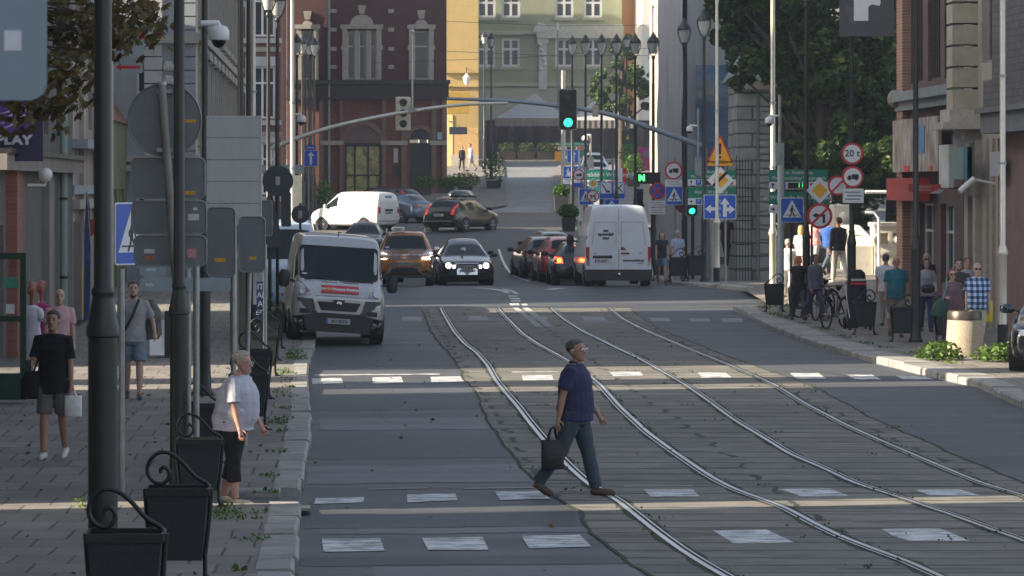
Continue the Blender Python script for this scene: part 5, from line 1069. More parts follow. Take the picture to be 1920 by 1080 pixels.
sq('blue lane direction sign with two white arrows', 1350, 388, Yq, 61, 46, m_blue, [(lambda b, w, h: (arrow(b, (-w*.13, -h*.08), (-w*.46, -h*.08), h*.14, -.008, -.004, hd=2.6), arrow(b, (w*.15, -h*.40), (w*.15, h*.38), h*.16, -.008, -.004, hd=2.4), arrow(b, (w*.15, -h*.1), (w*.46, -h*.1), h*.14, -.0075, -.004, hd=2.6), [b.prism([(-w*.01, h*z), (w*.01, h*z), (w*.01, h*(z+.14)), (-w*.01, h*(z+.14))], -.008, -.004) for z in (-.4, -.12, .16)]), m_wht)])
for px, Y, h, r in ((1334, 107.4, 3.2, .09), (1360, 105.1, 4.2, .035)): post('grey sign post under the lane sign' if px > 1340 else 'pale post holding the second green board', px, Y, h, r)
rnd('round no trucks sign above the white plate by the netted house', 1263, 320, 110, 34, lambda b, r: truck(b, r*1.6, -.01, -.004)); sq('white worded plate between truck and crossing signs', 1263, 343, 110, 32, 12, m_wht, [(lines(2), m_gtx)], rim=False)
crossing('blue crossing sign right of the tall white van', 1264, 367, 110, 32, 35)
rnd('round blue no stopping sign above two white plates', 1233, 358, 112, 32, lambda b, r: (pathb(b, [(-r*.55, -r*.55), (r*.55, r*.55)], r*.2, -.008, -.004), pathb(b, [(-r*.55, r*.55), (r*.55, -r*.55)], r*.2, -.0085, -.004), m_red)[2], face=m_blue)
for py in (382, 396): sq('upper white plate under the no stopping sign' if py < 390 else 'lower white plate under the no stopping sign', 1232, py, 112, 31, 12, m_wht, [(lines(2), m_gtx)], rim=False)
post('grey post of the no stopping sign', 1232, 112.3, 3.0); post('grey post of the truck and crossing signs', 1265, 110.3, 4.2)
t = signroot('road_sign', 'dark red stop octagon seen behind a lamp post', 1283, 379, 111); MB().prism(circle(0, 0, .40, 8, R(22.5)), 0, .02).build('plate', mat('dull_red', (.22, .03, .03), .5), t)
# far mid signs
def updn(b, w, h): arrow(b, (0, -h*.4), (0, h*.4), w*.16, -.008, -.004, hd=3)
sq('blue one way arrow sign below the hanging signal', 1075, 293, 160, 24, 24, m_blue, [(updn, m_wht)])
sq('blue residential zone sign with walker and house', 1073, 323, 160, 33, 23, m_blue, [(lambda b, w, h: (walker(b, h*.8, -.008, -.004, -w*.25, 0), walker(b, h*.5, -.008, -.004, w*.28, h*.1), b.prism([(-w*.05, h*.1), (w*.1, h*.1), (w*.1, h*.3), (-w*.05, h*.3)], -.008, -.004)), m_wht)]); sq('white plate under the residential zone sign', 1072, 339, 160, 32, 11, m_wht, [(lines(2), m_gtx)], rim=False)
post('white post of the residential zone sign', 1056, 161, 7.4, .11, m_galv); post('bright thin post of the small truck sign', 1085, 140, 3.9, .03, m_white)
rnd('small round truck sign on the bright thin post', 1085, 328, 139.8, 21, lambda b, r: truck(b, r*1.6, -.01, -.004)); MB
sq('blue plate under the small truck sign', 1083, 347, 139.9, 18, 8, m_blue, [], rim=False)
diamond('small priority diamond before the far green board', 1112, 344, 138, 22)
t = rnd('small no turn sign under the small diamond', 1112, 368, 138, 24, noturn); slash(t, .27)
sq('blue roadworks pictogram board with crossed tools', 1148, 357, 139, 48, 32, m_blue, [(lambda b, w, h: [b.prism(rrect(x0*w, x1*w, -h*.18, h*.44, .03), -.006, -.004) for x0, x1 in ((-.45, -.03), (.05, .45))], m_wht), (lambda b, w, h: (pathb(b, [(.1*w, h*.36), (.4*w, -h*.1)], w*.04, -.01, -.006), pathb(b, [(.4*w, h*.36), (.1*w, -h*.1)], w*.04, -.01, -.006), pathb(b, [(-.38*w, h*.33), (-.22*w, -h*.04), (-.12*w, -h*.1)], w*.05, -.01, -.006), b.prism([(-.25*w, -h*.13), (-.08*w, -h*.13), (-.1*w, 0), (-.22*w, 0)], -.01, -.006)), m_blk)])
crossing('blue crossing sign peeping over the white van roof', 1147, 385, 137, 28, 24); crossing('blue crossing sign behind the small no turn sign', 1098, 369, 142, 24, 30)
post('grey post under the far crossing sign', 1097, 142.3, 3.1, .05); post('grey post of the roadworks board', 1149, 139.3, 3.6, .05)
t = thing('flag', 'white and red banner beside the roadworks board', 'banner', (gx(1167, 150), 150, gz(331, 150))); MB().bx(-.19, .0, 0, .03, -.4, .4).build('white_half', m_wht, t); MB().bx(0, .19, 0, .03, -.4, .4).build('red_half', m_red, t)
sq('orange board back beside the white signal post', 1047, 293, 168, 13, 18, mat('board_orange', (.55, .24, .02), .5), [], rim=False)
sq('dark green shop board with a small emblem', 1177, 263, 190, 23, 36, mat('shop_dark', (.02, .035, .025), .5), [(lambda b, w, h: b.prism([(-w*.12, h*.05), (w*.12, h*.05), (0, h*.3)], -.006, 0), m_yel), (lambda b, w, h: b.prism([(-w*.5, -h*.5), (w*.5, -h*.5), (w*.5, -h*.2), (-w*.5, -h*.2)], -.005, 0), mat('deep_green', (.01, .10, .02), .5))], rim=False, name='shop_board', cat='shop sign')
t = sq('magenta shop banner behind the lamp posts', 1216, 298, 175, 40, 44, mat('magenta', (.36, .03, .17), .5, var=.2, scale=2), [(lambda b, w, h: b.prism(rrect(-w*.25, w*.3, h*.05, h*.35, .1), -.006, 0), m_sback)], rim=False, name='shop_board', cat='shop sign')
t = sq('black box sign with a green lit letter', 1216, 334, 118, 44, 22, m_ledb, [], rim=False, name='light_sign', cat='lit sign'); text('lettering', 'N', .28, mat('led_n', (.05, .6, .1), .4, var=0, emit=(.05, 1, .15), es=1.6), t, (-.25, -.004, 0), bold=.02)
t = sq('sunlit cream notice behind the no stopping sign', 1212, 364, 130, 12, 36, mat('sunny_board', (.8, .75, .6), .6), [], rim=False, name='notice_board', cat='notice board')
# left blue arrow signs
sq('blue arrow sign beside the far lamp cluster', 583, 297, 125, 26, 30, m_blue, [(updn, m_wht)]); sq('small blue plate over the arrow sign', 583, 277, 125, 18, 10, m_blue, [(lines(1), m_wht)], rim=False); post('grey post of the blue arrow sign', 578, 125.3, 4.3, .04)

# ------------------------------------------------------------------ signal masts
m_bulbg = mat('signal_green', (.05, .7, .4), .3, var=0, emit=(.02, 1.0, .36), es=1.5); m_lens = mat('signal_off', (.02, .02, .02), .25, var=0)
def signal(lab, px, py, Y, hpx, on=0, back=None, w=.42):
    h = hpx*Y/FPX; t = signroot('traffic_light', lab, px, py, Y, 0, 'traffic light'); k = h/3; w_ = w*h
    MB().prism(rrect(-w_/2-.03, w_/2+.03, -h/2-.03, h/2+.03, .05), .1, .12).build('backing_board', m_galv if back is None else back, t); MB().prism(rrect(-w_/2, w_/2, -h/2, h/2, .05), -.06, .1).build('housing', m_blk if back is None else back, t)
    for i in range(3):
        z = -h/2+k*(i+.5); MB().prism(circle(0, z, k*.33, 18), -.075, -.06).build('lens', (m_bulbg if i == on else m_lens), t)
        b = MB(); N_ = 9
        for j in range(N_):
            a0, a1 = R(10+160*j/N_), R(10+160*(j+1)/N_); r0, r1 = k*.36, k*.40
            b.add([(r0*math.cos(a0), -.07, z+r0*math.sin(a0)), (r1*math.cos(a0), -.07, z+r1*math.sin(a0)), (r1*math.cos(a1), -.07, z+r1*math.sin(a1)), (r0*math.cos(a1), -.07, z+r0*math.sin(a1)), (r0*math.cos(a0), -.27, z+r0*math.sin(a0)-.02), (r1*math.cos(a0), -.27, z+r1*math.sin(a0)-.02), (r1*math.cos(a1), -.27, z+r1*math.sin(a1)-.02), (r0*math.cos(a1), -.27, z+r0*math.sin(a1)-.02)], [(0, 1, 5, 4), (1, 2, 6, 5), (2, 3, 7, 6), (3, 0, 4, 7), (4, 5, 6, 7)])
        b.build('visor', m_blk, t)
    return t
Ya, Yb_ = 104.0, 109.0
def sarm(lab, Y, pts, base_px, m, r):
    x0 = gx(base_px, Y); t = thing('signal_mast', lab, 'signal mast', (x0, Y, zg(Y)+.1)); P = [(gx(px, Y)-x0, 0, gz(py, Y)-zg(Y)-.1) for px, py in pts]
    MB().tube([(0, 0, 0), (0, 0, P[0][2]*.6), P[0]], [.14, .12, .10], 14).build('pole', m, t, 60)
    q = [Vector(p) for p in P]; o = []
    for i in range(len(q)-1):
        p0, p1, p2, p3 = q[max(i-1, 0)], q[i], q[i+1], q[min(i+2, len(q)-1)]
        for j in range(5): u = j/5; o.append(tuple(.5*((2*p1)+(p2-p0)*u+(2*p0-5*p1+4*p2-p3)*u*u+(3*p1-3*p2+p3-p0)*u**3)))
    o.append(tuple(q[-1])); k = len(o); MB().tube(o, [r*(1-.5*i/k) for i in range(k)], 12).build('arm', m, t, 60); return t
sarm('curved white mast arm reaching from the left pavement', Ya, [(505, 280), (560, 258), (640, 234), (755, 211), (860, 197), (952, 193)], 505, m_silver, .085)
sarm('curved grey mast arm reaching from the right pavement', Yb_, [(1322, 276), (1240, 247), (1140, 214), (1050, 199), (950, 189), (838, 185)], 1324, mat('shaded_arm_steel', (.27, .31, .36), .45, metal=.4, var=.1), .10)  # this arm has its grey blue shaded tone put into the colour
signal('black traffic light showing green on the grey mast arm', 1065, 205, Yb_-.15, 74, 0)
signal('traffic light seen from behind on the white mast arm', 756, 213, Ya+.25, 60, -1, back=mat('cream_back', (.72, .66, .52), .5))
t = thing('antenna_rod', 'thin white antenna rod with a ball on the white mast arm', 'antenna', (gx(773, Ya), Ya, gz(203, Ya))); MB().tube([(0, 0, -.08), (0, 0, 2.4)], .032, 8).build('rod', m_silver, t, 60); MB().ball((0, 0, 2.5), .07, 10, 6).build('ball', m_silver, t, 180); MB().bx(-.14, .14, -.1, .1, -.12, .02).build('clamp', m_galv, t)
t = thing('antenna_rod', 'small grey antenna rod over the hanging traffic light', 'antenna', (gx(1046, Yb_), Yb_, gz(200, Yb_))); MB().tube([(0, 0, 0), (0, 0, 2.6)], .022, 8).build('rod', m_galv, t, 60); MB().lathe([(.05, 2.6), (.05, 2.85)], n=8).build('cap', m_white, t)
t = thing('arm_box', 'small cream box fixed on the grey mast arm', 'control box', (gx(1116, Yb_), Yb_-.1, gz(208, Yb_))); MB().bx(-.1, .1, -.08, .08, -.2, .2, bev=.02).build('box', mat('cream_box', (.45, .42, .33), .5), t); MB().tube([(0, .08, 0), (0, .16, 0)], .04, 6).build('bracket', m_galv, t)
signal('small traffic light showing green right of the lane sign posts', 1297, 378, 110, 52, 0, w=.36)
post('dark post of the small traffic light', 1299, 110.3, 3.4, .06, m_pole)
signal('far small traffic light behind the tall van', 1199, 378, 132, 46, -1, w=.36)
t = thing('railing', 'white curved tube frame standing behind the round signs', 'railing', (gx(1622, 90), 90, .8)); MB().tube([(0, 0, 1.62+.86), (.75, 0, 1.62+.86), (.95, 0, 1.60+.84), (1.05, 0, 2.25), (1.05, 0, -.1)], .05, 10).build('frame', m_wht, t, 60); MB().tube([(.0, 0, 1.9), (.25, 0, 1.9), (.38, 0, 1.75), (.4, 0, -.1)], .04, 10).build('inner_frame', m_wht, t, 60)
# banner on the lamp post (back side, with a bright panel)
t = thing('banner_frame', 'grey square banner frame with a white flag shape on the lamp post', 'banner', (gx(1625, 74.7), 74.7, gz(68, 74.7))); s = 74.7/FPX
MB().bx(-51*s, 51*s, 0, .03, 0, 110*s).build('panel', mat('banner_grey', (.085, .085, .09), .6, var=.1), t); MB().prism([(-24*s, 29*s), (3*s, 29*s), (3*s, 55*s), (10*s, 60*s), (24*s, 57*s), (26*s, 62*s), (26*s, 112*s), (-24*s, 112*s)], -.004, 0).build('white_shape', m_wht, t)
b = MB(); b.prism([(x*s, z*s) for x, z in [(-42, 62)]+[(-48+50*math.sin(R(a))*1.0, 62-50*math.cos(R(a))*.9+0) for a in (20, 40, 60)]], -.003, 0); b.build('emblem', mat('emblem_grey', (.11, .11, .12), .6), t); MB().tube([(-28*s, .05, -20*s), (-28*s, .05, 110*s)], .02, 6).build('bracket', m_pole, t)
# ================================================================== LEFT SIGN BACKS AND SMALL PROPS
m_sback2 = mat('dark_sign_back', (.050, .056, .062), .55, metal=.2, var=.15, scale=3)
m_rim = mat('sign_rim', (.26, .27, .27), .45, metal=.4, var=.1)
m_stick = mat('sticker_orange', (.62, .30, .02), .5, var=.3, scale=40); m_stick2 = mat('sticker_white', (.55, .55, .56), .5, var=.3, scale=40); m_stick3 = mat('sticker_red', (.45, .12, .06), .5, var=.3, scale=30); m_stick4 = mat('sticker_pink', (.55, .22, .25), .5, var=.5, scale=40)
def back(lab, px0, px1, py0, py1, Y, m=None, stickers=(), rim=True, r=.06, rz=0):
    t = thing('road_sign', lab, 'road sign', (gx((px0+px1)/2, Y), Y, gz((py0+py1)/2, Y)), rz); w_, h_ = (px1-px0)*Y/FPX/2, (py1-py0)*Y/FPX/2
    MB().prism(rrect(-w_, w_, -h_, h_, min(r, w_*.4, h_*.4)), 0, .012).build('plate', m or m_sback, t)
    if rim:
        b = MB(); o = rrect(-w_, w_, -h_, h_, min(r, w_*.4, h_*.4)); b.tube([(p, -.006, q) for p, q in o]+[(o[0][0], -.006, o[0][1])], .009, 6, cap=False); b.build('rim', m_rim, t, 60)
    for a0, a1, b0, b1, sm in stickers: MB().bx((a0-(px0+px1)/2)*Y/FPX, (a1-(px0+px1)/2)*Y/FPX, -.003, 0, ((py0+py1)/2-b1)*Y/FPX, ((py0+py1)/2-b0)*Y/FPX).build('sticker', sm, t)
    return t
Yr = 34.9; s = Yr/FPX
t = thing('road_sign', 'large round grey sign back on a leaning pipe', 'road sign', (gx(309, Yr), Yr, gz(225, Yr))); MB().prism(circle(0, 0, 68*s, 40), 0, .012).build('plate', m_sback, t)
b = MB(); b.tube([(p, -.006, q) for p, q in circle(0, 0, 68.5*s, 40)+[circle(0, 0, 68.5*s, 40)[0]]], .010, 6, cap=False); b.build('rim', m_rim, t, 60); MB().bx(37*s, 59*s, -.003, 0, -5*s, 1*s).build('sticker', m_stick, t)
b = MB()
for z in (50, -60): b.bx(-14*s, 14*s, -.07, 0, z*s, (z+7)*s)
b.build('clamp', m_galv, t)
t = thing('sign_post', 'leaning rusty pipe in front of the round sign back', 'post', (gx(362, Yr-.06), Yr-.06, .13)); P = lambda px, py: (gx(px, Yr-.06)-gx(362, Yr-.06), 0, gz(py, Yr-.06)-.13); MB().tube([P(303, 154), P(326, 470), (0, 0, 0)], .047, 12).build('pole', mat('rusty_pipe', (.27, .27, .25), .6, metal=.3, var=.2, dirt=(.20, .10, .05), dscale=1.5, damt=.8), t, 60); MB().tube([P(303, 154), P(303.5, 160)], .055, 12).build('cap', m_galv, t, 60)
back('uppermost rectangular sign back under the round one', 246, 384, 296, 372, 35.0, stickers=[(345, 366, 358, 365, m_stick)])
back('middle rectangular sign back with two white stickers', 247, 387, 377, 438, 35.0, stickers=[(362, 370, 389, 394, m_stick2), (353, 373, 401, 413, m_stick2)])
back('lower rectangular sign back with red and pink stickers', 252, 387, 442, 498, 35.0, stickers=[(270, 290, 467, 475, m_stick2), (273, 288, 479, 487, m_stick3), (351, 368, 466, 483, m_stick4)])
crossing('blue pedestrian crossing sign half hidden by the sign backs', 246, 438, 36.4, 112, 117, R(62))
post('square galvanised post beside the nearest lamp post', 228, 34.6, 2.45, .036, m_galv)
post('galvanised post behind the second lamp post', 368, 36.5, 2.45, .038); post('pale post left of the galvanised one', 354, 38, 2.0, .03)
back('tall plain grey sign back with a yellow sticker', 388, 441, 389, 519, 38.6, stickers=[(402, 423, 484, 491, m_stick)], r=.1); post('grey post of the tall plain sign back', 438, 38.7, 2.95, .035)
back('smaller plain grey sign back left of the postal van', 448, 497, 406, 510, 41, stickers=[(467, 481, 481, 487, m_stick)], r=.1); post('leaning thin post of the smaller plain sign back', 460, 41.1, 2.45, .03, None, .06)
back('pale grey sign back with a sunlit corner by the white box', 487, 510, 376, 442, 52, rim=True); 
t = thing('light_box', 'tall pale panelled box with bolt rows above the sign backs', 'light box', (gx(437, 44), 44, gz(420, 44))); s = 44/FPX; b = MB(); bo = MB()
for k in range(5):
    z0 = k*41*s-.02; b.bx(-50*s, 50*s, 0, .02, z0+.004, z0+41*s-.004, bev=.003)
    for j in (-46, -23, 0, 23, 46):
        for zz_ in (3.5, 37): bo.prism(circle(j*s, z0+zz_*s, .008, 6), -.004, 0)
b.bx(-50*s, 50*s, .02, .30, -.02, 203*s); b.build('body', mat('box_pale', (.46, .46, .44), .5, var=.06, dirt=(.26, .26, .25), dscale=1.5, stretch=(1, 1, .3)), t); bo.build('bolts', m_galv, t)
MB().bx(50.3*s, 53*s, 0, .30, -.02, 203*s).build('side_frame', mat('box_frame', (.45, .44, .42), .5), t); MB().tube([(0, .15, -1.75), (0, .15, 0)], .05, 10).build('post', m_galv, t, 60)
m_lbl = mat('pale_blue_board', (.30, .35, .37), .5, var=.1)
back('long pale blue board low behind the lamp posts', 262, 440, 521, 546, 44, m_lbl, stickers=[(273, 289, 531, 537, m_stick2)], rim=False); back('short pale blue board above the long one', 262, 310, 499, 518, 44.2, m_lbl, stickers=[(274, 292, 503, 508, m_stick2)], rim=False)
post('post holding the long pale blue board', 352, 44.3, 2.2, .04)
# far sign backs before the postal van
def rback(lab, px, py, Y, d, m): t = thing('road_sign', lab, 'road sign', (gx(px, Y), Y, gz(py, Y))); MB().prism(circle(0, 0, d/2*Y/FPX, 24), 0, .015).build('plate', m, t); MB().prism([(-.05, -.1), (.05, -.1), (.05, .1), (-.05, .1)], -.03, 0).build('clamp', m_galv, t)
rback('dark round sign back above the postal van', 521, 339, 74, 58, m_sback2); rback('small dark round sign back above the pale blue van', 563, 402, 84, 34, m_sback2)
t = thing('road_sign', 'dark triangular sign back left of the postal van', 'road sign', (gx(508, 70), 70, gz(440, 70))); s = 70/FPX; MB().prism([(-28*s, -24*s), (24*s, -24*s), (-2*s, 96*s)], 0, .015).build('plate', m_sback2, t); MB().prism([(-.05, .2), (.05, .2), (.05, .3), (-.05, .3)], -.03, 0).build('clamp', m_galv, t)
back('small dark sign back under the dark round one', 527, 546, 359, 425, 73, m_sback2, rim=False); back('bright sunlit yellow white sign back by the pale mast', 548, 566, 329, 388, 92.5, mat('sunlit_back', (.8, .74, .55), .5), rim=False); back('pale blue grey board behind the dark round sign back', 487, 570, 309, 326, 97.6, m_lbl, rim=False)  # sunlight is put into the colour of the yellow white sign back
post('post of the bright sunlit sign back', 556, 92.7, 3.4, .04); post('dark post of the round sign back', 520, 74.2, 4.2, .04, m_pole); post('dark post of the triangular sign back', 506, 70.2, 3.3, .04, m_pole); post('post of the small round sign back', 563, 84.2, 2.9, .035, m_pole)
post('grey post under the pale grey sign back', 497, 52.2, 2.4, .035)
t = thing('advert_banner', 'narrow blue vertical banner with white letters left of the van', 'banner', (gx(488, 62), 62, gz(600, 62))); s = 62/FPX; MB().bx(-7*s, 7*s, 0, .05, 0, 72*s).build('panel', mat('banner_blue', (.03, .045, .16), .5), t)
for k, ch in enumerate(('IT', 'AI', 'A', 'EC')): text('lettering', ch, .15, m_wht, t, (0, -.004, (62-16*k)*s))
# the nearest sign back, out of focus at the top left
Yn = 9.6; s = Yn/FPX; t = thing('road_sign', 'pale blue grey sign back closest to the camera with a white sticker', 'road sign', (gx(-180, Yn), Yn, gz(-100, Yn)))
MB().prism(rrect(-300*s, 267*s, -288*s, 290*s, 34*s, 6), 0, .012).build('plate', mat('near_back', (.27, .34, .39), .5, metal=.2, var=.06), t); MB().bx(188*s, 220*s, -.003, 0, -195*s, -157*s).build('sticker', mat('near_sticker', (.75, .74, .80), .5), t); MB().tube([(0, .04, -3.6), (0, .04, .4)], .035, 10).build('post', m_galv, t, 60)
# purple shop sign, globe lamp, green display frame, A-board, blue flag
t = thing('shop_sign', 'dark purple projecting shop sign with white letters', 'shop sign', (gx(25, 60), 60, gz(302, 60))); s = 60/FPX
MB().bx(-55*s, 56*s, 0, .14, 0, 118*s, bev=.01).build('panel', mat('purple_sign', (.022, .013, .055), .4, var=.1), t); text('lettering', 'PLAY', .235, mat('sign_letter', (.55, .54, .60), .4), t, (1*s, -.006, 39*s), wscale=1.25, bold=.012)
b = MB(); b.prism(circle(4*s, 84*s, 34*s, 28), -.004, 0); b.build('logo', mat('logo_violet', (.10, .04, .25), .4), t); b = MB()
for k in range(4):
    P = []; 
    for a in range(-6, 7): u = a/6; P.append(((4+30*u)*s, (84+26*(.55-k*.36)+8*math.sin(u*2.2+.5))*s))
    Q = [(p, q-5*s*(1-abs(p/s-4)/36)) for p, q in reversed(P)]; P = [p for p in P if (p[0]/s-4)**2+(p[1]/s-84)**2 < 34**2]; Q = [p for p in Q if (p[0]/s-4)**2+(p[1]/s-84)**2 < 34**2]
    if len(P) > 2: b.prism((P+Q)[::-1], -.008, -.004)
b.build('logo_bands', mat('logo_white', (.5, .46, .58), .4), t); MB().tube([(-.8, .07, .3), (-.5, .07, .3)], .02, 6).build('arm', m_dk, t)
t = thing('globe_lamp', 'white globe lamp on the grey shop wall', 'lamp', (gx(85, 63.5), 63.5, gz(328, 63.5))); MB().ball((0, 0, 0), .145, 20, 14).build('globe', mat('opal', (.62, .61, .58), .25), t, 180); MB().tube([(0, 0, -.14), (0, 0, -.2), (-.35, 0, -.2)], .03, 8).build('arm', m_white, t, 60)
m_clear = bpy.data.materials.new('clear_glass'); m_clear.use_nodes = True; N_ = m_clear.node_tree.nodes; tb = N_.new('ShaderNodeBsdfTransparent'); gb = N_.new('ShaderNodeBsdfGlossy'); gb.inputs['Roughness'].default_value = .03; mxs = N_.new('ShaderNodeMixShader'); mxs.inputs[0].default_value = .18; m_clear.node_tree.links.new(tb.outputs[0], mxs.inputs[1]); m_clear.node_tree.links.new(gb.outputs[0], mxs.inputs[2]); m_clear.node_tree.links.new(mxs.outputs[0], N_['Material Output'].inputs[0])
m_sg = mat('stall_green', (.006, .038, .015), .4, var=.2, scale=4, dirt=(.05, .06, .05), dscale=4, damt=.5)
t = thing('display_stand', 'green metal framed glass display stand at the left edge', 'display stand', (gx(43, 49), 49, .13)); s = 49/FPX; zz2 = lambda py: gz(py, 49)-.13
b = MB(); b.bx(-1.2, .05, -.04, .04, zz2(486), zz2(474)); b.bx(-.04, .05, -.045, .045, .04, zz2(486)); b.bx(-1.2, -.04, -.035, .035, zz2(603), zz2(592)); b.bx(-1.2, -.04, -.035, .035, 0.05, zz2(700)); b.bx(-1.2, -.04, .04, .06, .05, zz2(705)); b.bx(-1.2, -1.12, -.045, .045, .04, zz2(486)); b.build('frame', m_sg, t); MB().bx(-1.12, -.04, 0, .012, zz2(700), zz2(486)).build('glass_panel', m_clear, t)
MB().bx(-.31, -.07, -.012, -.002, zz2(540), zz2(520)).build('notice', mat('green_notice', (.05, .24, .15), .5, var=.3, scale=30), t); MB().bx(-.26, -.13, -.012, -.002, zz2(588), zz2(570)).build('notice', m_stick2, t); MB().bx(-1.2, .06, -.06, .06, .02, .05).build('sill', m_galv, t)
t = thing('advert_board', 'white advertising board standing on the left pavement', 'sign board', (gx(295, 62), 62, .13)); s = 62/FPX; b = MB(); b.add([(-14*s, -.1, .05), (14*s, -.1, .05), (14*s, .0, .72), (-14*s, 0, .72), (-14*s, .25, .05), (14*s, .25, .05), (14*s, .05, .72), (-14*s, .05, .72)], [(0, 1, 2, 3), (5, 4, 7, 6), (3, 2, 6, 7), (0, 3, 7, 4), (1, 5, 6, 2), (0, 4, 5, 1)]); b.build('board', m_wht, t); b = MB(); b.bx(14*s, 24*s, -.1, .3, 0, .9); b.build('dark_case', m_blk, t)
t = thing('beach_flag', 'tall narrow blue feather flag by the pinkish house', 'flag', (gx(161, 72), 72, .13)); s = 72/FPX; MB().prism([(-4*s, .3), (6*s, .3), (9*s, 1.6), (7*s, 2.9), (1*s, 3.2), (-3*s, 2.2)], 0, .01).build('flag_cloth', mat('flag_blue', (.03, .05, .16), .7, var=.6, scale=5), t); MB().tube([(8*s, 0, 0), (9*s, 0, 2), (2*s, 0, 3.2)], .012, 6).build('pole', m_galv, t, 60); MB().prism([(-6*s, .4), (-2*s, .4), (-2*s, 1.5), (-6*s, 1.5)], .0, .02).build('yellow_strip', m_yel, t)
# round clinic sign and arrow board on the left facade
t = thing('round_board', 'pale round shop board with a red dot high on the left', 'shop sign', (gx(245, 70), 70, gz(72, 70))); MB().prism(circle(0, 0, .43, 32), 0, .04).build('board', m_lbl, t); MB().prism(circle(.24, .06, .09, 14), -.004, 0).build('dot', m_red, t); MB().tube([(-.4, .02, 0), (-1.0, .02, 0)], .03, 6).build('arm', m_dk, t)
t = sq('pale board with a red arrow pointing left', 240, 126, 72, 54, 22, m_lbl, [(lambda b, w, h: arrow(b, (w*.42, 0), (-w*.42, 0), h*.26, -.006, 0, hd=2.6), m_red)], rim=False, name='arrow_board', cat='shop sign')
# cafe tent and terrace on the square
m_canvas = mat('tent_canvas', (.36, .36, .37), .9, var=.06); 
def tent(lab, px0, px1, pye, apx, apy, Y, D=6):
    x0, x1 = gx(px0, Y), gx(px1, Y); z = zg(Y); t = thing('cafe_tent', lab, 'cafe tent', (x0, Y, z), 0, 'canvas tents on the square'); W = x1-x0; e = gz(pye, Y)-z; ap = gz(apy, Y)-z; b = MB()
    C = [(0, 0, e), (W, 0, e), (W, D, e), (0, D, e)]; a = (gx(apx, Y)-x0, D/2, ap); n = 6
    for k in range(4):
        p, q = Vector(C[k]), Vector(C[(k+1) % 4]); A_ = Vector(a)
        for i in range(n):
            P = lambda u, v: (lambda m: (m.x, m.y, m.z-.25*math.sin(math.pi*u)*e*.12*(1-.0)))(p.lerp(q, v).lerp(A_, u))
            for j in range(n): b.add([P(i/n, j/n), P(i/n, (j+1)/n), P((i+1)/n, (j+1)/n), P((i+1)/n, j/n)], [(0, 1, 2, 3)])
    b.build('canopy', m_canvas, t, 180); b = MB()
    for k in range(24):
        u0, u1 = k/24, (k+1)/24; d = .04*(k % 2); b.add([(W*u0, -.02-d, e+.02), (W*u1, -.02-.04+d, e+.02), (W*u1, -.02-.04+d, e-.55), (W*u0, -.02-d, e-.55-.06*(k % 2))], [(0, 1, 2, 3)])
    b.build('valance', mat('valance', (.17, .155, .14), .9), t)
    for x in (.1, W-.1):
        for y in (.1, D-.1): MB().tube([(x, y, 0), (x, y, e)], .05, 8).build('pole', m_dk, t, 60)
tent('wide pale canvas tent over the cafe terrace', 928, 1066, 222, 1008, 172, 232); tent('pale canvas tent right of the hanging signal', 1068, 1192, 226, 1130, 178, 230)
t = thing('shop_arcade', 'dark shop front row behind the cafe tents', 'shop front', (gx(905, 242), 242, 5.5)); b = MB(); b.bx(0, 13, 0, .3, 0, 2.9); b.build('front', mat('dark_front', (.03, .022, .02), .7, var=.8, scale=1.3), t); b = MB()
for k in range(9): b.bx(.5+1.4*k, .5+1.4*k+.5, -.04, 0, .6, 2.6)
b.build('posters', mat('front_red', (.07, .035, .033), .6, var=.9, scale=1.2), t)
def planter(lab, px, py, Y, w_, h_, bush, box=(.05, .05, .05), n=500, group='leafy planters along the far street', flowers=False):
    z = gz(py, Y); t = thing('planter', lab, 'planter', (gx(px, Y), Y, z), 0, group); b = MB(); b.add([(-w_*.42, -w_*.42, 0), (w_*.42, -w_*.42, 0), (w_*.42, w_*.42, 0), (-w_*.42, w_*.42, 0), (-w_*.5, -w_*.5, h_), (w_*.5, -w_*.5, h_), (w_*.5, w_*.5, h_), (-w_*.5, w_*.5, h_)], [(0, 1, 5, 4), (1, 2, 6, 5), (2, 3, 7, 6), (3, 0, 4, 7), (4, 5, 6, 7), (3, 2, 1, 0)])
    b.build('box', mat('planter_box', box, .7), t); C = []
    for _ in range(n):
        v = rng.normal(size=3); v /= np.linalg.norm(v); q = random.random()**.35; C.append((v[0]*q*bush[0], v[1]*q*bush[0], h_+bush[1]*.8+v[2]*q*bush[1]))
    leaves('leaves', C, .17, m_dleaf if 'terrace' in lab else m_pleaf, t, kind=None)
    if flowers: leaves('flowers', [c for c in C if random.random() < .12], .12, mat('red_flowers', (.45, .03, .04), .6), t, kind=None)
    return t
for lab, px, py, Y, w_, h_, bu in [('leafy planter before the arched shop at its left', 605, 396, 165, .6, .4, (.6, .7)), ('leafy planter right of the estate car', 797, 366, 172, .7, .3, (.65, .42)), ('leafy planter behind the roof box', 840, 362, 174, .7, .3, (.6, .38)), ('wide leafy planter before the yellow house', 872, 360, 176, .8, .3, (.85, .45)), ('tall planter bush around the far lamp post', 926, 352, 188, .9, .4, (.75, .95)), ('leafy planter on the right of the cobbled street', 1052, 396, 152, .7, .75, (.42, .3)), ('lower leafy planter nearer on the right', 1066, 434, 139, .6, .6, (.45, .35)), ('leafy bush planter before the dark shop board', 1186, 322, 180, .8, .5, (.85, .6)), ('leafy bush planter above the small signal', 1188, 350, 168, .7, .4, (.6, .8))]:
    planter(lab, px, py, Y, w_, h_, bu, group='leafy planters along the far street', flowers='yellow' in lab)
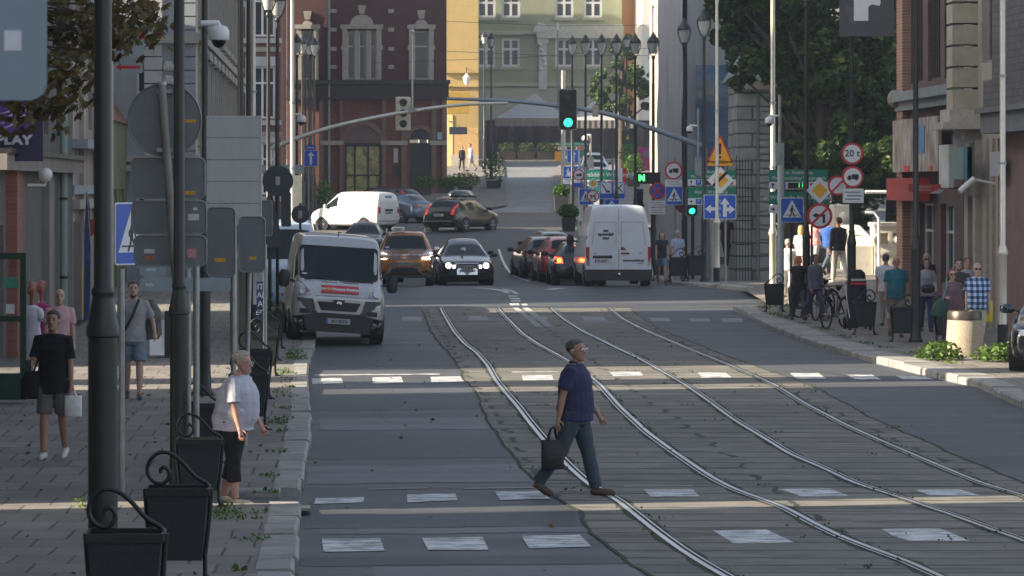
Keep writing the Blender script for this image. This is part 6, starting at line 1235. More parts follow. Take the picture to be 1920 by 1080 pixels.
def hedge():
    for i, px in enumerate(range(935, 1060, 18)):
        t = thing('cafe_chair', 'dark wicker chair on the terrace under the tents', 'chair', (gx(px, 231), 231+(i % 2)*.7, zg(231)), random.uniform(-.5, .5), 'chairs on the cafe terrace'); b = MB(); b.bx(-.28, .28, -.25, .25, .38, .46, bev=.02); b.build('seat', m_dk, t); MB().bx(-.28, .28, .2, .26, .46, .95, bev=.02).build('backrest', m_dk, t)
        for a in (-.24, .24):
            for c in (-.2, .2): MB().tube([(a, c, 0), (a, c, .4)], .025, 6).build('leg', m_dk, t)
hedge()
for i, px in enumerate((950, 985, 1022, 1044)): planter('dark flower box %s on the terrace edge' % ('nearest the planter bush', 'left of the middle', 'right of the middle', 'nearest the hanging signal')[i], px, gzp if False else 299, 228.2, 1.3, .55, (.62, .40), (.04, .03, .025), 200, 'flower boxes at the terrace edge', True)
# bicycles and stroller
m_tyre = mat('rubber', (.016, .016, .017), .85, var=.2, scale=20); m_alu = mat('alloy', (.42, .43, .45), .35, metal=.8, var=.05)
def torus(r, t_, n=28, m=6):
    b = MB(); b.tube([(0, r*math.cos(2*math.pi*i/n), r+r*math.sin(2*math.pi*i/n)) for i in range(n+1)], t_, m, cap=False); return b
def bike(lab, px, Y, rz, col):
    t = thing('bicycle', lab, 'bicycle', (gx(px, Y), Y, deckz(gx(px, Y), Y) if Y > 83.2 else zg(Y)+.13), rz, 'bicycles parked at the lamp post'); fm = mat('bike_paint', col, .35, var=.1)
    for y in (-.52, .52):
        wv = torus(.335, .022); o = wv.build('wheel', m_tyre, t, 180); o.location = (0, y, 0); b = MB()
        for k in range(12): a = k*math.pi/6; b.tube([(0, 0, .335), (0, .32*math.cos(a), .335+.32*math.sin(a))], .004, 4)
        b.tube([(-.05, 0, .335), (.05, 0, .335)], .02, 8); b.build('spokes', m_alu, o)
    b = MB(); A_, B_, C_, D_, E_ = (0, -.36, .82), (0, .18, .76), (0, .05, .29), (0, .52, .335), (0, -.40, .70)
    for p, q in ((A_, B_), (E_, C_), (B_, C_), (C_, D_), (B_, D_), ((0, -.34, .90), (0, -.52, .335))): b.tube([p, q], .018, 8)
    b.build('frame', fm, t, 60); MB().tube([(-.30, -.22, 1.0), (-.22, -.36, 1.0), (0, -.40, .98), (.22, -.36, 1.0), (.30, -.22, 1.0)], .014, 8).build('handlebar', m_tyre, t, 60); MB().tube([(0, -.34, .9), (0, -.4, .98)], .016, 8).build('stem', m_alu, t)
    b = MB(); b.rings([(0, .19, .86, .02, .02), (0, .2, .92, .05, .12), (0, .21, .96, .07, .14), (0, .22, .98, .03, .08)], 12); b.build('saddle', m_tyre, t, 60); b = MB(); b.prism(circle(.05, .29, .085, 16), .02, .03, 'x'); b.tube([(.09, .05, .29), (.09, -.08, .17)], .012, 6); b.build('crank', m_alu, t)
    b = MB(); b.tube([(0, -.56, .73), (0, -.36, .71), (0, -.2, .62)], .03, 6); b.tube([(0, .36, .66), (0, .55, .71), (0, .75, .6)], .03, 6); b.build('mudguard', m_tyre, t); return t
bike('bicycle leaning nearest in front of the black lamp post', 1566, 75.0, R(-32), (.05, .02, .03)); bike('second bicycle behind the leaning one', 1543, 79.5, R(-28), (.02, .02, .03)); bike('dark bicycle against the bicycles lamp post', 1530, 80.8, R(-55), (.015, .015, .02))
t = thing('stroller', 'black baby stroller behind the litter bin', 'stroller', (gx(1608, 74.3), 74.3, .13)); s = 74.3/FPX
b = MB(); b.rings([(0, 0, .45, .16, .14), (0, .05, .6, .22, .18), (0, .1, .85, .23, .17), (0, .12, 1.1, .22, .14), (0, .1, 1.3, .19, .14), (0, .08, 1.38, .1, .08)], 16); b.build('seat', mat('stroller_cloth', (.012, .012, .014), .8, var=.2), t, 60); MB().bx(-.16, .16, -.10, -.05, 1.12, 1.17).build('trim', mat('stroller_trim', (.5, .45, .4), .6), t); MB().bx(-.17, .17, -.11, -.055, 1.03, 1.08).build('trim', m_red, t)
for x in (-.24, .24):
    for y in (-.35, .35): o = torus(.13, .025, 18).build('wheel', m_tyre, t, 180); o.location = (x, y, 0)
b = MB(); [b.tube([(x, -.35, .13), (x, .0, .5), (x, .45, 1.0)], .013, 6) for x in (-.22, .22)]; [b.tube([(x, .35, .13), (x, .0, .55)], .013, 6) for x in (-.22, .22)]; b.tube([(-.22, .45, 1.0), (.22, .45, 1.0)], .015, 6); b.build('frame', m_alu, t, 60)
# ================================================================== VEHICLES
m_cglass = mat('car_glass', (.012, .022, .026), .06, var=.25, scale=1.2, spec=.45); m_cglass.node_tree.nodes['Principled BSDF'].inputs['IOR'].default_value = 1.28; m_plast = mat('black_plastic', (.022, .023, .025), .55, var=.15, scale=5)
m_plate = mat('plate_white', (.48, .49, .50), .5, var=.08, scale=12); m_chrome = mat('chrome', (.62, .62, .64), .18, metal=.95, var=.05)
m_tail = mat('tail_red', (.30, .012, .015), .2, var=.25, scale=12, coat=.5); m_brake = mat('brake_lit', (.6, .03, .02), .2, var=0, emit=(1, .06, .03), es=2.5); m_ind = mat('indicator_lit', (.8, .3, .02), .2, var=0, emit=(1, .38, .02), es=3.5)
m_head = mat('headlamp', (.35, .36, .37), .12, metal=.5, var=.5, scale=14, spec=.8); m_headon = mat('headlamp_lit', (.9, .9, .8), .2, var=0, emit=(1, .95, .80), es=7)
def paint(nm, col, rough=.28, metal=.25): return mat(nm, col, rough, metal, var=.06, scale=2, coat=.6, dirt=tuple(c*.7+.012 for c in col), dscale=1.6, damt=.35)
class Car:
    def __init__(s, lab, cat, name, L, Wd, st, pm, x, Y, z, yaw=0, roll=0, wheels=(.85, -.85), wr=.33, clad=None, group=None, pitch=0):
        """st rows: (y from front, zlow, zbelt, ztop, half width factor, roof half width, side glass, top kind)"""
        s.L, s.W = L, Wd/2; t = s.t = thing(name, lab, cat, (x, Y, z), yaw, group); t.rotation_euler = (pitch, roll, yaw)
        b = MB(); n = 0; slots = []
        for (y, zl, zb, zt, k, wr_, sg, tk) in st:
            w_ = s.W*k; P = [(0, zl), (.8*w_, zl), (.98*w_, zl+.10), (w_, zl+.45*(zb-zl)), (.985*w_, zb), (wr_, zt-.085*(1 if zt-zb > .25 else .45)), (wr_-.075, zt-.012), (wr_*.55, zt+.012), (0, zt+.022)]
            ring = P+[(-p, q) for p, q in reversed(P[1:-1])]; b.v += [(p, y-L/2, q) for p, q in ring]; n = len(ring)
        NS = len(st)
        def inset(k, dy, sc):
            ring = b.v[k*n:(k+1)*n]; cz = (min(p[2] for p in ring)+max(p[2] for p in ring))/2
            return [(p[0]*sc, p[1]+dy, cz+(p[2]-cz)*sc) for p in ring]
        e0, e1 = inset(0, -.012, .80), inset(NS-1, .012, .80); b.v += e0+e1
        for base, other, flip in ((NS*n, 0, 0), (NS*n+n, (NS-1)*n, 1)):
            for j in range(n): q = (base+j, base+(j+1) % n, other+(j+1) % n, other+j); b.f.append(q[::-1] if flip else q); b.m.append(0)
            b.f.append(tuple(base+j for j in range(n))); b.m.append(0)
        for i in range(len(st)-1):
            for j in range(n):
                jj = j if j < 8 else 15-j; sg, tk = st[i][6], st[i][7]
                mi = 0
                if jj == 4 and sg: mi = 2
                elif jj in (6, 7) and tk: mi = {'w': 1, 'r': 3}[tk]
                elif clad is not None and jj in (0, 1, 2)[:clad]: mi = 4
                b.f.append((i*n+j, i*n+(j+1) % n, (i+1)*n+(j+1) % n, (i+1)*n+j)); b.m.append(mi)
        me = b.mesh('body'); bm = bmesh.new(); bm.from_mesh(me); bmesh.ops.recalc_face_normals(bm, faces=bm.faces); bm.to_mesh(me); bm.free()
        o = bpy.data.objects.new('tmp', me); COL.objects.link(o); sm = o.modifiers.new('s', 'SUBSURF'); sm.levels = 2; sm.render_levels = 2
        me2 = bpy.data.meshes.new_from_object(o.evaluated_get(bpy.context.evaluated_depsgraph_get())); bpy.data.objects.remove(o)
        bm = bmesh.new(); bm.from_mesh(me2)
        A_ = np.array([q.co[:] for q in bm.verts]); lo, hi = A_.min(0), A_.max(0); H_ = max(r[3] for r in st)+.02; zl_ = min(r[1] for r in st)
        for q in bm.verts: q.co = ((q.co.x)*s.W/hi[0], -L/2+(q.co.y-lo[1])/(hi[1]-lo[1])*L, zl_+(q.co.z-lo[2])/(hi[2]-lo[2])*(H_-zl_))
        s.bvh = BVHTree.FromBMesh(bm)
        for mi, nm, mm in ((0, 'body', pm), (1, 'windscreen', m_cglass), (2, 'side_window', m_cglass), (3, 'rear_window', m_cglass), (4, 'sill', m_plast)):
            c = bm.copy(); bmesh.ops.delete(c, geom=[f for f in c.faces if f.material_index != mi], context='FACES')
            if c.faces:
                m3 = bpy.data.meshes.new(nm); 
                for f in c.faces: f.material_index = 0
                if nm == 'side_window':
                    todo = set(c.faces)
                    while todo:
                        st_ = [todo.pop()]; isl = list(st_)
                        while st_:
                            for e in st_.pop().edges:
                                for g_ in e.link_faces:
                                    if g_ in todo: todo.discard(g_); st_.append(g_); isl.append(g_)
                        vi = {}; [vi.setdefault(w_, len(vi)) for f in isl for w_ in f.verts]; m4 = bpy.data.meshes.new(nm); m4.from_pydata([w_.co[:] for w_ in vi], [], [[vi[w_] for w_ in f.verts] for f in isl]); m4.update(); link_mesh(nm, m4, mm, t, 180)
                    c.free(); bpy.data.meshes.remove(m3); continue
                c.to_mesh(m3); q = link_mesh(nm, m3, mm, t, 180)
                if nm == 'body': s.body = q
            c.free()
        bm.free()
        for y in wheels:
            for sx in (-1, 1):
                yy = y; c = (sx*(s.W-.10), yy, wr)
                a = MB(); a.prism(circle(yy, wr*.98, wr*1.16, 24), sx*(s.W-.25), sx*(s.W*.985+.006), 'x'); a.build('wheel_arch', m_plast, t, 40)
                wb = MB(); wb.lathe([(wr*.62, -.10), (wr*.93, -.11), (wr, -.08), (wr, .08), (wr*.93, .11), (wr*.64, .11)], n=28); wo = wb.build('wheel', m_tyre, t, 50); wo.rotation_euler = (0, R(90), 0); wo.location = (sx*(s.W-.085), yy, wr)
                rb = MB(); rb.lathe([(wr*.66, -.03), (wr*.66, .09), (wr*.60, .105), (wr*.55, .06), (wr*.2, .07), (.03, .10)], n=20)
                for k in range(5): a_ = 2*math.pi*k/5; rb.tube([(.04*math.cos(a_), .04*math.sin(a_), .085), (wr*.58*math.cos(a_), wr*.58*math.sin(a_), .09)], .028, 6)
                ro = rb.build('rim', m_alu if not isinstance(clad, str) else m_plast, wo, 40)
                if sx < 0: ro.rotation_euler = (R(180), 0, 0)
    def D(s, name, pts, m, side='front', off=.006, th=.014, parent=None, lab=None):
        """a solid plate lying on the body surface; pts in (x,z), (y,z) or (x,y)"""
        dens = []
        for i in range(len(pts)):
            p, q = Vector(pts[i]), Vector(pts[(i+1) % len(pts)]); k = max(1, int((q-p).length/.10))
            dens += [p.lerp(q, j/k) for j in range(k)]
        O = {'front': lambda a, c: ((a, -9, c), (0, 1, 0)), 'rear': lambda a, c: ((a, 9, c), (0, -1, 0)), 'left': lambda a, c: ((-9, a, c), (1, 0, 0)), 'right': lambda a, c: ((9, a, c), (-1, 0, 0)), 'top': lambda a, c: ((a, c, 9), (0, 0, -1))}[side]
        bm = bmesh.new(); vs = []; last = None; hits = []
        for d in dens:
            o, r = O(d.x, d.y); h = s.bvh.ray_cast(Vector(o), Vector(r)); hits.append(h[0])
        good = [h for h in hits if h is not None]
        if not good: return None
        ax = {'front': 1, 'rear': 1, 'left': 0, 'right': 0, 'top': 2}[side]
        for d, h in zip(dens, hits):
            o, r = O(d.x, d.y); r = Vector(r)
            if h is None:
                g = min(good, key=lambda g: (g-Vector([g[i] if i == ax else o[i] for i in range(3)])).length); h = Vector([g[i] if i == ax else o[i] for i in range(3)])
            vs.append(bm.verts.new(h-r*off))
        f = bm.faces.new(vs); bmesh.ops.triangulate(bm, faces=[f])
        inner = [v.co+Vector(r)*(th+off) for v in vs]; iv = [bm.verts.new(c) for c in inner]
        for i in range(len(vs)): j = (i+1) % len(vs); bm.faces.new((vs[i], vs[j], iv[j], iv[i]))
        bmesh.ops.recalc_face_normals(bm, faces=bm.faces); me = bpy.data.meshes.new(name); bm.to_mesh(me); bm.free()
        return link_mesh(name, me, m, parent or s.t)
    def sy(s, x, z, side='front'):
        h = s.bvh.ray_cast(Vector((x, -9 if side == 'front' else 9, z)), Vector((0, 1 if side == 'front' else -1, 0)))[0]; return h.y if h is not None else (-s.L/2 if side == 'front' else s.L/2)
    def M2(s, name, pts, m, side='front', **k):                   # mirrored pair
        return s.D(name, pts, m, side, **k), s.D(name, [(-p, q) for p, q in reversed(pts)], m, side, **k)
    def mirrors(s, y, z, m, r=(.10, .07, .07), out=.10, both=True):
        for sx in ((-1, 1) if both else (-1,)):
            b = MB(); b.rings([(0, 0, -r[2], r[0]*.6, r[1]*.6), (0, 0, -r[2]*.6, r[0], r[1]), (0, 0, r[2]*.5, r[0], r[1]), (0, 0, r[2], r[0]*.6, r[1]*.6)], 12); b.tube([(-sx*r[0]*.7, 0, -.02), (-sx*(r[0]+out), .02, -.06)], .03, 6)
            o = b.build('wing_mirror', m, s.t, 60); o.location = (sx*(s.W+out), y-s.L/2, z)
    def plate(s, txt, z, side='front', wd=.52, h=.115, x=0, off=.02):
        p = s.D('number_plate', [(x-wd/2, z-h/2), (x+wd/2, z-h/2), (x+wd/2, z+h/2), (x-wd/2, z+h/2)], m_plate, side, off=off, th=.03)
        if not p: return
        ys = [v.co.y for v in p.data.vertices]; y = min(ys)-.004 if side == 'front' else max(ys)+.004
        text('plate_text', txt, h*.85, m_blk, s.t, (x+.02, y, z), 0 if side == 'front' else R(180), wscale=.82, bold=.002); b = MB(); sx = -1 if side == 'front' else 1
        b.bx(x+sx*(wd/2-.04), x+sx*wd/2, y, y+.001, z-h/2, z+h/2); b.build('plate_band', m_blue, s.t)
def hatch(L, H, hood=.98, wr_=.58, cl=.20, slope=.75, nose=.72, est=False, tailz=None):
    b0 = H*.635; sl = .95 if not est else .55
    return [(0, cl+.14, nose-.14, nose-.06, .74, .55, 0, 0), (.06, cl+.04, nose-.06, nose+.02, .90, .70, 0, 0), (.35, cl, hood-.16, hood-.09, .985, .80, 0, 0), (1.05, cl, hood-.05, hood+.02, 1, .80, 0, 'w'), (1.15, cl, b0-.03, hood+.07, 1, .79, 1, 'w'), (1.15+slope, cl, b0, H-.07, 1, wr_+.02, 1, 0), (1.3+slope, cl, b0+.005, H-.03, 1, wr_+.02, 1, 0),
            (L*.52, cl, b0+.01, H, 1, wr_+.02, 0, 0), (L*.545, cl, b0+.01, H, 1, wr_+.02, 1, 0), (L-1.25, cl, b0+.03, H-.02, 1, wr_, 0, 0), (L-1.15, cl, b0+.03, H-.025, 1, wr_, 1 if est else 0, 0), (L-sl, cl, b0+.05, H-.06, .995, wr_-.02, 0, 'r'), (L-.24, cl, b0+.03, b0+.12, .98, wr_+.06, 0, 0), (L-.10, cl+.02, b0-.05, b0+.01, .95, .68, 0, 0), (L-.02, cl+.06, b0-.25, b0-.18, .90, .62, 0, 0), (L, cl+.12, b0-.32, b0-.25, .80, .55, 0, 0)]
def carz(Y): return zg(Y)+.005
# ---- silver postal van half on the kerb
p_silver = paint('silver_paint', (.44, .45, .46), .32, .3); m_bump = mat('grey_bumper', (.085, .087, .09), .6, var=.15, scale=4)
Yv = 69.0; L, Wd = 4.95, 2.05
st = [(0, .42, .88, .98, .80, .62, 0, 0), (.05, .30, .95, 1.08, .93, .76, 0, 0), (.22, .24, 1.08, 1.20, .99, .84, 0, 0), (.55, .22, 1.20, 1.31, 1, .86, 0, 'w'), (.68, .22, 1.22, 1.38, 1, .86, 1, 'w'), (1.38, .22, 1.25, 2.10, 1, .90, 1, 0), (1.50, .22, 1.26, 2.22, 1, .90, 0, 0), (1.62, .22, 1.26, 2.26, 1, .90, 0, 0), (3.3, .22, 1.3, 2.29, 1, .91, 0, 0), (4.5, .22, 1.3, 2.28, 1, .91, 0, 0), (4.85, .26, 1.3, 2.22, .99, .90, 0, 0), (4.95, .34, 1.2, 2.0, .96, .86, 0, 0)]
v = Car('silver postal delivery van parked half on the left kerb', 'van', 'delivery_van', L, Wd, st, p_silver, gx(619, Yv), Yv+L/2, zg(Yv)+.075, R(3.2), R(3.6), (-L/2+.92, L/2-1.0), .335, None)
v.D('windscreen_glass', rrect(-.86, .86, 1.335, 2.05, .08), m_cglass, off=.014, th=.02)
g = v.D('bonnet_panel', [(-.52, .99), (.60, .99), (.64, 1.32), (-.60, 1.32)][::1], p_silver, off=.02, th=.03)
v.D('bumper', [(-.98, .36), (.98, .36), (1.0, .62), (1.0, .93), (.56, .92), (.50, .66), (-.50, .66), (-.56, .92), (-1.0, .93), (-1.0, .62)], m_bump, off=.03, th=.05)
v.D('lower_bumper', [(-.96, .22), (.96, .22), (.98, .52), (.55, .60), (-.55, .60), (-.98, .52)], m_plast, off=.05, th=.06)
v.D('grille_surround', [(-.46, .63), (.46, .63), (.57, .93), (-.57, .93)], p_silver, off=.05, th=.04); v.D('grille', [(-.38, .68), (.38, .68), (.47, .87), (-.47, .87)], m_blk, off=.065, th=.03)
v.D('badge', [(-.10, .80), (.10, .80), (.13, .92), (-.13, .92)], m_plast, off=.09, th=.03); b_ = v.D('badge_mark', [(-.05, .825), (-.01, .85), (.02, .82), (.055, .83), (.02, .86), (.06, .875), (.01, .885), (-.01, .905), (-.03, .88), (-.06, .86), (-.02, .86)], m_chrome, off=.10, th=.02)
v.M2('headlight', [(.62, 1.0), (.97, .98), (.985, 1.25), (.93, 1.36), (.72, 1.16), (.64, 1.09)], m_head, off=.028, th=.03); v.M2('lamp_bowl', circle(.80, 1.08, .065, 12), m_chrome, off=.034, th=.02); v.M2('fog_recess', [(.62, .60), (.84, .60), (.84, .70), (.62, .70)], m_blk, off=.045, th=.03)
bn = v.D('red_banner', [(-.40, 1.06), (.42, 1.06), (.42, 1.22), (-.40, 1.22)], mat('postal_red', (.50, .025, .04), .4, var=.05), off=.028, th=.02); yy = min(q.co.y for q in bn.data.vertices)
text('lettering', 'Poczta Polska', .098, m_wht, v.t, (.13, yy-.012, 1.14)).rotation_euler = (R(78), 0, 0); m_horn = mat('horn_yellow', (.75, .45, .03), .4, var=0); b = MB(); b.tube([(-.31, 0, 1.15), (-.25, 0, 1.17), (-.20, 0, 1.15), (-.22, 0, 1.12), (-.27, 0, 1.13), (-.16, 0, 1.18)], .012, 6); o = b.build('emblem', m_horn, v.t); o.location = (0, yy-.012, 0)
for x0 in (-.40, .05): b = MB(); [b.bx(x0+.032*k, x0+.032*k+.02, -.01, .0, 1.275, 1.295) for k in range(11)]; o = b.build('vent', m_plast, v.t); o.location = (0, yy+.06, 0)
v.plate('WU 92376', .46, off=.13); v.mirrors(.85, 1.30, m_plast, (.12, .08, .19), .16)
b = MB(); b.tube([(-.85, -L/2+.62, 1.42), (-.3, -L/2+.50, 1.34), (.0, -L/2+.50, 1.31)], .012, 6); b.tube([(.0, -L/2+.47, 1.33), (.5, -L/2+.48, 1.31), (.75, -L/2+.52, 1.33)], .012, 6); b.build('wiper', m_blk, v.t); MB().tube([(.0, -L/2+1.62, 2.20), (-.02, -L/2+1.66, 2.36)], .012, 6).build('aerial', m_blk, v.t)
v.D('sticker', [(-.80, 1.42), (-.70, 1.42), (-.70, 1.45), (-.80, 1.45)], m_stick2, off=.022, th=.01); v.D('parking_card', [(-.06, 1.40), (.15, 1.40), (.15, 1.45), (-.06, 1.45)], mat('card_green', (.4, .45, .2), .5), off=.022, th=.01)
MB().bx(.74, .98, 1.5-.6, 1.501, .3, .31) if False else None
# ---- orange taxi SUV
Yd = 99.6; p_or = paint('orange_paint', (.36, .125, .024), .25, .45); L = 4.34
st = hatch(L, 1.66, 1.07, .60, .24, .62, .92, True)
v = Car('copper orange taxi SUV with a roof sign and roof rails', 'car', 'parked_car' if False else 'taxi', L, 1.80, st, p_or, gx(763, Yd), Yd+L/2, carz(Yd), R(-2), 0, (-L/2+.85, L/2-.85), .36, 2)
v.D('grille', [(-.50, .83), (.50, .83), (.54, 1.0), (-.54, 1.0)], m_plast, off=.02, th=.03)
for x in (-.38, -.21, .21, .38): v.D('grille_cell', rrect(x-.07, x+.07, .85, .905, .02), m_sback, off=.026, th=.01); v.D('grille_cell', rrect(x-.07, x+.07, .925, .98, .02), m_sback, off=.026, th=.01)
v.D('badge', [(-.12, .97), (-.05, .85), (.05, .85), (.12, .97), (.04, .97), (0, .90), (-.04, .97)], m_chrome, off=.034, th=.02)
for sx in (-1, 1):
    P = [(sx*.55, .84), (sx*.80, .83), (sx*.86, .93), (sx*.84, 1.02), (sx*.56, .99)]; P = P if sx > 0 else P[::-1]; v.D('headlight', P, m_head if sx > 0 else m_headon, off=.03, th=.03)
P = [(.55, .83), (.80, .82), (.87, .92), (.85, 1.02), (.80, 1.02), (.82, .93), (.77, .875), (.55, .88)]; v.D('daytime_light', P, m_headon, off=.036, th=.02)
v.D('bumper_guard', [(-.74, .36), (-.50, .70), (.50, .70), (.74, .36), (.56, .36), (.46, .58), (-.46, .58), (-.56, .36)], mat('satin_silver', (.30, .27, .25), .4, metal=.5, var=.08), off=.035, th=.04); v.D('lower_grille', [(-.44, .40), (.44, .40), (.40, .57), (-.40, .57)], m_blk, off=.03, th=.03); v.D('bumper', [(-.88, .24), (.88, .24), (.89, .55), (.76, .62), (.68, .34), (-.68, .34), (-.76, .62), (-.89, .55)], m_plast, off=.02, th=.04); v.M2('fog_lamp', circle(.76, .52, .05, 12), m_chrome, off=.045, th=.02)
v.plate('WZ 209CW', .70, wd=.50); v.mirrors(1.25, 1.12, m_chrome, (.11, .07, .08), .09); 
for sx in (-1, 1): MB().tube([(sx*.60, -L/2+1.9, 1.60), (sx*.61, -L/2+1.98, 1.71), (sx*.61, L/2-1.3, 1.72), (sx*.60, L/2-1.15, 1.63)], .022, 8).build('roof_rail', m_chrome, v.t, 60)
o = MB().box((-.24, -.2, 1.74), (.42, .16, .13), bev=.03).build('taxi_sign', m_wht, v.t); text('lettering', 'TAXI', .10, m_blk, v.t, (-.24, -.285, 1.74), bold=.003); v.D('sticker', [(-.62, 1.16), (-.50, 1.16), (-.50, 1.20), (-.62, 1.20)], m_stick2, off=.012, th=.01)
# second plate seen low (towing board of the shaded bumper)
# ---- black sedan with lit headlamps
Ya_ = 105.0; p_blk = paint('black_paint', (.014, .016, .020), .18, .3); L = 4.3
def small_front(v, zc, on, grille=True):
    v.M2('headlight', [(.48, zc-.06), (.72, zc-.02), (.76, zc+.08), (.50, zc+.06)], on, off=.02, th=.03)
    if grille: v.D('grille', [(-.26, zc-.30), (.26, zc-.30), (.33, zc+.06), (-.33, zc+.06)], m_blk, off=.018, th=.02)
    v.D('lower_intake', [(-.75, .22), (.75, .22), (.70, .36), (-.70, .36)], m_plast, off=.015, th=.02)
v = Car('black sedan with bright headlamps and a chrome framed grille', 'car', 'sedan_car', L, 1.77, hatch(L, 1.43, .92, .55, .17, .85, .74), p_blk, gx(873, Ya_), Ya_+L/2, carz(Ya_), R(1.5), 0, (-L/2+.85, L/2-.85), .32)
small_front(v, .66, m_head); v.M2('lamp_beam', circle(.62, .66, .085, 16), m_headon, off=.03, th=.02); v.M2('side_light', [(.40, .58), (.47, .58), (.47, .67), (.40, .67)], m_headon, off=.02, th=.02)
v.D('grille_frame', [(-.34, .36), (.34, .36), (.38, .74), (.33, .74), (.30, .40), (-.30, .40), (-.33, .74), (-.38, .74)], m_chrome, off=.03, th=.03); v.D('grille_frame', [(-.36, .72), (.36, .72), (.36, .75), (-.36, .75)], m_chrome, off=.03, th=.03)
gy = -L/2-.04; b = MB()
for k in range(4): b.tube([(-.15+.10*k+.062*math.cos(a), gy, .60+.062*math.sin(a)) for a in np.linspace(0, 2*math.pi, 17)], .009, 5, cap=False)
b.build('ring_emblem', m_chrome, v.t); v.plate('CO 60278', .47, wd=.5); v.mirrors(1.25, .98, p_blk, (.10, .07, .07), .1); o = MB().box((-.08, -L/2+1.45, 1.12), (.09, .03, .2), bev=.01).build('hanging_card', m_stick2, v.t); v.D('windscreen_card', [(-.03, 1.12), (.04, 1.12), (.04, 1.22), (-.03, 1.22)], m_stick2, off=.012, th=.01)
# ---- other cars facing the camera
def facing(lab, px, Y, L, Wd, H, col, on=None, yaw=0, hood=.95, name='car', est=True):
    v = Car(lab, 'car', name, L, Wd, hatch(L, H, hood, Wd*.31, .18, .7, .78, est), paint(name+'_paint', col, .22, .3), gx(px, Y), Y+L/2, carz(Y), yaw, 0, (-L/2+.85, L/2-.85), .32); small_front(v, .70, on or m_head); v.mirrors(1.25, 1.0, m_plast); v.plate('CG 4127K', .45); return v
facing('dark car following right behind the black sedan', 871, 111.5, 4.3, 1.76, 1.46, (.02, .025, .035), name='hatchback_car')
facing('dark blue car hidden behind the orange taxi', 707, 110.5, 4.3, 1.8, 1.50, (.025, .03, .10), name='estate_car')
facing('dark green car with one headlamp lit behind the postal van', 684, 129, 4.0, 1.66, 1.46, (.012, .028, .030), m_headon, R(-6), name='small_car')
# pale blue van parked far left behind the postal van
Yb2 = 84.0; st = [(0, .45, 1.0, 1.1, .82, .66, 0, 0), (.05, .30, 1.05, 1.2, .94, .78, 0, 0), (.25, .24, 1.15, 1.3, 1, .84, 0, 0), (.7, .22, 1.25, 1.42, 1, .85, 0, 'w'), (.82, .22, 1.27, 1.5, 1, .85, 1, 'w'), (1.6, .22, 1.3, 2.25, 1, .80, 1, 0), (1.8, .22, 1.3, 2.36, 1, .80, 0, 0), (4.6, .22, 1.3, 2.42, 1, .80, 0, 0), (5.0, .3, 1.2, 2.2, .97, .77, 0, 0)]
v = Car('pale blue van parked behind the postal van on the left', 'van', 'delivery_van', 5.0, 1.95, st, paint('pale_blue_paint', (.40, .52, .62), .35, .1), gx(528, Yb2), Yb2+2.5, zg(Yb2)+.1, 0, 0, (-1.6, 1.6), .33); v.D('windscreen_glass', rrect(-.80, .80, 1.42, 2.12, .08), m_cglass, off=.014, th=.02); v.M2('headlight', [(.6, 1.0), (.92, 1.0), (.9, 1.22), (.62, 1.1)], m_head, off=.02, th=.02); v.plate('CG 80142', .5)
# black car cut by the right edge
Yc = 56.5; L = 4.4; v = Car('black car cut off by the right edge of the view', 'car', 'estate_car', L, 1.82, hatch(L, 1.52, 1.0, .56, .18, .72, .80, True), p_blk, 13.33, 58.9, zg(Yc)+.1, R(-15), 0, (-L/2+.85, L/2-.85), .34); small_front(v, .72, m_head); v.mirrors(1.3, 1.12, paint('mirror_black', (.03, .05, .055), .1, .6), (.13, .08, .085), .10); v.plate('CG 5521P', .45)
# ---- tall white van from behind
Yw = 98.6; p_wht = paint('white_paint', (.54, .59, .67), .35, .0); L, Wd = 5.5, 2.03
st = [(0, .45, 1.0, 1.1, .82, .66, 0, 0), (.05, .30, 1.05, 1.2, .94, .78, 0, 0), (.25, .24, 1.15, 1.3, 1, .84, 0, 0), (.7, .22, 1.25, 1.42, 1, .85, 0, 'w'), (.82, .22, 1.27, 1.5, 1, .85, 1, 'w'), (1.6, .22, 1.3, 2.15, 1, .80, 1, 0), (1.8, .22, 1.3, 2.38, 1, .80, 0, 0), (3.2, .22, 1.3, 2.50, 1, .84, 0, 0), (5.1, .22, 1.3, 2.50, 1, .84, 0, 0), (5.42, .22, 1.3, 2.48, 1, .84, 0, 0), (5.48, .24, 1.3, 2.45, .995, .83, 0, 0), (5.5, .28, 1.28, 2.40, .985, .82, 0, 0)]
v = Car('tall white panel van seen from behind with black lettering', 'van', 'panel_van', L, Wd, st, p_wht, gx(1160, Yw), Yw+L/2, carz(Yw), R(180), 0, (-L/2+.95, L/2-.85), .34)
# rear of this body faces the camera after the half turn
v.D('rear_bumper', [(-1.02, .18), (1.02, .18), (1.02, .52), (-1.02, .52)], m_plast, 'rear', off=.07, th=.09); v.M2('bumper_reflector', rrect(.84, .93, .30, .37, .02), m_tail, 'rear', off=.08, th=.02)
v.M2('tail_light', [(.90, .62), (1.01, .62), (1.0, 1.22), (.90, 1.22)], m_tail, 'rear', off=.012, th=.02); v.M2('tail_lens', [(.905, .66), (1.0, .66), (1.0, .80), (.905, .80)], m_head, 'rear', off=.018, th=.02)
m_seam = mat('panel_seam', (.20, .21, .23), .6, var=0)
v.D('door_seam', [(-.008, .53), (.008, .53), (.008, 2.40), (-.008, 2.40)], m_seam, 'rear', off=.003, th=.01)
for sx in (-1, 1):
    P = [(sx*.08, 1.26), (sx*.08, 1.98), (sx*.74, 1.98), (sx*.82, 1.26)]
    for i in range(3):
        p, q = Vector(P[i]), Vector(P[i+1]); n = Vector((-(q-p).y, (q-p).x)).normalized()*.008; v.D('panel_crease', [tuple(p-n), tuple(q-n), tuple(q+n), tuple(p+n)], m_seam, 'rear', off=.003, th=.008)
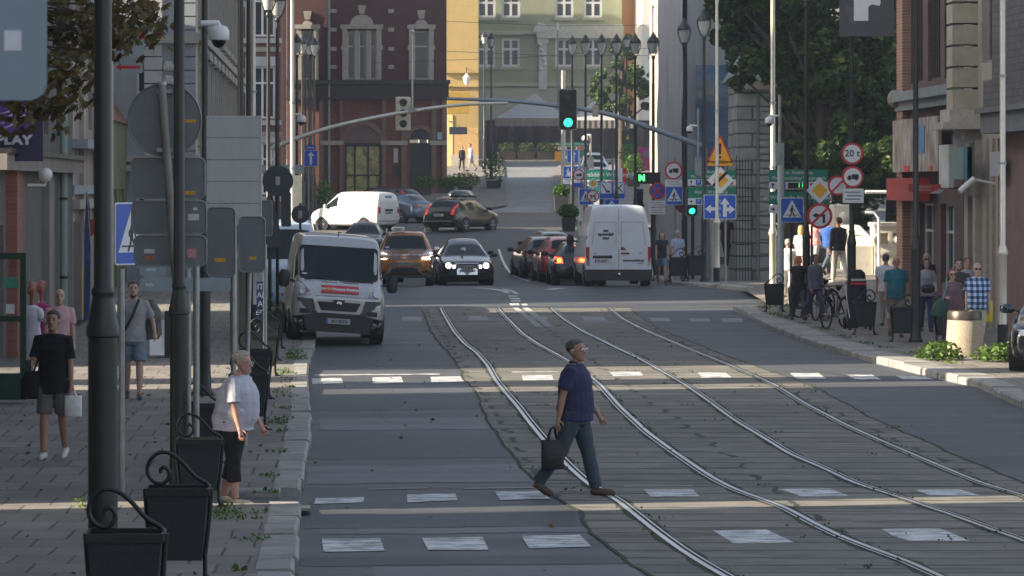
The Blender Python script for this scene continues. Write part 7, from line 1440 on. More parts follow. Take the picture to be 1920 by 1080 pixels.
v.D('plate_recess', [(.20, .86), (.80, .86), (.80, .95), (.20, .95)], m_plast, 'rear', off=.012, th=.02); v.plate('SB 260PT', .78, 'rear', .50, x=.48); v.D('door_handle', [(-.32, 1.00), (-.08, 1.00), (-.06, 1.04), (-.34, 1.04)], m_plast, 'rear', off=.03, th=.03); v.D('warning_triangle', [(-.06, 1.12), (-.25, 1.12), (-.20, 1.17), (-.08, 1.24)], m_tail, 'rear', off=.006, th=.012)
yr = max(q.co.y for q in v.body.data.vertices)
for k, wd in enumerate(('nas', 'sprawdził', 'czas')): text('lettering', wd, .125, m_blk, v.t, (.40, v.sy(.40, 1.72-.115*k, 'rear')+.006, 1.72-.115*k), R(180), bold=.006)
text('lettering', 'www.auwini.pl', .115, m_blk, v.t, (-.45, v.sy(-.45, .8, 'rear')+.006, .80), R(180), wscale=.95, bold=.004); text('lettering', 'wynajem', .06, m_blk, v.t, (-.66, v.sy(-.66, .71, 'rear')+.006, .71), R(180))
v.M2('hinge', [(.97, 1.45), (1.0, 1.45), (1.0, 1.55), (.97, 1.55)], m_seam, 'rear', off=.01); MB().ball((0, L/2+.14, .38), .05, 10, 6).build('tow_ball', m_chrome, v.t); v.mirrors(1.0, 1.35, m_plast, (.12, .09, .18), .16); v.D('handle', circle(-.66, 1.02, .022, 8), m_plast, 'rear'); v.D('handle', circle(.72, 1.02, .022, 8), m_plast, 'rear')
# ---- queue seen from behind
def away(lab, px, Y, L, Wd, H, col, brake=False, name='car', yaw=0, est=True, ind=False):
    v = Car(lab, 'car', name, L, Wd, hatch(L, H, .95, Wd*.30, .18, .7, .78, est), paint(name+'_paint', col, .24, .3), gx(px, Y), Y+L/2, carz(Y), R(180)+yaw, 0, (-L/2+.85, L/2-.85), .33); b0 = H*.635; lit = m_brake if brake else m_tail
    for sx in (-1, 1):
        P = [(sx*.56, b0-.16), (sx*.80, b0-.16), (sx*.84, b0+.04), (sx*.60, b0+.02)]; P = P if sx > 0 else P[::-1]; v.D('tail_light', P, lit, 'rear', off=.02, th=.03)
        if ind and sx > 0: v.D('indicator', circle(.69, b0-.07, .065, 12), m_ind, 'rear', off=.035, th=.02)
    v.D('rear_bumper', [(-.84, .2), (.84, .2), (.86, .42), (-.86, .42)], m_plast, 'rear', off=.03, th=.04); v.plate('CGR 7K21', b0-.24, 'rear')
    if brake: v.D('brake_light', [(-.16, H-.13), (.16, H-.13), (.16, H-.10), (-.16, H-.10)], m_brake, 'rear', off=.03, th=.03)
    v.mirrors(1.25, 1.0, m_plast, (.11, .07, .08), .1); return v
away('black hatchback with its brake and indicator lights lit beside the white van', 1088, 105, 4.1, 1.76, 1.42, (.012, .016, .020), True, 'hatchback_car', ind=True)
away('red car waiting ahead of the black hatchback', 1058, 110.8, 4.1, 1.76, 1.56, (.42, .02, .03), False, 'red_car', R(2))
away('brown grey car waiting ahead of the red one', 1019, 116.2, 4.2, 1.78, 1.50, (.045, .040, .036), False, 'estate_car', R(4))
away('dark grey car first in the queue behind the brown grey one', 1036, 122, 4.2, 1.78, 1.48, (.05, .055, .06), False, 'small_car', R(5))
# small white car ahead of the tall van, only its flank shows
# ---- white delivery car turning, estates and SUV across the junction
Yk = 149.5; L = 4.1; p_w2 = paint('white_delivery_paint', (.78, .77, .74), .35, 0)
st = [(0, .35, .62, .70, .74, .55, 0, 0), (.06, .24, .72, .80, .92, .70, 0, 0), (.35, .2, .88, .96, 1, .80, 0, 0), (.85, .2, 1.02, 1.10, 1, .82, 0, 'w'), (.95, .2, 1.05, 1.16, 1, .82, 1, 'w'), (1.55, .2, 1.10, 1.70, 1, .70, 1, 0), (1.72, .2, 1.10, 1.78, 1, .70, 0, 0), (1.9, .2, 1.12, 1.80, 1, .70, 0, 0), (3.5, .2, 1.12, 1.80, 1, .70, 0, 0), (3.98, .22, 1.12, 1.76, .99, .69, 0, 0), (4.06, .26, 1.05, 1.62, .97, .68, 0, 0), (4.1, .34, .95, 1.45, .93, .66, 0, 0)]
v = Car('bright white delivery car turning left across the junction', 'van', 'delivery_car', L, 1.79, st, p_w2, gx(664, Yk), Yk+.6, carz(Yk), R(-(180-52)), 0, (-L/2+.8, L/2-.8), .32)
v.M2('tail_light', [(.66, .80), (.80, .80), (.80, 1.10), (.66, 1.10)], m_tail, 'rear', off=.02, th=.03); v.D('plate_panel', [(-.30, .90), (.30, .90), (.30, 1.0), (-.30, 1.0)], m_plast, 'rear', off=.012, th=.02); v.plate('CG 90KP', .82, 'rear'); v.D('rear_bumper', [(-.86, .2), (.86, .2), (.88, .46), (-.88, .46)], m_bump, 'rear', off=.04, th=.05); v.D('vent_panel', rrect(-.25, .25, 1.5, 1.62, .02), m_seam, 'rear', off=.008); v.mirrors(1.1, 1.12, p_w2, (.09, .07, .09), .1); v.M2('headlight', [(.5, .66), (.78, .70), (.8, .84), (.54, .80)], m_head, off=.02, th=.02)
for sd in ('left', 'right'): v.D('body_seam', [(-1.0, .70), (1.9, .70), (1.9, .72), (-1.0, .72)], m_seam, sd, off=.004, th=.01)
Yo = 147.5; L = 4.55; p_br = paint('bronze_brown_paint', (.040, .034, .026), .22, .45)
v = Car('bronze brown estate SUV with a roof box crossing the junction', 'car', 'estate_car', L, 1.88, hatch(L, 1.55, 1.0, .60, .22, .72, .85, True), p_br, gx(868, Yo), Yo+1.9, carz(Yo), R(180-30), 0, (-L/2+.9, L/2-.95), .36, 1)
v.M2('tail_light', [(.62, .82), (.88, .80), (.86, .98), (.74, 1.0), (.74, 1.30), (.66, 1.30), (.62, .98)], mat('tail_bright', (.50, .02, .025), .2, var=.2, emit=(.9, .05, .03), es=.15), 'rear', off=.02, th=.03); v.plate('CG 3377V', .80, 'rear'); v.D('rear_bumper', [(-.88, .24), (.88, .24), (.9, .46), (-.9, .46)], m_plast, 'rear', off=.03, th=.04); v.D('bumper_trim', [(-.7, .50), (.7, .50), (.7, .55), (-.7, .55)], m_chrome, 'rear', off=.03, th=.03); v.mirrors(1.3, 1.08, p_br)
MB().rings([(0, .1, 1.66, .36, .85), (0, .1, 1.70, .42, 1.0), (0, .1, 1.82, .40, .98), (0, .1, 1.93, .28, .78), (0, .1, 1.95, .1, .4)], 24).build('roof_box', mat('box_black', (.03, .035, .04), .25, var=.1, coat=.4), v.t, 60)
b = MB()
for y in (-.35, .65): b.bx(-.62, .62, y, y+.06, 1.585, 1.66)
b.build('roof_bar', m_plast, v.t); 
for sx in (-1, 1): MB().tube([(sx*.56, -.8, 1.50), (sx*.57, -.7, 1.58), (sx*.55, 1.3, 1.58), (sx*.53, 1.45, 1.50)], .02, 6).build('roof_rail', m_chrome, v.t, 60)
def side(lab, px, Y, L, H, col, yaw, name, est=True):
    v = Car(lab, 'car', name, L, 1.82, hatch(L, H, .95, .56, .18, .72, .8, est), paint(name+'_paint', col, .22, .3), gx(px, Y), Y+.7, carz(Y), yaw, 0, (-L/2+.85, L/2-.9), .33)
    if est: v.M2('tail_light', [(.66, .80), (.84, .80), (.84, .98), (.80, 1.0), (.74, 1.34), (.66, 1.34), (.68, .98)], mat('tail_pink', (.50, .05, .07), .3, var=.2), 'rear', off=.02, th=.03)
    else: v.M2('tail_light', [(.55, .74), (.84, .74), (.84, .88), (.6, .88)], m_tail, 'rear', off=.02, th=.03)
    v.mirrors(1.25, 1.0, m_plast); v.plate('CG 118MN', .70, 'rear'); return v
side('dark estate car with tall tail lamps behind the white delivery car', 712, 163.5, 4.7, 1.50, (.020, .020, .024), R(-(180-60)), 'dark_estate')
side('dark blue sedan half hidden behind the white delivery car', 737, 158, 4.3, 1.42, (.07, .10, .16), R(-(180-48)), 'blue_sedan', False)
# ---- white cars far up the street
for lab, px, Y in (('nearest white car coming down the far street', 1130, 182), ('second white car coming down the far street', 1122, 190), ('last white car coming down the far street', 1117, 198)):
    facing(lab, px, Y, 4.2, 1.8, 1.66, (.72, .74, .78), name='white_car')
# ================================================================== PEOPLE
m_skin = mat('skin', (.44, .27, .20), .55, var=.10, scale=9); m_skin2 = mat('tanned_skin', (.34, .19, .13), .55, var=.10, scale=9); m_lip = mat('lips', (.25, .09, .08), .5, var=0); m_eye = mat('eye_dark', (.02, .015, .012), .3, var=0)
def cmat(nm, col, var=.14, rough=.9): return mat(nm, col, rough, var=var, scale=7, bump=.35, bscale=14)
def plaid(nm):
    m = bpy.data.materials.new(nm); m.use_nodes = True; N = m.node_tree.nodes; L = m.node_tree.links; b = N['Principled BSDF']; b.inputs['Roughness'].default_value = .9; tc = N.new('ShaderNodeTexCoord'); sp = N.new('ShaderNodeSeparateXYZ'); L.new(tc.outputs['Object'], sp.inputs[0]); out = None
    def band(ax, per, lo, hi, ph=0):
        a = N.new('ShaderNodeMath'); a.operation = 'MULTIPLY_ADD'; L.new(sp.outputs[ax], a.inputs[0]); a.inputs[1].default_value = 1/per; a.inputs[2].default_value = 10+ph; f = N.new('ShaderNodeMath'); f.operation = 'FRACT'; L.new(a.outputs[0], f.inputs[0]); r = N.new('ShaderNodeValToRGB'); r.color_ramp.interpolation = 'CONSTANT'; r.color_ramp.elements[0].color = (lo,)*3+(1,); r.color_ramp.elements[1].position = .5; r.color_ramp.elements[1].color = (hi,)*3+(1,); L.new(f.outputs[0], r.inputs[0]); return r.outputs[0]
    x, z = band('X', .105, 0, 1), band('Z', .115, 0, 1, .3); s = N.new('ShaderNodeMath'); s.operation = 'ADD'; L.new(x, s.inputs[0]); L.new(z, s.inputs[1]); h = N.new('ShaderNodeMath'); h.operation = 'MULTIPLY'; L.new(s.outputs[0], h.inputs[0]); h.inputs[1].default_value = .5
    r = N.new('ShaderNodeValToRGB'); r.color_ramp.interpolation = 'CONSTANT'; r.color_ramp.elements[0].color = (.42, .52, .66, 1); r.color_ramp.elements[1].position = .75; r.color_ramp.elements[1].color = (.015, .02, .05, 1); q = r.color_ramp.elements.new(.3); q.color = (.09, .17, .34, 1); L.new(h.outputs[0], r.inputs[0]); L.new(r.outputs[0], b.inputs['Base Color']); return m
def fuse(name, b, m, parent, vox=.012, sm=4, smf=.5, fold=0):
    me = b.mesh('t'); bm = bmesh.new(); bm.from_mesh(me); bmesh.ops.recalc_face_normals(bm, faces=bm.faces); bm.to_mesh(me); bm.free()
    o = bpy.data.objects.new('t', me); COL.objects.link(o); r = o.modifiers.new('r', 'REMESH'); r.mode = 'VOXEL'; r.voxel_size = vox; s = o.modifiers.new('s', 'SMOOTH'); s.factor = smf; s.iterations = sm
    if fold:
        for ts, st_ in ((.24, fold), (.07, fold*.40)):
            tx = bpy.data.textures.new('fold', 'CLOUDS'); tx.noise_scale = ts; tx.noise_depth = 2; dm = o.modifiers.new('d', 'DISPLACE'); dm.texture = tx; dm.strength = st_; dm.mid_level = .5; dm.texture_coords = 'LOCAL'
    me2 = bpy.data.meshes.new_from_object(o.evaluated_get(bpy.context.evaluated_depsgraph_get())); bpy.data.objects.remove(o); me2.name = name; me2.materials.clear(); return link_mesh(name, me2, m, parent, 180)
def person(lab, x, Y, h=1.75, yaw=0, z=None, skin=None, shirt=(.1, .1, .1), legs=(.1, .1, .12), shoes=(.05, .04, .035), hair=(.06, .04, .03), hairlen=0, sleeve=.5, leglen=1.0, fem=False, stout=0, step=.30, lead=1, arms=((.1, .12, .15), (.1, .12, .15)), skirt=0, bald=False, glasses=None, head_yaw=0, lean=0, shirtmat=None, hem=.86, vox=.012, female_hair=False, beard=False, group=None, collar=None, head_pitch=0, wide=1.0):
    """faces -Y at yaw 0; arms: (forward swing, out, elbow bend) for the image-left and image-right arm of a person facing the camera"""
    zz = zg(Y)+.13 if z is None else z; t = thing('person', lab, 'person', (x, Y, zz), yaw, group); k = h/1.75; t.scale = (k*wide, k*wide, k); skin = skin or m_skin
    S = stout; sh = .185 if not fem else .165; hipw = .165 if not fem else .175; hz = .93
    V = lambda *a: Vector(a)
    # legs
    J = {}
    for s, sgn in ((-1, 1 if lead < 0 else -1), (1, 1 if lead > 0 else -1)):
        a = step*sgn; hip = V(s*.092, 0, hz); kb = .10 if sgn > 0 else .42*step/.3 if step > .05 else .02
        d = V(0, -math.sin(a), -math.cos(a)); knee = hip+d*.43; b2 = a-kb*(1 if sgn < 0 else .5); d2 = V(0, -math.sin(b2), -math.cos(b2)); ank = knee+d2*.43; J[s] = (hip, knee, ank, b2 if sgn < 0 else max(0, b2*.6))
    low = min(J[s][2].z-(.075 if J[s][3] >= 0 else .075+.09*math.sin(min(.9, -J[s][3]))) for s in J)
    dz = -low
    for s in J: J[s] = tuple([q+V(0, 0, dz) for q in J[s][:3]]+[J[s][3]])
    up = V(0, 0, dz); ln = lambda zc: V(0, -lean*(zc-hz), 0)
    def tor(infl, z0, z1):
        prof = [(.80, hipw-.005, .115+S*.02), (.88, hipw, .12+S*.04), (.97, hipw-.004, .122+S*.09), (1.06, .152+S*.05 if not fem else .138+S*.08, .112+S*.12), (1.16, .160+S*.05, .118+S*.12), (1.28, .178+S*.03 if not fem else .160+S*.05, .125+S*.08 if not fem else .135+S*.08), (1.38, sh, .108+S*.03), (1.44, sh-.035, .085), (1.475, .10, .066), (1.50, .062, .058)]
        return [(0, -lean*(q-hz)-S*.035*math.exp(-((q-1.08)/.16)**2), q+dz, rx+infl, ry+infl) for q, rx, ry in prof if z0 <= q <= z1]
    AJ = []
    for (fw, out, eb), s in zip(arms, (-1, 1)):
        shd = V(s*(sh-.012), 0, 1.405)+ln(1.4)+up; d = V(s*math.sin(out), -math.sin(fw)*math.cos(out), -math.cos(fw)*math.cos(out)).normalized(); el = shd+d*.29; a2 = fw+eb; d2 = V(s*math.sin(out*.5)-s*eb*.12, -math.sin(a2), -math.cos(a2)).normalized(); wr_ = el+d2*.25; AJ.append((shd, el, wr_, d2))
    # ---- body: one fused surface (head, torso, limbs, hands)
    b = MB(); hd = V(0, -.015, 1.60)+ln(1.6)+up
    b.rings(tor(-.012, .8, 1.5), 18); b.tube([V(0, 0, 1.45)+ln(1.45)+up, hd+V(0, .012, -.07)], [.058, .052] if not fem else [.05, .044], 12)
    cy, sy_ = math.cos(head_yaw), math.sin(head_yaw); hp = lambda p, q, r: hd+V(p*cy-q*sy_, p*sy_+q*cy, r-head_pitch*0-q*math.sin(-head_pitch))
    hb = MB(); prof = [(-.108, .026, .03, -.052), (-.095, .040, .045, -.045), (-.06, .056, .068, -.022), (-.02, .068, .085, -.006), (.03, .075, .095, .002), (.07, .073, .094, .006), (.105, .058, .076, .008), (.13, .03, .04, .008), (.136, .008, .01, .008)]
    for r, rx, ry, yo in prof:
        for j in range(16): a = 2*math.pi*j/16; hb.v.append(hp(rx*math.cos(a), yo+ry*math.sin(a), r+.015)[:])
    for i in range(len(prof)-1):
        for j in range(16): hb.f.append((i*16+j, i*16+(j+1) % 16, (i+1)*16+(j+1) % 16, (i+1)*16+j)); hb.m.append(0)
    hb.f += [tuple(range(16))[::-1], tuple(range((len(prof)-1)*16, len(prof)*16))]; hb.m += [0, 0]; b.add(hb.v, hb.f)
    b.tube([hp(0, -.082, .045), hp(0, -.106, .005), hp(0, -.098, -.008)], [.010, .017, .014], 8)
    for s in (-1, 1): b.ball(hp(s*.076, .012, .015)[:], (.012, .020, .030), 8, 6)
    b.ball(hp(0, -.080, -.065)[:], (.028, .018, .020), 8, 6)
    for s in J:
        hip, kn, an, pa = J[s]; b.tube([hip[:], hip.lerp(kn, .35)[:], kn[:], kn.lerp(an, .3)[:], an[:]], [.088+S*.02, .078+S*.02, .054, .057, .037], 12); f = V(0, -math.cos(pa), -math.sin(-pa) if pa < 0 else 0); f = V(0, -math.cos(pa), math.sin(pa)) if pa < 0 else V(0, -1, 0); b.tube([(an+V(0, .03, -.045)-f*.02)[:], (an+f*.16+V(0, 0, -.055))[:]], [.04, .032], 10)
    for i, (shd, el, w_, d2) in enumerate(AJ):
        s = (-1, 1)[i]; b.tube([shd[:], shd.lerp(el, .5)[:], el[:], el.lerp(w_, .35)[:], w_[:]], [.050+S*.01, .045+S*.008, .036, .037, .026], 10)
        side = V(s, 0, 0)-d2*d2.dot(V(s, 0, 0)); side.normalize(); nn = d2.cross(side).normalized(); fwd = nn if nn.y < 0 else -nn
        pal = w_+d2*.05; b.tube([w_[:], (w_+d2*.09)[:]], [(.024, .034) if abs(d2.cross(V(1, 0, 0)).length) > .5 else .03, (.020, .040)], 10)
        for q in range(4):
            r0 = w_+d2*.085+fwd*(.030-.020*q); Ln = (.062, .070, .066, .052)[q]; p1 = r0+d2*Ln*.5-side*.008; p2 = p1+d2*Ln*.42-side*.022; b.tube([r0[:], p1[:], p2[:]], [.0095, .0088, .0075], 6)
        r0 = w_+d2*.03+fwd*.03; b.tube([r0[:], (r0+fwd*.025+d2*.03)[:], (r0+fwd*.028+d2*.058-side*.012)[:]], [.012, .0105, .009], 6)
    body = fuse('body', b, skin, t, vox*.8, 3)
    # ---- clothes
    cs = shirtmat or cmat('shirt_cloth', shirt); b = MB(); ext = .018
    R_ = tor(ext, hem, 1.48); R_ = [(*q[:3], q[3]+(.014+S*.012)*min(1, max(0, (1.15+dz-q[2])/.2)), q[4]+(.016+S*.025)*min(1, max(0, (1.15+dz-q[2])/.2))) for q in R_]; R_.insert(0, (R_[0][0], R_[0][1], R_[0][2]-.035, R_[0][3]+.006, R_[0][4]+.008)); b.rings(R_, 20)
    for i, (shd, el, w_, d2) in enumerate(AJ):
        inn = shd+V(-(-1, 1)[i]*.08, 0, .0)
        if sleeve <= 0: continue
        if sleeve <= .6: e = shd.lerp(el, sleeve*1.45); b.tube([inn[:], shd[:], shd.lerp(e, .6)[:], e[:]], [.070, .076+S*.01, .070+S*.01, .072+S*.01], 12)
        else: b.tube([inn[:], shd[:], shd.lerp(el, .5)[:], el[:], el.lerp(w_, .5)[:], w_[:]], [.070, .074, .064, .054, .048, .040], 12)
    fuse('shirt', b, cs, t, vox, 2, fold=.030)
    if collar: b = MB(); b.tube([(hd+V(.062*math.cos(a), .052*math.sin(a)+.012, -.105-.028*(math.sin(a) < -.5)))[:] for a in np.linspace(-math.pi/2+.35, 1.5*math.pi-.35, 14)], .016, 6); b.build('collar', cmat('collar_cloth', collar), t, 60)
    b = MB()
    if skirt: b.rings([(0, 0, skirt+dz, hipw+.07, .17), (0, 0, .75+dz, hipw+.045, .15), (0, 0, .92+dz, hipw+.02, .135), (0, 0, 1.02+dz, .15, .12)], 20); fuse('skirt', b, cmat('skirt_cloth', legs), t, vox, 2)
    else:
        b.rings([(0, 0, .80+dz, hipw-.01, .12+S*.02), (0, 0, .88+dz, hipw+.010, .132+S*.035), (0, -S*.015, .96+dz, hipw+.004, .124+S*.06), (0, -S*.015, .99+dz, hipw-.01, .112+S*.05)], 18)
        for s in J:
            hip, kn, an, pa = J[s]
            if leglen > .55: e = kn.lerp(an, (leglen-.5)*2); b.tube([(hip+V(0, 0, .03))[:], hip.lerp(kn, .35)[:], kn[:], kn.lerp(e, .5)[:], e[:]], [.105+S*.02, .096+S*.02, .074, .070, .062 if leglen > .9 else .068], 12)
            else: e = hip.lerp(kn, leglen*2); b.tube([(hip+V(0, 0, .03))[:], hip.lerp(e, .5)[:], e[:]], [.108+S*.02, .104+S*.02, .098], 12)
        fuse('trousers', b, cmat('trouser_cloth', legs), t, vox, 2, fold=.030)
    for s in J:
        hip, kn, an, pa = J[s]; f = V(0, -math.cos(pa), math.sin(pa)) if pa < 0 else V(0, -1, 0); n_ = V(0, f.z, -f.y); q = an+V(0, 0, -.05); b = MB(); b.tube([(q-f*.055)[:], (q-f*.03)[:], (q+f*.06-n_*.005)[:], (q+f*.15-n_*.012)[:], (q+f*.20-n_*.014)[:]], [(.03, .03), (.042, .05), (.046, .044), (.047, .036), (.026, .022)], 12); b.tube([(an+V(0, .0, -.01))[:], (an+V(0, 0, -.06))[:]], [.046, .05], 10)
        fuse('shoe', b, mat('shoe_leather', shoes, .55, var=.15), t, .011, 2)
    # ---- hair and face
    if not bald:
        b = MB(); top = .158
        for p, q, r, rr in ((0, .012, .105, (.078, .090, .052)), (0, .045, .06, (.082, .070, .080)), (-.045, .02, .07, (.040, .075, .060)), (.045, .02, .07, (.040, .075, .060))): b.ball(hp(p, q, r)[:], rr, 12, 8)
        if hairlen: b.rings([(*hp(0, .05, -.02-hairlen)[:], .07, .045), (*hp(0, .05, -.03)[:], .088, .065), (*hp(0, .04, .05)[:], .088, .075), (*hp(0, .03, .10)[:], .06, .05)], 14); [b.tube([hp(s*.072, .0, .07)[:], hp(s*.085, .0, -.02)[:], hp(s*.075, -.0, -.03-hairlen*.8)[:]], [.025, .026, .018], 8) for s in (-1, 1)]
        fuse('hair', b, mat('hair_strands', hair, .6, var=.3, scale=30, bump=.6, bscale=60, stretch=(1, 1, .3)), t, .010, 1)
    b = MB()
    for s in (-1, 1): b.ball(hp(s*.030, -.083, .035)[:], (.011, .006, .006), 8, 5)
    b.build('eyes', m_eye, t, 180); b = MB(); b.tube([hp(-.022, -.089, -.042)[:], hp(0, -.095, -.040)[:], hp(.022, -.089, -.042)[:]], .0055, 6); b.build('mouth', m_lip, t, 60); b = MB(); [b.tube([hp(s*.048, -.080, .052)[:], hp(s*.018, -.089, .055)[:]], .0055, 6) for s in (-1, 1)]; b.build('eyebrows', mat('brow_hair', tuple(c*.6 for c in hair), .8, var=0), t, 60)
    if beard: b = MB(); b.ball(hp(0, -.05, -.07)[:], (.052, .048, .036), 10, 6); fuse('beard', b, mat('beard_hair', hair, .8, var=.3, scale=40), t, .010, 1)
    if glasses:
        b = MB(); dark = glasses == 'dark'
        for s in (-1, 1):
            c = [hp(s*.034+.026*math.cos(a), -.100, .033+.019*math.sin(a))[:] for a in np.linspace(0, 2*math.pi, 15)]; b.tube(c, .0035, 5, cap=False); b.tube([hp(s*.060, -.098, .038)[:], hp(s*.078, -.02, .035)[:], hp(s*.078, .02, .03)[:]], .003, 5)
            if dark: b.ball(hp(s*.034, -.099, .033)[:], (.026, .005, .019), 10, 6)
        b.tube([hp(-.01, -.102, .036)[:], hp(.01, -.102, .036)[:]], .003, 5); b.build('glasses', m_blk if dark else m_chrome, t, 60)
    t['_hands'] = 0; del t['_hands']; M_ = Matrix.Translation((x, Y, zz)) @ Matrix.Rotation(yaw, 4, 'Z') @ Matrix.Diagonal((k*wide, k*wide, k, 1))
    return t, [M_ @ (w_+d2*.10) for _, _, w_, d2 in AJ], M_, dz
def bag(lab, cat, p, w_, d, hh, col, rz=0, strap=.18, name='bag', taper=.9, rough=.6, m=None):
    t = thing(name, lab, cat, (p[0], p[1], p[2]-strap-hh), rz); b = MB(); b.rings([(0, 0, 0, w_*.5*taper, d*.4), (0, 0, .01, w_*.52*taper, d*.5), (0, 0, hh*.55, w_*.5, d*.55), (0, 0, hh, w_*.5, d*.25)], 16)
    for i, v in enumerate(b.v):                                 # squarer outline
        q = 1.22 if abs(v[0]) > .2*w_ else 1.0; b.v[i] = (max(-w_*.52, min(w_*.52, v[0]*q)), v[1], v[2])
    b.build('body', m or mat('bag_'+cat.replace(' ', '_'), col, rough, var=.2, scale=8, bump=.5, bscale=18), t, 60)
    for s in (-1, 1): MB().tube([(-w_*.25, s*d*.25, hh-.02), (-w_*.1, s*.012, hh+strap*.8), (0, 0, hh+strap), (w_*.1, s*.012, hh+strap*.8), (w_*.25, s*d*.25, hh-.02)], .009, 6).build('handle', m or bpy.data.materials[-1] if False else mat('bag_handle', col, rough, var=0), t, 60)
    return t
PX = lambda px, s_: (gx(px, FPX/s_), FPX/s_)
# --- crossing man (walks to the right, seen from his right side)
x, Y = PX(1078, 168)
t, H, M_, dz = person('man in a dark blue polo shirt striding over the tram rails with a black tote', x, Y, 1.74, R(72), zg(Y)+.02, skin=m_skin2, shirt=(.030, .028, .085), legs=(.045, .065, .085), shoes=(.075, .045, .03), hair=(.075, .062, .055), sleeve=.5, stout=.36, step=.25, lead=1, arms=((-.26, .10, .10), (.22, .1, .3)), glasses='clear', head_yaw=R(-18), collar=(.03, .028, .085), vox=.009, wide=1.12)
bag('black tote bag carried by the man crossing the rails', 'bag', H[0]+Vector((-.05, 0, -.0)), .25, .09, .33, (.012, .012, .013), R(20), .14)
# --- grey haired woman at the left kerb
x, Y = PX(437, 176)
t, H, M_, dz = person('grey haired woman in a white blouse and black capri trousers at the left kerb', x, Y, 1.63, R(68), zg(Y)+.05, shirt=(.47, .46, .54), legs=(.010, .010, .012), shoes=(.50, .42, .28), hair=(.34, .31, .25), sleeve=.58, leglen=.78, fem=True, stout=.80, step=.10, lead=-1, arms=((.12, .14, .15), (.15, .1, .35)), hem=.82, head_pitch=.25, lean=.13, wide=1.13, vox=.009, skin=mat('pink_skin', (.46, .25, .19), .55, var=.1), glasses='clear')
# --- young man in black
x, Y = PX(100, 153)
t, H, M_, dz = person('young man in a black t-shirt and grey shorts walking past the shop front', x, Y, 1.80, R(-8), None, skin=m_skin2, shirt=(.006, .006, .008), legs=(.13, .115, .11), shoes=(.48, .47, .43), hair=(.045, .03, .022), sleeve=.55, leglen=.48, step=.16, lead=-1, arms=((.30, .20, 1.15), (.02, .13, .08)), vox=.010, hem=.80)
bag('white plastic carrier bag in the hand of the young man in black', 'carrier bag', H[1]+Vector((.02, 0, .02)), .20, .10, .26, (.72, .71, .70), 0, .05)
t = thing('phone', 'small dark phone held by the young man in black', 'phone', tuple(H[0]+Vector((.02, -.05, .02)))); MB().box((0, 0, 0), (.075, .02, .15), bev=.005).build('phone_body', m_blk, t)
t = thing('shoulder_bag', 'black shoulder bag at the hip of the young man in black', 'bag', (x-.29, Y-.02, zg(Y)+.13+.72)); b = MB(); b.rings([(0, 0, 0, .12, .07), (.03, 0, .05, .14, .10), (.04, 0, .22, .15, .10), (.06, 0, .34, .10, .06)], 16); b.build('body', cmat('bag_black', (.012, .012, .016)), t, 60); MB().tube([(.05, 0, .33), (.16, -.02, .62), (.12, -.09, .72)], .014, 6).build('strap', m_blk, t)
# --- man in grey tee behind the posts, pink shirt man, mannequins
x, Y = PX(250, 120)
t, H, M_, dz = person('man in a grey t-shirt and denim shorts behind the sign posts', x, Y, 1.84, R(4), None, shirt=(.30, .29, .30), legs=(.16, .21, .26), shoes=(.04, .04, .045), hair=(.06, .04, .03), sleeve=.52, leglen=.44, step=.15, lead=1, arms=((.25, .08, 1.1), (-.15, .42, .9)), beard=True)
t = thing('shoulder_strap_bag', 'dark strap bag worn across the grey t-shirt', 'bag', (x, Y, zg(Y)+.13)); MB().tube([(.10, -.155, 1.56), (.0, -.175, 1.30), (-.16, -.15, 1.02)], .022, 6).build('strap', m_plast, t); MB().box((-.20, -.10, .98), (.12, .10, .2), bev=.03).build('body', m_plast, t); t = thing('camouflage_backpack', 'camouflage patterned backpack on the man behind the posts', 'backpack', (x+.24, Y+.18, zg(Y)+1.05)); b = MB(); b.rings([(0, 0, 0, .14, .10), (0, 0, .08, .2, .14), (0, 0, .45, .18, .13), (-.02, 0, .62, .1, .08)], 14); b.build('body', mat('camouflage', (.11, .10, .09), .9, var=.95, scale=5), t, 60)
x, Y = PX(112, 121)
person('bald man in a pink shirt behind the young man in black', x, Y, 1.72, R(5), None, shirt=(.55, .33, .36), legs=(.2, .18, .16), bald=True, step=.12)
def mannequin(lab, px, Y, col):
    t = thing('mannequin', lab, 'mannequin', (gx(px, Y), Y, .13), R(-25), 'shop mannequins at the display stand'); mm = mat('terracotta', (.22, .065, .035), .45, var=.15, scale=5); b = MB(); b.rings([(0, 0, .95, .12, .09), (0, 0, 1.2, .11, .085), (0, 0, 1.38, .13, .08), (0, 0, 1.44, .07, .05), (0, -.005, 1.48, .036, .036), (0, -.01, 1.60, .034, .036), (0, -.03, 1.64, .055, .07), (0, -.03, 1.72, .07, .09), (0, -.01, 1.79, .05, .07), (0, 0, 1.82, .02, .03)], 16); b.ball((0, -.12, 1.68), (.015, .02, .02), 8, 5); b.ball((.02, .06, 1.76), (.045, .05, .05), 8, 6); b.ball((0, -.06, 1.82), (.02, .03, .03), 8, 5); fuse('body', b, mm, t, .010, 2)
    b = MB(); b.rings([(0, 0, .62, .20, .15), (0, 0, .95, .165, .125), (0, 0, 1.12, .135, .105), (0, 0, 1.30, .155, .115), (0, 0, 1.41, .15, .09), (0, 0, 1.455, .06, .05)], 18); [b.tube([(s*.12, 0, 1.39), (s*.20, 0, 1.22)], [.06, .065], 10) for s in (-1, 1)]; fuse('dress', b, cmat('dress_cloth', col), t, .012, 2); b = MB(); b.tube([(0, 0, 0), (0, 0, .96)], .025, 8); b.lathe([(.16, 0), (.16, .02), (.03, .03)], n=16); b.build('stand', m_galv, t, 40)
    return t
mannequin('mannequin in a white dress beside the green display stand', 60, 50.2, (.62, .61, .68)); mannequin('mannequin in a magenta dress behind the white one', 77, 51.2, (.28, .02, .14))
MB
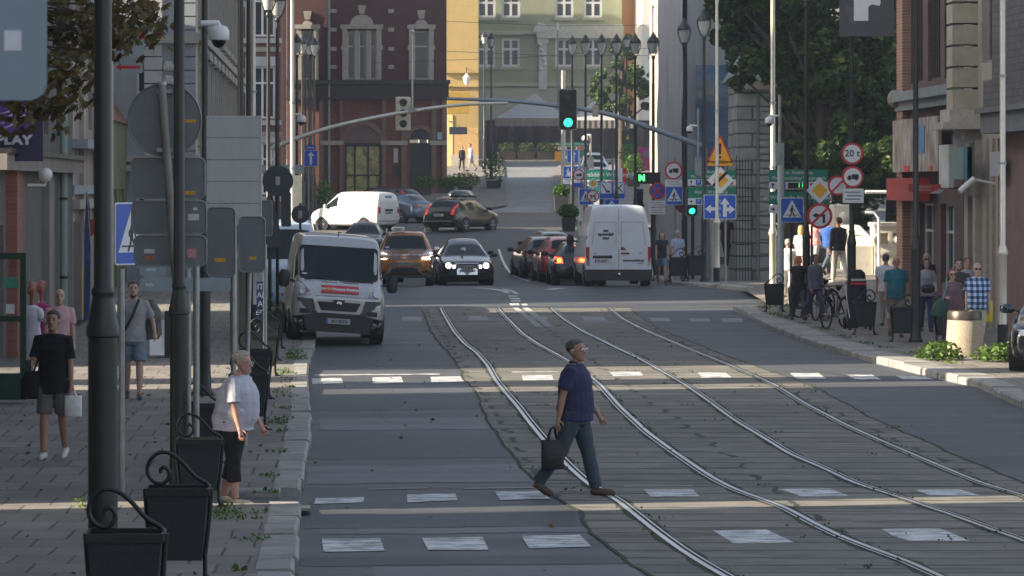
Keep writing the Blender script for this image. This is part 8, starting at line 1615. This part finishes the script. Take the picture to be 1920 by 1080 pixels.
# --- right pavement
G = None
def P_(lab, px, s_, **k): x, Y = PX(px, s_); return person(lab, x, Y, z=deckz(x, Y) if Y > 83.2 and x > 12 else None, **k)
P_('man in a teal t-shirt and khaki shorts walking down the right pavement', 1680, 85, h=1.76, skin=m_skin2, shirt=(.012, .115, .15), legs=(.19, .165, .13), bald=True, leglen=.48, sleeve=.5, step=.16, stout=.5, arms=((.0, .16, .1), (.0, .2, .15)), beard=True, hair=(.3, .28, .26))
t, H, M_, dz = P_('man in a blue plaid shirt and cream trousers behind the concrete bin', 1832, 94, h=1.78, shirtmat=plaid('plaid_cloth'), legs=(.52, .48, .40), shoes=(.08, .06, .05), hair=(.28, .26, .24), sleeve=.5, step=.14, stout=.55, arms=((.05, .12, .1), (.0, .14, .1)), glasses='dark', lead=-1)
bag('small white bag in the hand of the man in the plaid shirt', 'bag', H[0], .16, .08, .16, (.7, .7, .68), 0, .06); bag('yellow bag behind the man in the plaid shirt', 'shopping bag', H[1]+Vector((.0, .35, .28)), .26, .1, .42, (.60, .46, .01), 0, .05)
P_('red haired woman in sunglasses and a purple blouse', 1785, 92, h=1.66, fem=True, shirt=(.13, .075, .095), legs=(.06, .055, .065), hair=(.16, .05, .035), hairlen=.05, sleeve=.9, arms=((.3, .15, 1.3), (.05, .12, .2)), glasses='dark', stout=.4, hem=.80)
x, Y = PX(1758, 93); t = thing('handbag', 'dark green shoulder bag of the woman in sunglasses', 'bag', (x, Y-.16, zg(Y)+.13+.70)); b = MB(); b.rings([(0, 0, 0, .13, .06), (0, 0, .05, .18, .07), (.03, 0, .24, .16, .06), (.06, 0, .32, .09, .04)], 14); b.build('body', cmat('bag_green', (.03, .075, .06)), t, 60); MB().tube([(.06, 0, .30), (.15, 0, .6), (.16, .08, .76)], .016, 6).build('strap', mat('teal_strap', (.05, .25, .25), .6), t)
P_('bearded man in a charcoal t-shirt behind the woman in sunglasses', 1797, 88, h=1.80, shirt=(.045, .04, .045), legs=(.05, .05, .06), hair=(.045, .03, .022), beard=True, sleeve=.5)
P_('man in a pale grey shirt half hidden behind the bearded man', 1814, 85, h=1.78, shirt=(.26, .28, .32), legs=(.1, .1, .12), hair=(.14, .07, .05), sleeve=.5)
P_('young woman with long black hair in a grey top and jeans', 1737, 82, h=1.66, fem=True, shirt=(.24, .27, .30), legs=(.03, .05, .12), hair=(.012, .010, .010), hairlen=.20, sleeve=.9, step=.14, arms=((.2, .14, .9), (.2, .14, .9)), shoes=(.03, .03, .03))
x, Y = PX(1738, 82.6); t = thing('waist_bag', 'black waist bag worn over the jeans of the long haired woman', 'bag', (x, Y-.12, 1.02)); MB().rings([(0, 0, 0, .06, .03), (0, 0, .04, .15, .06), (0, 0, .14, .16, .06), (0, 0, .2, .1, .03)], 14).build('body', m_plast, t, 60); MB().tube([(-.16, .1, .12), (0, .0, .13), (.16, .1, .12)], .015, 6).build('belt', m_plast, t)
P_('fair haired woman in black standing at the shop door', 1738, 75.5, h=1.68, fem=True, shirt=(.012, .012, .014), legs=(.2, .17, .14), hair=(.42, .30, .16), hairlen=.08, sleeve=.5)
P_('grey haired man in a white shirt seen from behind before the parapet', 1661, 79, h=1.74, yaw=R(170), shirt=(.62, .63, .64), legs=(.4, .39, .36), hair=(.10, .09, .09), sleeve=.5)
P_('man in a dark sweater and white trousers in the sunlight on the bridge', 1573, 67.5, h=1.80, yaw=R(205), shirt=(.030, .026, .028), legs=(.62, .58, .50), shoes=(.6, .55, .5), hair=(.05, .03, .02), sleeve=1, step=.2, skin=mat('ruddy_skin', (.48, .21, .13), .55, var=.1))
P_('sunlit blonde woman in a white top by the crossing sign', 1502, 66, h=1.66, fem=True, yaw=R(160), shirt=(.75, .74, .70), legs=(.3, .2, .2), hair=(.55, .36, .14), hairlen=.16, sleeve=.5)
P_('sunlit person in a pink and orange top on the bridge', 1527, 65.5, h=1.66, fem=True, yaw=R(150), shirt=(.70, .38, .36), legs=(.3, .3, .34), hair=(.5, .42, .3), sleeve=.4)
P_('sunlit person in white at the left end of the bridge group', 1477, 66.5, h=1.68, yaw=R(170), shirt=(.74, .74, .72), legs=(.5, .48, .46), hair=(.55, .5, .44), sleeve=.6)
P_('person in a blue jacket beside the man in the dark sweater', 1552, 66, h=1.62, yaw=R(140), shirt=(.03, .10, .34), legs=(.08, .10, .13), hair=(.55, .5, .46), sleeve=1)
P_('woman with orange hair and a flowered black top near the bicycles', 1497, 75.5, h=1.62, fem=True, yaw=R(190), shirt=(.02, .02, .02), legs=(.05, .05, .06), hair=(.50, .20, .05), hairlen=.04, sleeve=.3)
P_('dark haired woman in a grey blouse by the bicycles lamp post', 1528, 76, h=1.66, fem=True, yaw=R(30), shirt=(.11, .115, .14), legs=(.05, .06, .09), hair=(.015, .012, .012), hairlen=.03, sleeve=.8, skin=m_skin2)
# --- beyond the crest, right of the white van
P_('woman in a dark top and denim shorts right of the white van', 1241, 58, h=1.66, fem=True, shirt=(.02, .022, .03), legs=(.16, .22, .30), leglen=.42, hair=(.10, .06, .04), hairlen=.1, sleeve=.3)
P_('man in a blue and white striped shirt by the litter bins', 1270, 56.5, h=1.72, yaw=R(20), shirt=(.36, .42, .60), legs=(.12, .13, .16), hair=(.4, .38, .36), sleeve=.5)
P_('man in black walking beside the stone gatehouse', 1362, 55, h=1.78, yaw=R(-30), shirt=(.015, .015, .018), legs=(.02, .02, .025), hair=(.05, .03, .02), sleeve=.5, step=.22); P_('person in grey with a bag walking beside the stone gatehouse', 1373, 54.5, h=1.70, yaw=R(-20), shirt=(.12, .12, .13), legs=(.025, .025, .03), hair=(.05, .03, .02), sleeve=1, step=.22)
# --- far couple
Y = 206.0
person('woman in a black jacket in the far alley', gx(866, Y), Y, 1.62, R(10), gz(320, Y), fem=True, shirt=(.018, .017, .02), legs=(.02, .02, .025), hair=(.03, .02, .02), hairlen=.02, sleeve=1, vox=.02); person('man in a pale blue shirt and shorts bending to the woman in black', gx(883, Y), Y-.3, 1.76, R(-70), gz(320, Y), shirt=(.36, .42, .52), legs=(.24, .24, .24), leglen=.48, hair=(.05, .035, .03), sleeve=.5, lean=.10, vox=.02)
# ================================================================== AIR
hb = MB(); hb.bx(-520, 520, -410, 920, -1.5, 34); hz = hb.build('haze', [], None)
mh = bpy.data.materials.new('haze'); mh.use_nodes = True; mh.node_tree.nodes.clear(); ho = mh.node_tree.nodes.new('ShaderNodeOutputMaterial'); hv = mh.node_tree.nodes.new('ShaderNodeVolumePrincipled'); hv.inputs['Color'].default_value = (.80, .86, .95, 1); hv.inputs['Density'].default_value = .00055; hv.inputs['Anisotropy'].default_value = .3
mh.node_tree.links.new(hv.outputs[0], ho.inputs['Volume']); hz.data.materials.clear(); hz.data.materials.append(mh); tag(hz, kind='stuff')
